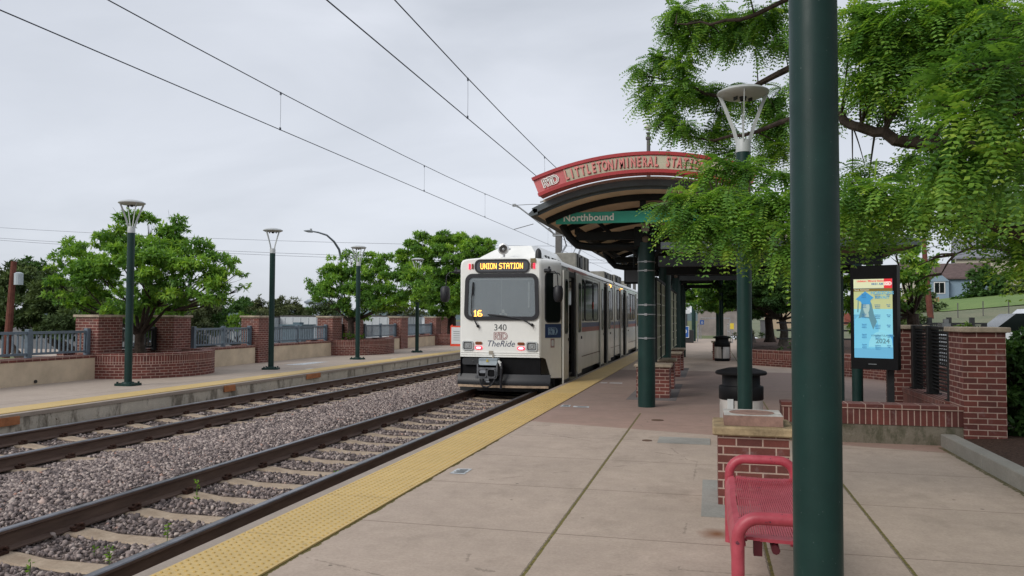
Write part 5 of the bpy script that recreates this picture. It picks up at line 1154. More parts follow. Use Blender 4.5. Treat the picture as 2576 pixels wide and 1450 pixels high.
dp('poster_arch',SP([(.38,.14)]+[(.70+.32*math.cos(math.radians(180-7.5*i)),.14+.20*math.sin(math.radians(180-7.5*i))) for i in range(0,21)]+[(1,.14)]),scr_lb,6,sc)
dp('header_bar',SP([(0,.885),(.8,.885),(.8,1),(0,1)]),scr_cr,6,sc); dp('header_line',SP([(0,.845),(1,.845),(1,.882),(0,.882)]),scr_br,6,sc); lg=dp('logo_tile',SP([(.79,.882),(1,.882),(1,1),(.79,1)]),scr_rd,7,sc)
def stx(name,s_,size,a,b,mat,lay,bold=0,sx=1,par=None): m=MB(); X,Z=S(a,b); add_text(m,s_,size,A+u*X+ez*Z+w*(.0015+.0012*lay),u,ez,bold=bold,extrude=.0004,sx=sx); m.build(name,mat,par or sc)
m=MB(); X,Z=S(.895,.94); logo(m,A+u*X+ez*Z+w*.0115,.045,u,ez,r=.003); m.build('logo',scr_wh,lg)
stx('header_text','Littleton / Mineral Station',.033,.45,.975,scr_rd,8,.0008); stx('header_text','08:01 AM',.036,.62,.935,scr_dk,8,.001); stx('column_titles','Route  Destination',.024,.22,.863,scr_wh,8)
stx('poster_title','HORIZONS',.055,.74,.822,scr_mid,7,.0015); stx('poster_title','AWAIT',.055,.74,.765,scr_mid,7,.0015); stx('poster_subtitle','CONGRATULATIONS',.030,.74,.285,scr_hair,8,.0008,.95); stx('poster_year','2024',.085,.74,.215,scr_hair,8,.002)
for i in range(6):
    z=.79-.128*i; stx('timetable_row','Special\nUnion\nStation',.021,.27,z,scr_dk,9,.0004); stx('timetable_row','Littleton\nMineral\nStation',.021,.62,z-.01,scr_dk,9,.0004); stx('timetable_row','08:%02d\nAM'%(4+6*i),.021,.90,z,scr_dk,9,.0004)
m=MB(); X,Z=(WD/2-.02,.905); m.plate(R_(X-.05,X+.05,Z-.004,Z+.004),A+w*.001,u,ez,.002); m.build('maker_strip',simple('case_strip',(.25,.27,.28),.5),t)
m=MB(); m.box(2.28,2.36,11.42,11.50,0,.84); m.build('stand',blackm,t)
m=MB(); m.plate(R_(.02,.05,.835,2.2),A+u*(WD-.0)+w*-.08,(0.38,.92,0),ez,.004) if False else None
# ------------------------------------------------------------------ vegetation
def clump_points(lobes,dens,rng,sub=.42,flat=.85):
    """points on small clumps scattered over every lobe; returns positions, outward directions, shade value"""
    P=[];D=[];C=[]
    for (x,y,z,r) in lobes:
        ns=max(3,int(9*(r/.45)**.6)); o=unit(rng.normal(size=(ns,3)))*rng.uniform(.35,.95,(ns,1))*r*np.array([1,1,flat]); cc=np.array([x,y,z])+o
        for c in cc:
            rs=r*sub*rng.uniform(.7,1.25); n=max(2,int(dens*rs*rs*12)); q=unit(rng.normal(size=(n,3)))
            q[:,2]=np.abs(q[:,2])*.9-.35*rng.random(n); p=c+q*rs*rng.uniform(.55,1.0,(n,1))*np.array([1,1,.75])
            P.append(p); D.append(unit(q+.35*unit(c-np.array([x,y,z]))+np.array([0,0,.15]))); C.append(np.full(n,rng.uniform(0,1)))
    return np.concatenate(P),np.concatenate(D),np.concatenate(C)
def whorl_leaves(P,D,C,rng,m,L_,W_,droop=.35):
    n=len(P); PP=np.repeat(P,m,0); DD=np.repeat(D,m,0); r=unit(rng.normal(size=(n*m,3)))
    d=unit(DD*.6+r*.9+np.array([0,0,-droop])); nn=unit(np.array([0,0,1.0])+.5*rng.normal(size=(n*m,3))+.3*DD)
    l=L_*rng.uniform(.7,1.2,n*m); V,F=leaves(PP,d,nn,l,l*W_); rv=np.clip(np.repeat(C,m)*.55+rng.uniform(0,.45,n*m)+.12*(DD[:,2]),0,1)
    return V,F,rv
def fronds(P,D,rng,pairs=8,L_=.17,C=None):
    """pinnate leaves: a drooping rachis with paired leaflets"""
    n=len(P); D=unit(D); up=np.array([0,0,1.0]); S=unit(np.cross(D,up)+1e-4); 
    Ln=(L_*rng.uniform(.7,1.25,n))[:,None]; VV=[];RR=[]; N0=unit(np.cross(S,D)+.22*rng.normal(size=(n,3)))
    if C is None: C=rng.random(n)
    for k in range(pairs):
        s=(k+1)/pairs; base=P+D*Ln*s+np.array([0,0,-1])*Ln*.38*s*s; tdir=unit(D+np.array([0,0,-.76])*s)
        for sg in (-1,1):
            side=unit(np.cross(tdir,N0))*sg; d=unit(side*.9+tdir*.42+rng.normal(size=(n,3))*.04); l=.20*Ln[:,0]*(1-.45*abs(s-.5))*rng.uniform(.85,1.1,n)
            V,F=leaves(base,d,N0+.06*rng.normal(size=(n,3)),l,l*.52); VV.append(V.reshape(n,4,3)); RR.append(np.clip(C*.7+rng.uniform(0,.3,n),0,1))
    V=np.concatenate(VV,0).reshape(-1,3); R_=np.concatenate(RR); F=np.arange(len(V)).reshape(-1,4); return V,F,R_
def bez(a,b,c,n=6): return [a*(1-t)**2+b*2*t*(1-t)+c*t*t for t in [i/n for i in range(n+1)]]
def tree(name,label,base,fork,lobes,leafm,dens=20,L_=.13,W_=.38,m=6,barkm=bark,tr=.13,seed=1,group=None,stems=None,droop=.35,flat=.85,twigs=True,cat='tree',grow=1.0):
    lobes=[(a,b_,c,d*grow) for a,b_,c,d in lobes]
    rng=np.random.default_rng(seed); rr=random.Random(seed); b=Vector(base)
    t=thing(name,base,label,cat,group); f=Vector(fork)
    mb=MB()
    if stems is None: stems=[]
    mid=(b+f)/2+Vector((rr.uniform(-.05,.05),rr.uniform(-.05,.05),0)); mb.tube([b+Vector((0,0,-.05)),b+Vector((0,0,.10)),mid,f],[tr*1.5,tr*1.12,tr*.95,tr*.85],12)
    lim=[(f,.6*tr)]
    for q in stems:
        q=Vector(q); pts=bez(f-Vector((0,0,.05)),f*.5+q*.5+Vector((0,0,-.12)),q,6); mb.tube(pts,[tr*.55*(1-.6*i/6) for i in range(7)],8); lim+= [(p,tr*.3) for p in pts[3:]]
    if twigs:
        for (x,y,z,r) in lobes:
            c=Vector((x,y,z)); a,ra=min(lim,key=lambda q:(q[0]-c).length+.0*q[1]); md=a*.45+c*.55+Vector((0,0,-.12*(a-c).length)); pts=bez(a,md,c,5); ra=min(.045,ra*.7,.012+.012*(a-c).length)
            mb.tube(pts,[ra*(1-.8*i/5)+.003 for i in range(6)],6)
            for _ in range(4):
                e=c+Vector((rr.uniform(-1,1),rr.uniform(-1,1),rr.uniform(-.4,.9)))*r*.8; mb.tube([pts[4],(pts[4]+e)/2+Vector((0,0,-.03)),e],[ra*.35+.003,.004,.002],4,cap=False)
    mb.build('trunk',barkm,t)
    P,D,C=clump_points(lobes,dens*1.55,rng,flat=flat); V,F,rv=whorl_leaves(P,D,C,rng,m,L_,W_,droop)
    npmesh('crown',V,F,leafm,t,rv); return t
# the three trees growing in the far platform planters
lob=[(-14.648,17.600,4.087,0.352),(-14.687,17.300,3.641,0.367),(-14.399,18.000,3.972,0.315),(-13.518,18.000,4.075,0.271),(-13.592,18.000,3.638,0.458),(-13.653,17.500,3.282,0.610),(-15.326,17.600,3.425,0.417),(-14.585,17.200,2.968,0.607),(-16.483,17.600,3.362,0.317),(-15.824,17.300,3.096,0.413),(-16.977,17.800,2.938,0.343),(-16.515,17.200,2.425,0.373),(-15.501,16.900,2.454,0.554),(-16.102,18.400,2.641,0.599),(-13.716,16.800,2.533,0.648),(-12.888,16.900,2.628,0.645),(-12.949,17.900,3.099,0.452),(-12.263,17.200,2.541,0.492),(-12.209,17.900,2.833,0.346),(-11.635,17.500,2.898,0.238),(-11.730,18.000,2.579,0.264),(-11.588,17.200,2.241,0.410),(-11.400,17.400,2.839,0.157),(-11.888,17.000,1.993,0.387),(-12.685,17.100,1.998,0.491),(-14.034,17.800,1.948,0.465),(-14.272,17.000,1.949,0.479),(-15.391,17.400,1.910,0.412),(-16.005,17.200,1.906,0.370),(-16.166,18.000,1.604,0.299),(-15.068,17.600,1.552,0.269),(-15.267,18.600,3.353,0.545),(-14.360,18.900,3.199,0.546),(-16.857,18.800,3.005,0.447),(-13.271,17.900,1.661,0.257),(-16.855,17.500,2.072,0.232),(-11.717,17.400,1.954,0.237),(-14.853,18.300,1.609,0.277),(-11.296,17.600,2.256,0.139)]
tree('ash_tree','large spreading green tree in the nearest planter, behind the first far lamp',(-14.477,17.900,0.536),(-14.490,17.900,1.055),[(a,b,c,d*1.06) for a,b,c,d in lob],leaf_as,dens=27,L_=.135,seed=3,tr=.125,stems=[(-15.005,17.600,1.449),(-14.585,17.500,1.553),(-14.818,18.100,1.766),(-14.272,17.800,1.866),(-13.946,17.800,1.762),(-13.823,18.000,1.661),(-14.431,18.300,2.088)],group='trees in the far platform planters')
lob=[(-14.417,30.200,4.084,0.296),(-14.145,30.200,3.669,0.361),(-14.849,30.000,3.664,0.426),(-13.708,30.600,3.939,0.364),(-13.054,30.400,3.915,0.327),(-13.173,30.200,3.494,0.456),(-13.778,29.800,3.234,0.581),(-14.615,29.900,3.084,0.554),(-15.535,30.300,3.277,0.365),(-15.347,29.600,2.750,0.487),(-16.166,30.300,2.782,0.333),(-14.585,29.500,2.340,0.611),(-13.628,29.500,2.337,0.638),(-12.819,29.800,2.824,0.577),(-12.215,30.200,3.241,0.420),(-12.091,29.700,2.497,0.572),(-11.566,30.300,3.079,0.419),(-11.092,30.400,3.241,0.290),(-11.285,29.800,2.418,0.506),(-12.810,29.600,2.019,0.541),(-14.373,29.800,1.780,0.421),(-10.930,30.200,2.669,0.288),(-11.787,29.800,2.023,0.381),(-15.728,30.000,2.274,0.296),(-13.679,30.200,1.704,0.326)]
tree('ash_tree','rounded green tree with low fork in the second planter, behind the third far lamp',(-14.339,30.200,0.705),(-14.347,30.200,1.359),[(a,b,c,d*1.18) for a,b,c,d in lob],leaf_as,dens=24,L_=.145,seed=5,tr=.14,stems=[(-14.825,30.000,1.782),(-14.533,30.200,1.981),(-14.036,30.200,2.030),(-13.592,30.200,1.786),(-12.982,30.200,1.916),(-12.549,30.200,2.030)],group='trees in the far platform planters')
lob=[(-14.517,42.000,5.676,0.577),(-15.695,42.000,5.810,0.536),(-16.166,42.000,5.370,0.537),(-13.586,42.000,5.614,0.618),(-13.049,42.500,5.918,0.534),(-12.237,42.500,5.568,0.487),(-14.854,41.000,4.936,0.739),(-13.710,41.000,4.702,0.821),(-12.736,41.500,4.833,0.738),(-11.863,42.000,4.968,0.525),(-16.877,42.000,4.820,0.539),(-16.629,42.000,3.918,0.628),(-15.190,41.000,3.851,0.740),(-13.929,41.000,3.623,0.821),(-12.799,41.000,3.613,0.730),(-14.605,41.000,2.652,0.693),(-13.469,41.000,2.649,0.732),(-12.570,41.000,2.754,0.600),(-14.316,41.500,1.900,0.568),(-13.221,41.300,1.899,0.606),(-11.521,42.000,4.526,0.436),(-15.775,42.300,2.130,0.448),(-12.084,42.000,3.876,0.656),(-11.638,42.000,5.402,0.306)]
tree('ash_tree','tall dense tree right behind the train front, in the farthest planter',(-13.948,42.300,0.246),(-13.957,42.300,1.465),[(a,b,c,d*1.25) for a,b,c,d in lob],leaf_as,dens=24,L_=.17,seed=8,tr=.26,stems=[(-14.492,42.000,2.347),(-13.335,42.000,2.566),(-14.033,42.000,3.230)],barkm=bark,group='trees in the far platform planters')
def bush(name,label,lobes,leafm,dens=14,L_=.12,seed=1,group=None,cat='shrub',W_=.45,flat=.85,m=5,base=None,tr=.04):
    x=sum(l[0] for l in lobes)/len(lobes); y=sum(l[1] for l in lobes)/len(lobes); z=min(l[2]-l[3] for l in lobes)
    b=base or (x,y,z-.1)
    return tree(name,label,b,(x,y,min(l[2] for l in lobes)-.05 if base is None else base[2]+max(.3,(z-base[2])*.8)),lobes,leafm,dens=dens,L_=L_,W_=W_,m=m,tr=tr,seed=seed,group=group,flat=flat,cat=cat)
bush('ground_plant','leafy green plants at the foot of the tree in the second planter',[(-14.228,29.600,0.736,0.177),(-13.734,29.400,0.665,0.191),(-14.353,29.500,0.625,0.144),(-13.660,29.800,0.721,0.129),(-14.447,30.500,0.830,0.132)],leaf_br,dens=30,L_=.10,seed=21,cat='plant')
# trees and shrubs beyond the far platform
GB='trees beyond the far platform'
def far(lab,lob,lm,seed,base,dens=13,L_=.20,name='pine_tree',W_=.35,m=6,flat=1.0,tr=.16): return tree(name,lab,base,(lob[0][0],lob[0][1],(base[2]+lob[0][2])/2),[(a,b,c+.18,d*1.25) for a,b,c,d in lob],lm,dens=dens,L_=L_,W_=W_,m=m,tr=tr,seed=seed,group=GB,flat=flat,droop=.1)
far('dark evergreen tree at the left photo edge behind the utility pole',[(-28.480,27.000,2.060,0.992),(-28.412,27.000,3.053,0.430),(-27.897,27.000,2.719,0.659),(-26.442,26.000,1.565,0.948),(-27.485,26.000,0.926,0.795),(-28.328,27.500,3.245,0.302)],leaf_dk,31,(-23.5,24,-.85))
far('brighter green leafy tree top rising among the dark evergreens on the left',[(-29.117,29.000,3.157,0.528),(-29.345,29.000,3.600,0.317),(-28.702,29.000,3.505,0.351),(-28.371,29.000,3.063,0.385),(-28.988,29.000,2.452,0.633)],leaf_md,32,(-25,29,-.85),name='leafy_tree')
far('wide dark evergreen left of the nearest planter tree',[(-25.121,26.000,1.881,0.782),(-25.717,27.000,2.544,0.551),(-23.993,26.000,1.572,0.713),(-24.804,25.500,1.260,0.767),(-23.230,25.000,0.972,0.656),(-26.687,27.000,2.222,0.555)],leaf_dk,33,(-21.5,25,-.85))
far('dark evergreen filling the gap behind the first brick pillar',[(-23.958,27.000,1.417,0.639),(-25.352,28.000,1.911,0.566),(-22.699,26.000,1.115,0.552),(-24.663,28.000,1.911,0.397),(-23.606,26.000,0.955,0.525)],leaf_dk,34,(-20.5,27,-.85))
far('bright green shrub seen between the nearest planter pillars',[(-26.437,33.000,1.219,0.575),(-26.555,34.000,1.410,0.591),(-27.812,34.000,1.108,0.476),(-25.980,33.000,0.743,0.497),(-26.758,33.000,0.641,0.499),(-27.530,36.000,2.030,0.416)],leaf_br,35,(-23.5,33.5,-.85),name='shrub_tree',L_=.2)
far('olive pine behind the pillar right of the nearest planter',[(-26.813,37.000,1.411,0.762),(-26.345,37.000,2.152,0.380),(-27.070,37.000,2.046,0.424),(-25.853,37.000,1.625,0.548),(-27.422,37.000,1.408,0.552),(-25.605,36.000,0.800,0.739),(-26.714,37.000,2.427,0.212),(-25.749,37.000,2.362,0.190)],leaf_ol,36,(-23.2,37,-.85))
far('green shrubby tree left of the yellow green bush',[(-26.241,39.000,1.414,0.486),(-25.498,39.000,1.637,0.352),(-25.925,38.000,0.984,0.517),(-24.757,39.000,1.639,0.350),(-26.753,39.000,1.965,0.266)],leaf_md,37,(-23.5,39,-.85),name='leafy_tree')
far('round yellow green bush behind the railing left of the lone pillar',[(-23.368,36.000,1.181,0.365),(-23.754,36.000,1.017,0.284),(-22.954,36.000,0.981,0.283),(-23.079,35.600,0.824,0.361),(-23.121,36.000,1.385,0.182)],leaf_br,38,(-20.6,36,-.85),name='round_bush',L_=.15,dens=14)
far('small olive pine with pointed top left of the second far lamp',[(-28.954,47.000,1.932,0.421),(-28.903,47.000,2.379,0.237),(-29.244,47.000,1.669,0.395),(-28.511,47.000,1.802,0.393),(-29.537,47.000,1.536,0.369),(-28.185,46.000,1.410,0.463)],leaf_ol,39,(-27,47,-.85))
far('olive pine right of the second far lamp, left of the pale silo',[(-27.350,47.000,2.065,0.444),(-27.154,47.000,2.457,0.235),(-27.634,47.000,1.673,0.522),(-26.628,47.000,2.066,0.364),(-26.623,46.500,1.622,0.515),(-26.195,47.000,1.937,0.363),(-26.201,47.000,2.326,0.182),(-25.904,47.000,1.626,0.311),(-27.790,47.000,2.326,0.209)],leaf_ol,40,(-25.5,47,-.85))
far('dark pine left of the small second planter tree trunk',[(-26.199,50.000,1.830,0.439),(-25.601,50.000,1.968,0.383),(-25.006,50.000,2.024,0.382),(-26.798,50.000,1.554,0.330),(-24.703,50.000,1.643,0.381),(-25.446,50.000,1.504,0.437)],leaf_dk,41,(-24,50,-.85))
far('grey green pine right of the second planter tree',[(-21.598,52.000,1.578,0.501),(-21.006,52.000,1.719,0.500),(-22.344,52.000,1.436,0.391),(-20.412,52.000,1.444,0.443),(-21.148,52.000,1.163,0.500),(-19.677,52.000,1.447,0.497)],leaf_ol,42,(-20.5,52,-.85))
tree('poplar_tree','pale distant tree line clump beyond the parking area',(-70,110,-.85),(-70,110,1),[(-70,110,2.4,2.2),(-66,112,2.2,1.8),(-74,108,2.2,2.0),(-62,114,2.0,1.6)],leaf_md,dens=1.2,L_=.6,seed=43,group=GB)
for i,(x,y) in enumerate(((-52,62),(-47,66),(-42,70),(-58,60))):
    tree('parking_tree','low green tree beside the far parking area, %s'%('nearest the silo','second from the silo','closest to the white van','leftmost of four')[i],(x,y,-.85),(x,y,.1),[(x,y,1.1,.9),(x+.8,y,.8,.7),(x-.8,y,.9,.7)],leaf_md,dens=4,L_=.3,seed=44+i,group=GB)
# ------------------------------------------------------------------ honey locust overhanging the near platform
rng=np.random.default_rng(11); rr=random.Random(4)
t=thing('locust_tree',(4.15,7.6,.1),'large feathery locust tree whose branches overhang the near platform','tree')
limbs=[]
mb=MB(); f=Vector((4.1,7.4,2.1)); mb.tube([(4.15,7.6,0),(4.15,7.6,.3),(4.13,7.5,1.2),f,(4.0,7.3,3.0),(3.8,7.2,4.2)],[.22,.17,.15,.14,.11,.06],14)
limb_def=[[f,Vector((3.2,6.6,2.15)),Vector((1.983,5.900,2.076)),Vector((1.779,5.900,2.188)),Vector((1.652,6.000,2.286)),Vector((1.483,6.100,2.347)),Vector((1.245,6.200,2.355)),Vector((0.909,6.300,2.335)),Vector((0.523,6.400,2.360)),Vector((0.172,6.500,2.369)),Vector((-0.135,6.500,2.330))],
 [Vector((4.05,7.35,2.6)),Vector((3.2,7.0,2.9)),Vector((2.4,6.9,2.85)),Vector((1.692,6.800,2.844)),Vector((1.444,6.800,2.932)),Vector((1.208,6.900,3.064)),Vector((1.064,7.100,3.193)),Vector((0.826,8.200,3.462)),Vector((0.511,9.300,3.614)),Vector((0.079,9.600,3.612)),Vector((-0.380,9.600,3.683))],
 [Vector((4.0,7.3,3.0)),Vector((3.0,7.3,3.7)),Vector((2.0,7.8,4.2)),Vector((0.849,9.200,4.284)),Vector((0.451,9.800,4.187)),Vector((-0.010,9.800,4.193)),Vector((-0.429,9.700,4.386)),Vector((-0.762,9.700,4.458))],
 [Vector((3.9,7.25,3.4)),Vector((2.9,7.3,4.4)),Vector((1.9,7.8,5.0)),Vector((0.493,8.800,4.748)),Vector((0.038,9.000,4.773)),Vector((-0.356,9.100,4.844))],
 [f,Vector((3.3,6.9,1.98)),Vector((2.148,6.400,1.968)),Vector((2.037,6.600,2.039)),Vector((1.879,6.900,2.011))],
 [Vector((4.0,7.3,2.8)),Vector((3.3,5.6,2.9)),Vector((2.7,4.6,2.9)),Vector((2.3,4.2,2.75))]]
for i,Lp in enumerate(limb_def):
    n=len(Lp); r0=(.085,.075,.06,.05,.05,.03,.03)[i]
    Pf=[]
    for k in range(n-1):
        for s in range(3):
            q=Lp[k].lerp(Lp[k+1],s/3); 
            if k+s>0: q=q+Vector((rr.uniform(-.02,.02),rr.uniform(-.02,.02),rr.uniform(-.02,.02)))
            Pf.append(q)
    Pf.append(Lp[-1]); mb.tube(Pf,[r0*(1-.88*k/(len(Pf)-1)) for k in range(len(Pf))],8); limbs+=Pf
for q,e in (((2403,640,6.9),(2333,648,7.0)),((2403,640,6.9),(2345,700,7.0)),((2345,700,7.0),(2290,715,7.1)),((2492,622,6.6),(2320,660,7.2)),((2440,632,6.7),(2350,640,7.2))): pass
for a,b in (((1.879,6.900,2.011),(1.709,7.000,1.983)),((1.879,6.900,2.011),(1.777,6.900,1.855)),((1.777,6.900,1.855),(1.604,7.000,1.792)),((1.879,6.900,2.011),(1.659,7.100,1.939)),((1.954,6.700,2.031),(1.873,6.700,2.117)),((2.077,6.500,1.918),(1.946,6.500,1.897))): mb.tube([a,((a[0]+b[0])/2,(a[1]+b[1])/2,(a[2]+b[2])/2+.02),b],[.012,.008,.004],5)
LB=[]
# upper left branches
LB+=[(-0.348,9.500,5.141,0.226),(-0.005,9.500,5.006,0.280),(0.354,9.500,4.919,0.278),(0.650,9.300,4.921,0.261),(0.801,9.300,4.613,0.152),(-0.422,9.600,4.944,0.162),(0.174,9.500,4.755,0.158),(-0.188,9.500,4.785,0.141),(0.530,9.500,4.680,0.120)]
LB+=[(-0.800,9.700,4.549,0.126),(-0.594,9.700,4.642,0.174),(-0.307,9.600,4.483,0.209),(-0.378,9.600,4.228,0.209),(-0.666,9.700,4.329,0.164),(-0.058,10.100,4.328,0.218),(0.229,10.100,4.285,0.167),(-0.762,9.700,4.164,0.097),(-0.472,9.600,4.033,0.124),(0.684,9.900,4.103,0.191),(0.832,9.800,3.854,0.169),(0.483,10.000,4.128,0.136),(0.844,9.900,4.252,0.095)]
LB+=[(-0.505,9.500,3.856,0.104),(-0.284,9.500,3.726,0.187),(0.036,10.100,3.823,0.178),(0.715,10.000,3.740,0.192),(0.834,9.800,3.514,0.159),(0.225,10.100,3.541,0.128),(0.277,10.200,3.894,0.109),(0.640,10.000,3.468,0.135),(-0.426,9.600,3.924,0.114),(0.134,10.200,4.042,0.119)]
upper=len(LB)
# bright middle mass in front of the shelter
LB+=[(-0.026,6.700,2.720,0.092),(0.054,6.700,2.770,0.091),(0.151,6.800,2.765,0.126),(0.340,6.800,2.734,0.144),(0.543,6.800,2.702,0.137),(-0.259,6.500,2.487,0.083),(-0.088,6.500,2.488,0.127),(0.127,6.500,2.481,0.164),(0.363,6.400,2.442,0.160),(0.538,6.400,2.406,0.122),(-0.348,6.500,2.400,0.071),(-0.210,6.400,2.303,0.126),(0.004,6.400,2.276,0.143),(0.229,6.400,2.261,0.142),(0.435,6.400,2.240,0.147),(0.557,6.300,2.180,0.108),(-0.118,6.400,2.153,0.081),(0.109,6.400,2.123,0.093),(0.316,6.400,2.082,0.098),(0.498,6.300,2.031,0.102),(0.569,6.300,1.939,0.060),(0.390,7.200,2.335,0.208),(0.125,7.300,2.495,0.213)]
mid=len(LB)
LB+=[(1.279,7.200,2.802,0.087),(1.184,7.200,2.721,0.088),(0.995,8.000,4.327,0.229),(0.986,8.000,3.404,0.190),(0.808,6.600,2.505,0.187),(0.781,6.400,2.171,0.181),(0.990,8.000,3.865,0.190)]
# right of the thick pole
LB+=[(1.097,6.500,3.865,0.184),(1.302,6.400,3.778,0.185),(1.524,6.300,3.751,0.192),(1.758,6.200,3.706,0.187),(1.946,6.000,3.599,0.190),(1.140,6.600,3.647,0.155),(1.347,6.500,3.566,0.182),(1.572,6.400,3.545,0.177),(1.783,6.300,3.479,0.173),(1.918,6.000,3.354,0.163),(1.142,6.800,3.456,0.141),(1.328,6.700,3.381,0.156),(1.534,6.600,3.353,0.152),(1.560,8.200,4.234,0.269),(1.911,8.200,4.205,0.304),(2.293,8.100,4.101,0.333),(2.622,8.000,3.967,0.325),(2.138,7.800,3.649,0.285),(2.485,7.700,3.456,0.312),(2.144,7.400,3.090,0.235),(2.374,7.200,2.869,0.226)]
LB+=[(1.445,7.000,3.258,0.111),(1.680,7.000,3.048,0.110),(1.283,7.100,3.328,0.100),(1.595,6.900,2.796,0.114),(1.713,6.800,2.692,0.125),(1.770,6.400,2.557,0.128)]
LB+=[(0.999,6.000,2.432,0.107),(1.148,5.900,2.389,0.115),(1.313,5.800,2.367,0.123),(1.507,5.800,2.329,0.122),(1.669,5.700,2.360,0.144),(1.842,5.600,2.312,0.151),(1.014,6.100,2.299,0.114),(1.237,6.100,2.270,0.113),(1.420,6.000,2.279,0.099),(1.067,6.600,2.232,0.111),(1.252,6.600,2.218,0.104),(1.413,6.600,2.239,0.079),(1.854,6.300,2.235,0.074),(1.973,6.200,2.136,0.095),(2.069,6.100,2.082,0.098),(2.077,6.100,1.946,0.054),(1.327,7.400,2.542,0.207),(1.705,7.400,2.496,0.204),(2.076,7.200,2.423,0.228),(2.327,7.000,2.326,0.219)]
dark=len(LB)
NF=0
LB+=[(1.126,4.300,2.709,0.071),(1.251,4.300,2.749,0.086),(1.358,4.200,2.691,0.095),(1.132,4.300,2.549,0.071),(1.218,4.200,2.489,0.084),(1.362,4.200,2.452,0.110),(1.165,4.300,2.369,0.067),(1.296,4.300,2.304,0.097),(1.400,4.200,2.222,0.083),(1.128,4.300,2.262,0.035),(1.354,4.400,2.904,0.080),(1.497,4.400,2.973,0.079)]
# unseen crown lobes above and behind the camera, added to shade the right foreground
for (x,y,z,r) in ((.3,8.6,5.4,.5),(.9,8.2,5.6,.55),(1.6,7.8,5.7,.6),(2.4,7.5,5.6,.6),(3.1,7.2,5.5,.6),(1.5,6.4,4.9,.5),(2.4,6.2,4.9,.6),(3.3,6.3,4.8,.6),(3.8,8.2,4.6,.7),(4.6,7.4,4.4,.8),(4.6,6.2,4.0,.7),(2.6,5.0,4.2,.5),(3.4,5.0,3.9,.6),(4.3,5.2,3.4,.6),(5.2,7.0,3.6,.7),(4.9,8.6,3.8,.7),(3.6,9.2,4.3,.6),(2.6,9.0,4.9,.6),(3.5,4.2,3.2,.5),(1.6,3.6,4.6,.6),(2.6,3.4,4.4,.7),(3.6,3.2,4.0,.7),(4.6,3.4,3.6,.8),(1.4,2.2,4.8,.7),(2.6,1.8,4.6,.8),(3.8,1.6,4.2,.8),(5.0,2.0,3.8,.8),(1.8,.4,4.9,.8),(3.2,.2,4.6,.8),(4.6,.2,4.2,.8),(2.4,-1.2,4.8,.8),(4.0,-1.4,4.4,.8),(5.6,4.4,3.4,.8),(5.8,.4,3.6,.8),(.9,1.2,4.9,.6),(.8,3.2,4.9,.5)): LB.append((x,y,z,r))
lv=np.array([tuple(v) for v in limbs])
Ps=[];Ds=[];Cs=[]
for i,(x,y,z,r) in enumerate(LB):
    c=Vector((x,y,z)); d=np.linalg.norm(lv-np.array([x,y,z]),axis=1); a=limbs[int(d.argmin())]
    pts=bez(a,a*.5+c*.5+Vector((0,0,.05)),c,4); L0=(a-c).length; r0=min(.012,.004+.007*L0); mb.tube(pts,[r0*(1-.7*k/4)+.001 for k in range(5)],5,cap=False)
    k=(2.3 if i<upper else (1.9 if i<mid else (2.3 if i<dark else 1.6)))
    if i>=dark+12: k=1.3
    n=int(k*max(20,1500*r*r+90*r))
    if x>.5 and y<4 and z>3.5: n=int(n*.8)
    nt_=max(4,int(n/11)); tip=np.array([x,y,z])+unit(rng.normal(size=(nt_,3)))*rng.uniform(.3,1.0,(nt_,1))*r*np.array([1,1,.8]); st=np.array([x,y,z])+rng.normal(size=(nt_,3))*r*.25
    shade=rng.random(nt_)
    for j in range(nt_):
        m_=12; s=np.linspace(.15,1,m_)[:,None]; sag=np.array([0,0,-1])*.18*r*s*s; p=st[j]*(1-s)+tip[j]*s+sag; ax=unit((tip[j]-st[j])[None])[0]
        sd=unit(np.cross(ax,[0,0,1])[None]+1e-4)[0]; sg=np.where(np.arange(m_)%2==0,1,-1)[:,None]
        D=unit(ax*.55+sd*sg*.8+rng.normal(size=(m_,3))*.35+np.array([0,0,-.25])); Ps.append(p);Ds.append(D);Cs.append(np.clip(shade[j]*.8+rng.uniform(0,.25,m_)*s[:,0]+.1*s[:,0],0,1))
        if j%2==0: mb.tube([tuple(st[j]),tuple((st[j]+tip[j])/2+np.array([0,0,-.05*r])),tuple(tip[j]+np.array([0,0,-.18*r]))],[.0035,.0025,.0015],3,cap=False)
mb.build('trunk',bark,t)
P=np.concatenate(Ps);D=np.concatenate(Ds);C=np.concatenate(Cs)
V,F,rv=fronds(P,D,rng,pairs=8,L_=.205,C=C); npmesh('crown',V,F,leaf_lo,t,rv); print('locust leaflets',len(F))
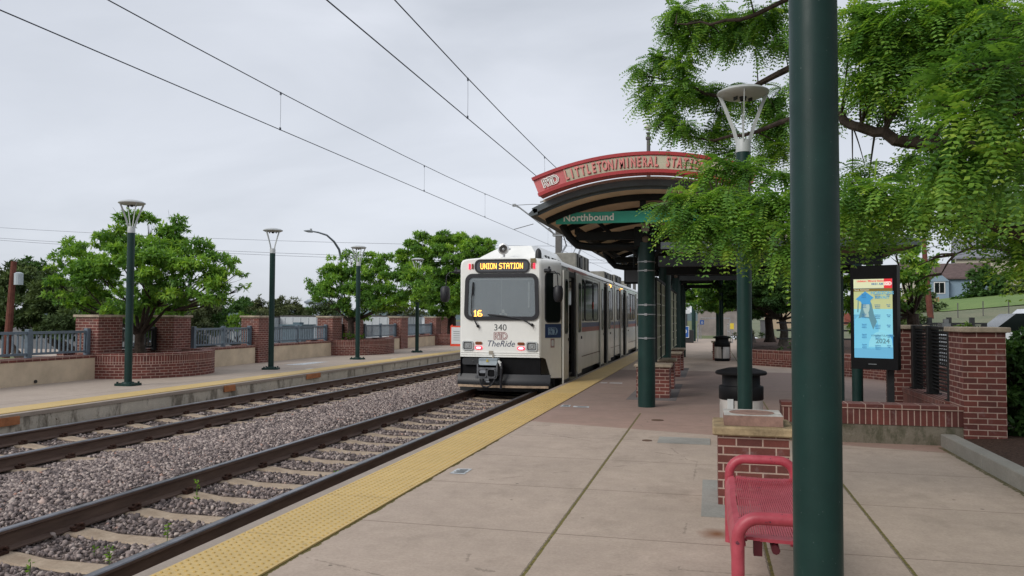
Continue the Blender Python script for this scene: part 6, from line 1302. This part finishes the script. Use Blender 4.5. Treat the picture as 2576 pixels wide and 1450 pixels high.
# trees behind the shelter and in the plaza bed
GP2='locust trees in the plaza bed'
tree('plaza_tree','feathery tree seen under the shelter beam, left of the far lamp post',(1.9,38,.4),(1.6,38,2.0),[(-0.844,36.000,3.448,0.422),(-0.675,36.000,2.919,0.457),(-1.105,36.000,2.657,0.317),(-0.246,36.000,3.267,0.491),(-0.160,35.000,2.536,0.476),(-0.677,36.000,2.304,0.351),(0.085,35.000,2.111,0.373),(0.254,35.000,2.874,0.441),(-1.050,37.000,2.146,0.253),(0.428,36.000,2.477,0.453),(0.678,36.000,2.041,0.348),(0.769,36.000,3.259,0.452),(-1.103,36.000,3.274,0.317),(-0.500,36.000,3.797,0.386),(0.265,36.000,3.700,0.419),(-0.338,36.000,1.953,0.245)],leaf_lo,dens=30,L_=.14,seed=51,group=GP2,barkm=barkg,droop=.6,grow=1.4)
tree('plaza_tree','wide dark tree with pale trunk behind the second lamp post',(2.648,31.000,0.542),(2.613,31.000,1.452),[(0.735,31.000,3.164,0.389),(0.876,31.000,2.639,0.419),(1.238,31.000,3.010,0.507),(1.376,31.000,2.338,0.506),(1.950,31.000,3.004,0.563),(2.019,30.000,2.310,0.544),(0.945,31.000,2.086,0.328),(1.658,31.000,1.892,0.356),(2.430,30.000,2.666,0.542),(2.493,30.000,2.023,0.428),(2.969,30.000,2.378,0.511),(1.776,33.000,3.421,0.475),(2.530,33.000,3.492,0.535),(3.507,30.000,2.659,0.622),(3.500,30.000,1.952,0.481),(4.156,29.000,2.481,0.543)],leaf_md,dens=30,L_=.15,seed=52,group=GP2,barkm=barkg,tr=.15,droop=.5,grow=1.4)
tree('plaza_tree','tree with forked dark trunk left of the pale-trunked one in the plaza bed',(2.313,33.000,0.615),(2.260,33.000,1.525),[(1.462,33.000,1.917,0.317),(1.991,33.000,1.808,0.347),(2.441,33.000,1.761,0.314),(1.822,34.000,2.337,0.423),(1.355,34.000,2.829,0.490),(2.219,33.000,2.076,0.409)],leaf_md,dens=26,L_=.16,seed=53,group=GP2,tr=.17,grow=1.4)
tree('plaza_tree','bright feathery tree right behind the digital display',(3.9,17.2,.0),(3.9,17.2,1.6),[(3.606,16.000,2.697,0.279),(3.338,16.000,2.849,0.221),(3.805,16.000,2.510,0.205),(3.567,16.000,2.256,0.294),(3.263,16.000,2.332,0.251),(3.732,16.000,2.035,0.190),(3.427,16.000,1.889,0.235),(3.017,16.500,2.745,0.260),(2.798,16.500,2.286,0.307),(2.721,16.500,1.749,0.292),(2.681,16.500,1.365,0.200),(2.589,16.500,2.751,0.231),(3.316,17.000,1.835,0.267),(3.821,15.800,2.316,0.130),(3.898,15.700,2.561,0.086)],leaf_lo,dens=44,L_=.12,seed=54,group=GP2,droop=.7,grow=1.15)
bush('hedge','dark clipped hedge beyond the pillar behind the display',[(6.227,30.000,1.539,0.469),(6.858,30.000,1.542,0.467),(5.781,30.000,1.538,0.416),(7.170,30.000,1.406,0.328),(6.259,29.000,1.140,0.399)],leaf_dk,dens=12,L_=.16,seed=55,cat='hedge')
bush('ground_plant','low green ground cover at the foot of the pale-trunked plaza tree',[(2.583,27.500,0.588,0.208),(2.919,27.200,0.577,0.205),(2.273,27.500,0.480,0.130)],leaf_md,dens=20,L_=.1,seed=56,cat='plant')
bush('shrub','low dark shrub in the plaza bed left of the tree trunks',[(1.149,38.000,0.701,0.201),(1.500,38.000,0.650,0.201),(1.850,38.000,0.744,0.200),(2.285,38.000,0.766,0.181)],leaf_dk,dens=14,L_=.14,seed=57)
bush('shrub','dense green shrub at the right photo edge beside the tall brick pillar',[(3.71, 11.3, 1.08, 0.36), (4.16, 11.4, 1.05, 0.42), (3.71, 11.2, 0.65, 0.4), (3.66, 11.5, 0.35, 0.35), (4.26, 11.0, 0.6, 0.45), (3.96, 11.0, 0.25, 0.35), (4.46, 11.6, 1.1, 0.35), (3.81, 12.0, 0.9, 0.45), (3.68, 11.2, 1.17, 0.3), (3.86, 11.35, 1.25, 0.28), (4.11, 11.3, 1.3, 0.3), (3.61, 11.1, 0.9, 0.27), (3.58, 11.0, 0.5, 0.28), (3.61, 10.9, 0.2, 0.25), (3.81, 11.1, 0.8, 0.35), (3.96, 11.3, 1.3, 0.25)],leaf_md,dens=70,L_=.085,seed=58,W_=.6)
tag(bush('vine_sprig','small green sprig poking above the low wall behind the pillar cap',[(3.377,11.800,1.413,0.037),(3.305,11.800,1.381,0.032),(3.233,11.800,1.391,0.032)],leaf_br,dens=60,L_=.07,seed=59,cat='plant'),None)
# weeds between the rails
for i,(x,y,h,lab) in enumerate(((-4.98,7.02,.20,'tall green weed against the inner rail of the near track'),(-4.31,5.05,.13,'green weed between sleepers, nearest the yellow strip rail'),(-4.35,5.75,.13,'leafy weed between the near track sleepers, second from the camera'),(-4.62,5.25,.06,'tiny green weed left of the taller weeds in the near track'),(-4.1,5.8,.05,'tiny weed touching the rail nearest the platform'),(-4.72,4.75,.07,'small sparse weed in the gravel beside a sleeper'),(-4.15,8.4,.07,'small weed further along in the near track gravel'),(-3.45,11.0,.07,'small weed tuft below the near platform edge'))):
    t=thing('weed',(x,y,-.34),lab,'weed','weeds in the near track'); rw=np.random.default_rng(i); n=max(6,int(h*120)); zz=rw.uniform(.02,1,n)*h; P=np.stack([np.full(n,x),np.full(n,y),-.33+zz],1)+rw.normal(size=(n,3))*.006; D=unit(np.stack([rw.normal(size=n),rw.normal(size=n),rw.uniform(.1,.6,n)],1)); V,F=leaves(P,D,unit(rw.normal(size=(n,3))+np.array([0,-1,1])),rw.uniform(.02,.045,n),rw.uniform(.012,.022,n)); npmesh('leaf_cluster',V,F,leaf_br,t,rw.uniform(.2,1,n))
    mb=MB(); mb.tube([(x,y,-.36),(x+.004,y,-.33+h)],.003,4); mb.build('stem',leaf_br if False else simple('weed_stem%d'%i,(.09,.14,.04),.7),t)
# ------------------------------------------------------------------ far left things: utility pole, trailers, van, silo, lights, cars
t=thing('utility_pole',(-29.5,27.5,-.85),'reddish brown wooden utility pole with a grey transformer at the far left','utility pole')
mb=MB(); mb.tube([(-25.175,24.000,-0.052),(-25.066,24.000,0.972),(-24.917,24.000,3.495)],[.14,.13,.095],10); mb.build('pole',woodb,t)
mb=MB(); q=(-24.630,23.950,2.844); mb.lathe([(.001,-.24),(.15,-.22),(.15,.20),(.08,.24),(.001,.25)],q,14); mb.build('transformer',simple('transformer_grey',(.42,.47,.50),.5,var=.05),t)
GT='white trailers beyond the far fence'
def trailer(x0,x1,y0,y1,z0,z1,lab):
    t=thing('white_trailer',((x0+x1)/2,y0,-.85),lab,'trailer',GT); mb=MB(); mb.box(x0,x1,y0,y1,z0,z1); mb.build('body',whitewall,t); mb=MB(); mb.box(x0-.03,x1+.03,y0-.03,y1+.03,z1+.001,z1+.07); mb.build('roof_edge',simple('trailer_roof_dark'+str(int(y0)),(.09,.085,.08),.8,var=.3,scale=4),t)
    mb=MB(); k=int((y1-y0)/.45)
    for i in range(k): y=y0+.2+i*.45; mb.box(x1+.001,x1+.03,y,y+.12,z0+.05,z1-.05)
    for i in range(int((x1-x0)/.5)): x=x0+.2+i*.5; mb.box(x,x+.12,y0-.03,y0-.001,z0+.05,z1-.05)
    mb.build('wall_ribs',whitewall,t)
trailer(-24.2,-21.6,41.6,54,-.5,1.50,'long white ribbed trailer right behind the railing, beside the second far lamp'); trailer(-26.5,-24.3,40.2,44,-.5,1.44,'white container end left of the long trailer')
trailer(-21.0,-18.6,45.5,50,-.6,1.52,'white container seen past the second planter tree trunk')
t=thing('green_utility_cabinet',(-19,33,-.85),'blue green utility cabinet behind the railing by the white trailer','cabinet'); mb=MB(); mb.box(-19.9,-18.9,34.4,35.6,-.85,1.05); mb.box(-20.0,-18.8,34.3,35.7,1.0512,1.12); mb.box(-19.55,-19.2,34.8,35.2,1.1215,1.22); mb.build('box',simple('cabinet_blue_green',(.08,.13,.16),.5),t)
def vehicle(name,x,y,z,rz,L_,W_,H_,mat,lab,kind='car',grp=None):
    t=thing(name,(x,y,z),lab,'van' if kind=='van' else ('pickup truck' if kind=='truck' else 'car'),grp,rz); 
    def sec(P,w,mat,nm,par=t,bev=.12):
        mb=MB(); n=len(P); V=[];
        for s,k in ((-w/2,.0),(-w/2+bev,1),(w/2-bev,1),(w/2,0)):
            cx=sum(p[0] for p in P)/n; cz=sum(p[1] for p in P)/n
            for a,b in P: V.append(((a-cx)*(1 if k else .97)+cx,s,(b-cz)*(1 if k else .92)+cz))
        F=[tuple(range(n)),tuple(range(4*n-1,3*n-1,-1))]
        for r in range(3):
            for i in range(n): F.append((r*n+(i+1)%n,r*n+i,(r+1)*n+i,(r+1)*n+(i+1)%n))
        mb.add(V,F); o=mb.build(nm,mat,None,smooth=True); o.parent=par; return o
    h=L_/2; b0=.28
    if kind=='van': B=[(-h,b0),(h,b0),(h,H_*.45),(h-.15,H_*.55),(h-.9,H_*.93),(h-1.3,H_),(-h+.1,H_),(-h,H_*.9)]
    elif kind=='truck': B=[(-h,b0),(h,b0),(h,H_*.52),(h-.2,H_*.58),(h-1.5,H_*.62),(h-2.1,H_*.97),(-h+2.0,H_),(-h+1.6,H_*.9),(-h+1.5,H_*.62),(-h,H_*.62)]
    else: B=[(-h,b0),(h,b0),(h,H_*.5),(h-.1,H_*.57),(h-1.2,H_*.66),(-h+.5,H_*.68),(-h,H_*.6)]
    sec(B,W_,mat,'body')
    if kind=='car': sec([(-h+.5,H_*.66),(h-1.2,H_*.65),(h-1.9,H_),(-h+1.2,H_)],W_-.2,dglass,'cabin'); sec([(-h+1.1,H_*.985),(h-1.95,H_*.985),(h-2.0,H_+.03),(-h+1.2,H_+.03)],W_-.3,mat,'roof')
    else:
        g=(h-2.0,h-1.0); P=[(h-2.75,H_*.66),(h-1.25,H_*.64),(h-1.75,H_*.90),(h-2.75,H_*.92)] if kind=='truck' else [(h-2.0,H_*.6),(h-.45,H_*.58),(h-.95,H_*.88),(h-2.0,H_*.9)]
        sec(P,W_+.02,dglass,'side_window',bev=.01)
    for sx in (-1,1):
        for sy in (-1,1):
            mb=MB(); mb.tube([(sx*(h-.85),sy*(W_/2-.1)-.1,.33),(sx*(h-.85),sy*(W_/2-.1)+.1,.33)],.33,16); o=mb.build('wheel',rubber,None); o.parent=t
    return t
vehicle('delivery_van',-19.6,54.5,-.84,math.radians(100),5.4,1.95,2.35,carwhite,'white van between the second planter tree and the slim brick pillar','van')
vehicle('parked_car',-30.5,40.2,-.84,math.radians(80),4.4,1.75,1.42,cardark,'dark parked car seen through the railing left of the lone pillar','car','cars parked beyond the far fence')
vehicle('parked_car',-68,97,-.84,math.radians(20),4.5,1.75,1.45,carwhite,'white parked car in the gap beside the dark parked car','car','cars parked beyond the far fence')
vehicle('parked_car',-84,90,-.84,math.radians(10),4.5,1.75,1.45,carwhite,'white parked car seen through the railing left of the first pillar','car','cars parked beyond the far fence')
t=thing('silo_building',(-62,122,-.85),'pale grey curved building with a flat cap far beyond the trees','building')
mb=MB(); mb.lathe([(3.6,0),(2.0,5.0),(2.0,5.2)],(-63.2,121,-.85),20); mb.build('wall',simple('silo_blue_white',(.42,.47,.52),.6,var=.05),t); mb=MB(); mb.lathe([(2.4,4.55),(2.5,4.85),(1.5,5.3),(.01,5.45)],(-63.2,121,-.85),20); mb.build('roof',simple('silo_cap',(.25,.29,.33),.6),t)
t=thing('street_light',(-24,49,-.85),'tall curved arm street light above the second planter tree','street light')
mb=MB(); P=[(-24.000,49.274,-0.176),(-24.000,49.034,4.365),(-24.000,48.946,5.430),(-24.000,48.636,5.993),(-24.000,47.870,6.453),(-24.000,46.852,6.770),(-24.000,45.666,6.826),(-24.000,45.043,6.811)]; mb.tube(P,[.10,.09,.085,.08,.07,.06,.05,.045],10); mb.build('pole',simple('street_light_grey',(.22,.25,.28),.5,.3),t,smooth=True)
mb=MB(); a=(-24.000,44.940,6.800); b=(-24.000,43.890,6.737); mb.tube([a,((a[0]+b[0])/2,(a[1]+b[1])/2,(a[2]+b[2])/2),b],[.07,.085,.03],8); mb.box(a[0]-.05,a[0]+.05,a[1]-.25,a[1]-.15,a[2]+.05,a[2]+.16); mb.build('lamp_head',simple('street_light_head',(.30,.32,.33),.5),t)
t=thing('parking_light',(-40,62,-.85),'small twin-head parking lot light on the skyline','street light'); mb=MB(); mb.tube([(-41.756,62.000,1.363),(-41.796,62.000,3.399)],.09,8); mb.build('pole',simple('lot_pole',(.05,.06,.09),.6),t); mb=MB(); q=(-41.797,62.000,3.435); mb.box(q[0]-.32,q[0]+.32,q[1]-.2,q[1]+.2,q[2]-.08,q[2]+.1); mb.build('lamp_head',simple('lot_head',(.05,.05,.07),.6),t)
for i,(pa,pb) in enumerate((((-183.363,150.000,23.681),(-7.015,175.000,17.025)),((-171.050,140.000,19.971),(-6.625,165.000,13.294)),((-172.254,141.000,19.654),(-6.667,166.000,12.712)))):
    mb=MB(); A=Vector(pa);B_=Vector(pb); mb.tube([A.lerp(B_,k/12)+Vector((0,0,-1.6*(1-((k-6)/6)**2))) for k in range(13)],.045,4); tag(mb.build('power_line',[simple('line_grey%d'%i,(.16,.17,.2),.7)]),'distant power line crossing the sky behind the trees, %s'%('topmost','middle','lowest')[i],'power line','distant power lines')
# ------------------------------------------------------------------ far right: houses, fences, pole, truck
def house(loc,w,d,h,rh,mat,rm,lab,rz=0,wins=()):
    t=thing('house',loc,lab,'house','houses on the hill',rz)
    def lb(mb,n,m,p=t): o=mb.build(n,m,None); o.parent=p; return o
    mb=MB(); mb.box(-w/2,w/2,-d/2,d/2,-3,h); 
    mb.add([(w/2,-d/2,h),(w/2,d/2,h),(w/2,0,h+rh)],[(0,1,2)]); mb.add([(-w/2,-d/2,h),(-w/2,d/2,h),(-w/2,0,h+rh)],[(0,2,1)]); lb(mb,'wall',mat)
    mb=MB(); o_=.4; e=h-.15
    for s in (-1,1): mb.add([(-w/2-o_,s*(d/2+o_),e),(w/2+o_,s*(d/2+o_),e),(w/2+o_,0,h+rh+.12),(-w/2-o_,0,h+rh+.12),(-w/2-o_,s*(d/2+o_),e+.16),(w/2+o_,s*(d/2+o_),e+.16),(w/2+o_,0,h+rh+.28),(-w/2-o_,0,h+rh+.28)],[(0,1,2,3),(4,7,6,5),(0,4,5,1),(1,5,6,2),(3,2,6,7),(0,3,7,4)])
    lb(mb,'roof',rm); 
    for (x,z,ww_,hh) in wins:
        mb=MB(); mb.box(x-ww_/2-.09,x+ww_/2+.09,-d/2-.05,-d/2,z-hh/2-.09,z+hh/2+.09); f=lb(mb,'window',trimw)
        mb=MB(); mb.box(x-ww_/2,x-.03,-d/2-.06,-d/2-.051,z-hh/2,z+hh/2); mb.box(x+.03,x+ww_/2,-d/2-.06,-d/2-.051,z-hh/2,z+hh/2); lb(mb,'pane',dglass,f)
    return t
hs=house((27.0,98.5,2.0),5.6,6.0,4.0,1.5,housebl,roofbr,'light blue two storey house with brown roof on the hill','' and 0 or math.radians(-14),wins=[(-1.9,3.0,.8,1.0),(-1.9,.75,.9,1.1),(1.4,3.1,.3,1.0),(1.9,.75,.9,1.6),(.3,.8,.4,.9)])
def lpart(o,mb,n,m): q=mb.build(n,m,None); q.parent=o; return q
mb=MB(); mb.box(-2.7,-.9,-3.9,-3.05,-2.2,3.6); mb.add([(-2.8,-4.0,3.6),(-.8,-4.0,3.6),(-1.8,-4.0,4.5),(-2.8,-2.4,3.6),(-.8,-2.4,3.6),(-1.8,-2.4,4.5)],[(0,1,2),(0,2,5,3),(2,1,4,5)]); lpart(hs,mb,'bay',housebl)
for z,hh in ((2.9,1.1),(.6,1.0)):
    mb=MB(); mb.box(-2.35,-1.25,-3.95,-3.91,z-hh/2-.1,z+hh/2+.1); mm=lpart(hs,mb,'window',trimw); mb=MB(); mb.box(-2.25,-1.83,-3.97,-3.952,z-hh/2,z+hh/2); mb.box(-1.77,-1.35,-3.97,-3.952,z-hh/2,z+hh/2); q=mb.build('pane',dglass,None); q.parent=mm
mb=MB(); mb.box(-3.0,1.4,-5.4,-3.95,-.35,-.2); mb.box(-3.0,1.4,-5.42,-5.36,-.2,.55); 
for x in (-2.9,-.8,1.3): mb.box(x-.1,x+.1,-5.4,-5.2,-2.6,-.2)
lpart(hs,mb,'deck',simple('deck_dark_brown',(.06,.04,.035),.8))
house((23.2,100,2.0),3.0,6,4.6,1.2,housecr,roofbr,'pale house partly hidden left of the light blue house',math.radians(-14))
house((38.5,97,2.6),10,7,5.0,2.6,housecr,roofgr,'cream house with grey roof at the right, behind the bushes',math.radians(-14),wins=[(1.0,3.6,1.0,1.1),(-2,3.6,1,1.1)])
house((33.0,104,3.0),9,7,5.6,2.4,housecr,roofgr,'grey roofed house between the blue house and the rightmost one',math.radians(-14))
t=thing('wooden_fence',(19,82,2),'tan cedar board fence at the foot of the blue house','fence')
mb=MB(); P=[(14.5,84),(17.7,81),(19.6,81),(20.7,81)];
for (a,b) in zip(P[:-1],P[1:]):
    n=int(math.hypot(b[0]-a[0],b[1]-a[1])/.16)
    for k in range(n): f_=k/n; x=a[0]+(b[0]-a[0])*f_; y=a[1]+(b[1]-a[1])*f_; z=hz(x,y); mb.box(x,x+.14,y,y+.03,z-.3,z+.72+.04*(k%2))
mb.build('boards',fencew,t)
t=thing('wooden_fence',(26,88,3),'lighter board fence glimpsed right of the round hill bushes','fence'); mb=MB()
for k in range(150): x=24.2+k*.16; y=84; z=hz(x,84)+.1; mb.box(x,x+.14,y,y+.03,z-.3,z+.62+.03*(k%2))
mb.build('boards',fencew,t)
GH='round green bushes on the hill'
bush('hill_bush','big round green bush left of the others, beside the blue house',[(23.185,84.000,3.075,0.759),(24.298,84.000,4.210,0.833),(23.521,83.000,3.206,0.824),(24.671,83.000,3.578,0.970),(22.632,84.000,2.847,0.456),(24.988,84.000,4.850,0.605)],leaf_md,dens=2.2,L_=.42,seed=61,group=GH,W_=.6)
bush('hill_bush','large round green bush at the middle of the hill',[(25.169,83.000,5.367,1.044),(25.845,82.000,4.761,1.175),(25.498,82.000,3.660,1.102),(26.648,82.000,3.840,0.951),(25.142,84.000,5.984,0.680),(24.750,85.000,5.852,0.613)],leaf_md,dens=2.2,L_=.42,seed=62,group=GH,W_=.6)
bush('hill_bush','darker bush at the right end of the hill row',[(26.637,80.000,3.960,0.926),(26.926,79.000,3.751,1.053),(26.466,80.000,3.247,0.784),(27.716,79.000,4.449,1.051)],leaf_dk,dens=2.2,L_=.42,seed=63,group=GH,W_=.6)
bush('hill_bush','tall yellow green tree at the right photo edge on the hill',[(20.118,60.000,4.547,0.641),(20.486,60.000,5.212,0.641),(20.379,60.000,5.883,0.428),(21.065,60.000,4.539,0.798)],leaf_br,dens=4,L_=.3,seed=64,group=GH,W_=.6)
bush('hill_bush','dark hedge mass left of the blue house',[(17.184,70.000,2.559,0.957),(16.014,70.000,2.398,1.089),(17.087,72.000,3.411,0.987),(17.072,69.000,1.916,0.565)],leaf_dk,dens=3,L_=.35,seed=65,group=GH,W_=.6)
t=thing('utility_pole',(9.779,40.000,1.595),'leaning brown wooden utility pole on the grassy slope','utility pole'); mb=MB(); mb.tube([(9.828,40.000,1.522),(9.673,40.000,3.566),(9.579,40.000,5.217)],[.14,.12,.10],10); mb.build('pole',woodb,t); mb=MB(); q=(9.694,39.850,2.866); mb.box(q[0]-.09,q[0]+.09,q[1]-.01,q[1]+.01,q[2]-.04,q[2]+.04); mb.build('marker',paperw,t)
for i,(pa,pb) in enumerate((((9.599,40.000,4.208),(23.464,60.000,7.951)),((9.606,40.000,4.758),(23.485,60.000,9.011)))):
    mb=MB(); A=Vector(pa);B_=Vector(pb); mb.tube([A.lerp(B_,k/8)+Vector((0,0,-.3*(1-((k-4)/4)**2))) for k in range(9)],.018,4); tag(mb.build('power_line',[simple('line2_grey%d'%i,(.2,.2,.22),.7)]),'thin power line from the leaning pole, %s one'%('lower','upper')[i],'power line')
t=thing('rail_fence',(8,24,1),'dark post and rail fence at the foot of the grassy slope','fence'); fp=[(5.329,30.000,1.369),(6.009,30.000,1.373),(6.718,30.000,1.377),(7.331,30.000,1.380),(7.938,30.000,1.383),(8.648,30.000,1.360),(9.457,30.000,1.365),(10.503,30.000,1.357)]
for q in fp: mb=MB(); mb.box(q[0]-.07,q[0]+.07,29.93,30.07,.05,1.56); mb.build('post',blackm,t)
mb=MB()
for z in (.75,1.05,1.32): mb.box(fp[0][0]-3,fp[-1][0]+3,29.98,30.02,z,z+.06)
mb.build('rail_set',blackm,t)
t=thing('slope_mesh_fence',(10,55,2),'thin wire mesh fence half way up the grassy slope','fence'); mb=MB()
for k in range(26): x=9+1.6*k; z=hz(x,62); mb.box(x-.03,x+.03,62,62.05,z-.1,z+1.05)
mb.build('post',steelg,t)
vehicle('pickup_truck',7.9,21.0,.14,math.radians(172),5.6,1.9,1.66,carwhite,'white pickup truck cab at the right edge above the shrub','truck')
# ------------------------------------------------------------------ end of the near platform
t=thing('tan_building',(5,66,0),'tan vertical board building behind the plaza trees','building'); mb=MB(); mb.box(4.2,9.5,62,66,-.2,2.6); 
mb.build('wall',simple('tan_boards',(.42,.33,.23),.8,var=.06,scale=3,sc3=(3,3,.1)),t); mb=MB(); mb.box(4.05,4.2,61.9,62.1,-.2,2.7); mb.box(9.5,11.2,61.95,66,-.2,1.9); mb.build('rust_post',terracotta,t); mb=MB(); mb.box(11.3,13.5,61,66,-.2,2.4); mb.build('grey_annex',simple('blue_grey_annex',(.26,.30,.33),.8),t); mb=MB(); mb.box(4.0,13.6,61.8,66.2,2.61,2.75); mb.build('roof',roofgr,t)
t=thing('grey_building',(-.3,85,0),'pale grey building face beyond the end of the platform','building'); mb=MB(); mb.box(-1.2,4.0,85,90,-.3,2.3); mb.build('wall',simple('pinkish_grey_wall',(.27,.235,.215),.8,var=.25,scale=.5),t); mb=MB(); mb.box(-1.3,4.1,84.9,90.1,2.301,2.45); mb.build('roof',roofgr,t)
t=thing('equipment_cabinet',(-2.0,50,0),'black equipment cabinet with blue sign at the platform end','cabinet'); mb=MB(); mb.box(-2.5,-.95,49.5,50.3,0,.78,0,bev=.02); mb.build('box',blackm,t)
mb=MB(); mb.plate([(0,0),(.50,0),(.50,.68),(0,.68)],(-1.72,49.44,.32),(1,0,0),(0,0,1),.02); q=mb.build('blue_sign',bluesign,t); mb=MB(); mb.ring(rrect(.52,.70,.02,2,.25,.34),rrect(.46,.64,.02,2,.25,.34),(-1.72,49.42,.32),(1,0,0),(0,0,1),.008); mb.ring([(.25+.13*math.cos(a*PI/10),.38+.13*math.sin(a*PI/10)) for a in range(20)],[(.25+.08*math.cos(a*PI/10),.38+.08*math.sin(a*PI/10)) for a in range(20)],(-1.72,49.415,.32),(1,0,0),(0,0,1),.006); mb.plate([(.22,.10),(.28,.10),(.30,.27),(.20,.27)],(-1.72,49.415,.32),(1,0,0),(0,0,1),.006); mb.build('sign_mark',paperw,q)
t=thing('platform_end_sign_post',(-1.45,51,0),'white and yellow signs on a thin post at the platform end','sign post'); mb=MB(); mb.cyl((-1.45,51,0),(-1.45,51,3.3),.03,n=8); mb.build('post',steel,t)
for x0,x1,z0,z1,m_ in ((-1.7,-1.22,2.50,2.68,paperw),(-1.75,-1.15,2.08,2.42,paperw),(-1.73,-1.17,1.78,2.03,paperw)): mb=MB(); mb.box(x0,x1,50.93,50.96,z0,z1); mb.build('sign_plate',m_,t)
mb=MB(); add_text(mb,'RTD',.26,(-1.45,50.925,2.25),bold=.01,extrude=.003); mb.build('sign_lettering',darkink,t)
t=thing('yellow_warning_sign',(-2.15,52,0),'yellow warning sign left of the thin sign post','sign'); mb=MB(); mb.box(-2.4,-1.95,51.95,51.98,1.15,1.72); mb.build('plate',yellowsign,t); mb=MB(); mb.cyl((-2.17,52.02,0),(-2.17,52.02,1.7),.03,n=8); mb.build('post',steel,t); mb=MB(); mb.ball((-2.16,51.93,1.55),.05); mb.box(-2.21,-2.11,51.93,51.945,1.28,1.5); mb.build('figure_mark',darkink,t)
t=thing('signal_pole',(-1.0,53,0),'thick green pole by the platform end with a green signal beside it','pole'); mb=MB(); mb.lathe([(.13,0),(.13,3.6)],(-1.0,53,0),16); mb.build('pole',gpaint,t)
t=thing('train_signal',(-1.5,56,0),'small green signal light seen under the shelter','signal'); mb=MB(); mb.box(-1.86,-1.30,56,56.3,3.15,3.7); mb.cyl((-1.55,56.15,0),(-1.55,56.15,3.2),.06,n=8); mb.build('housing',blackm,t); mb=MB(); mb.ball((-1.55,55.98,3.45),.13); mb.build('lamp',greenlit,t)
t=thing('accessibility_sign',(-.2,54,0),'small blue wheelchair sign on the ramp rail','sign'); mb=MB(); mb.box(-.62,-.36,53.95,53.98,1.08,1.38); mb.build('plate',bluesign,t); mb=MB(); mb.ring([(-.48+.07*math.cos(a*PI/8),1.19+.07*math.sin(a*PI/8)) for a in range(16)],[(-.48+.05*math.cos(a*PI/8),1.19+.05*math.sin(a*PI/8)) for a in range(16)],(0,53.945,0),(1,0,0),(0,0,1),.004); mb.box(-.50,-.47,53.94,53.945,1.2,1.32); mb.build('sign_mark',paperw,t)
t=thing('ramp_railing',(.3,55,0),'grey metal ramp railing at the end of the platform','railing')
mb=MB()
for x in (-.75,1.25): mb.tube([(x,52,0),(x,52,1.1),(x,58,1.1),(x,58,0)],.03,8); mb.tube([(x,52,.6),(x,58,.6)],.02,6)
mb.tube([(-.6,58,1.5),(1.4,58,1.5)],.03,8); mb.tube([(-.6,58,0),(-.6,58,1.5)],.03,8); mb.tube([(1.4,58,0),(1.4,58,1.5)],.03,8); mb.tube([(.8,57.9,.2),(.8,57.9,1.5)],.03,8); mb.build('rail_tubes',steel,t)
t=thing('yellow_notice',(1.35,50,0),'small yellow notice right of the ramp railing','sign'); mb=MB(); mb.box(1.2,1.42,49.9,49.93,.85,1.2); mb.build('plate',yellowsign,t); mb=MB(); mb.cyl((1.33,49.97,0),(1.33,49.97,1.2),.03,n=8); mb.build('post',steel,t)
t=thing('dark_cabinet',(3.0,50,0),'tall narrow grey cabinet before the tan building','cabinet'); mb=MB(); mb.box(2.95,3.55,49.5,50,0,1.35); mb.build('box',simple('cabinet_grey',(.10,.10,.10),.7),t); mb=MB(); mb.box(2.93,3.57,49.48,50.02,1.351,1.4); mb.build('top',blackm,t)
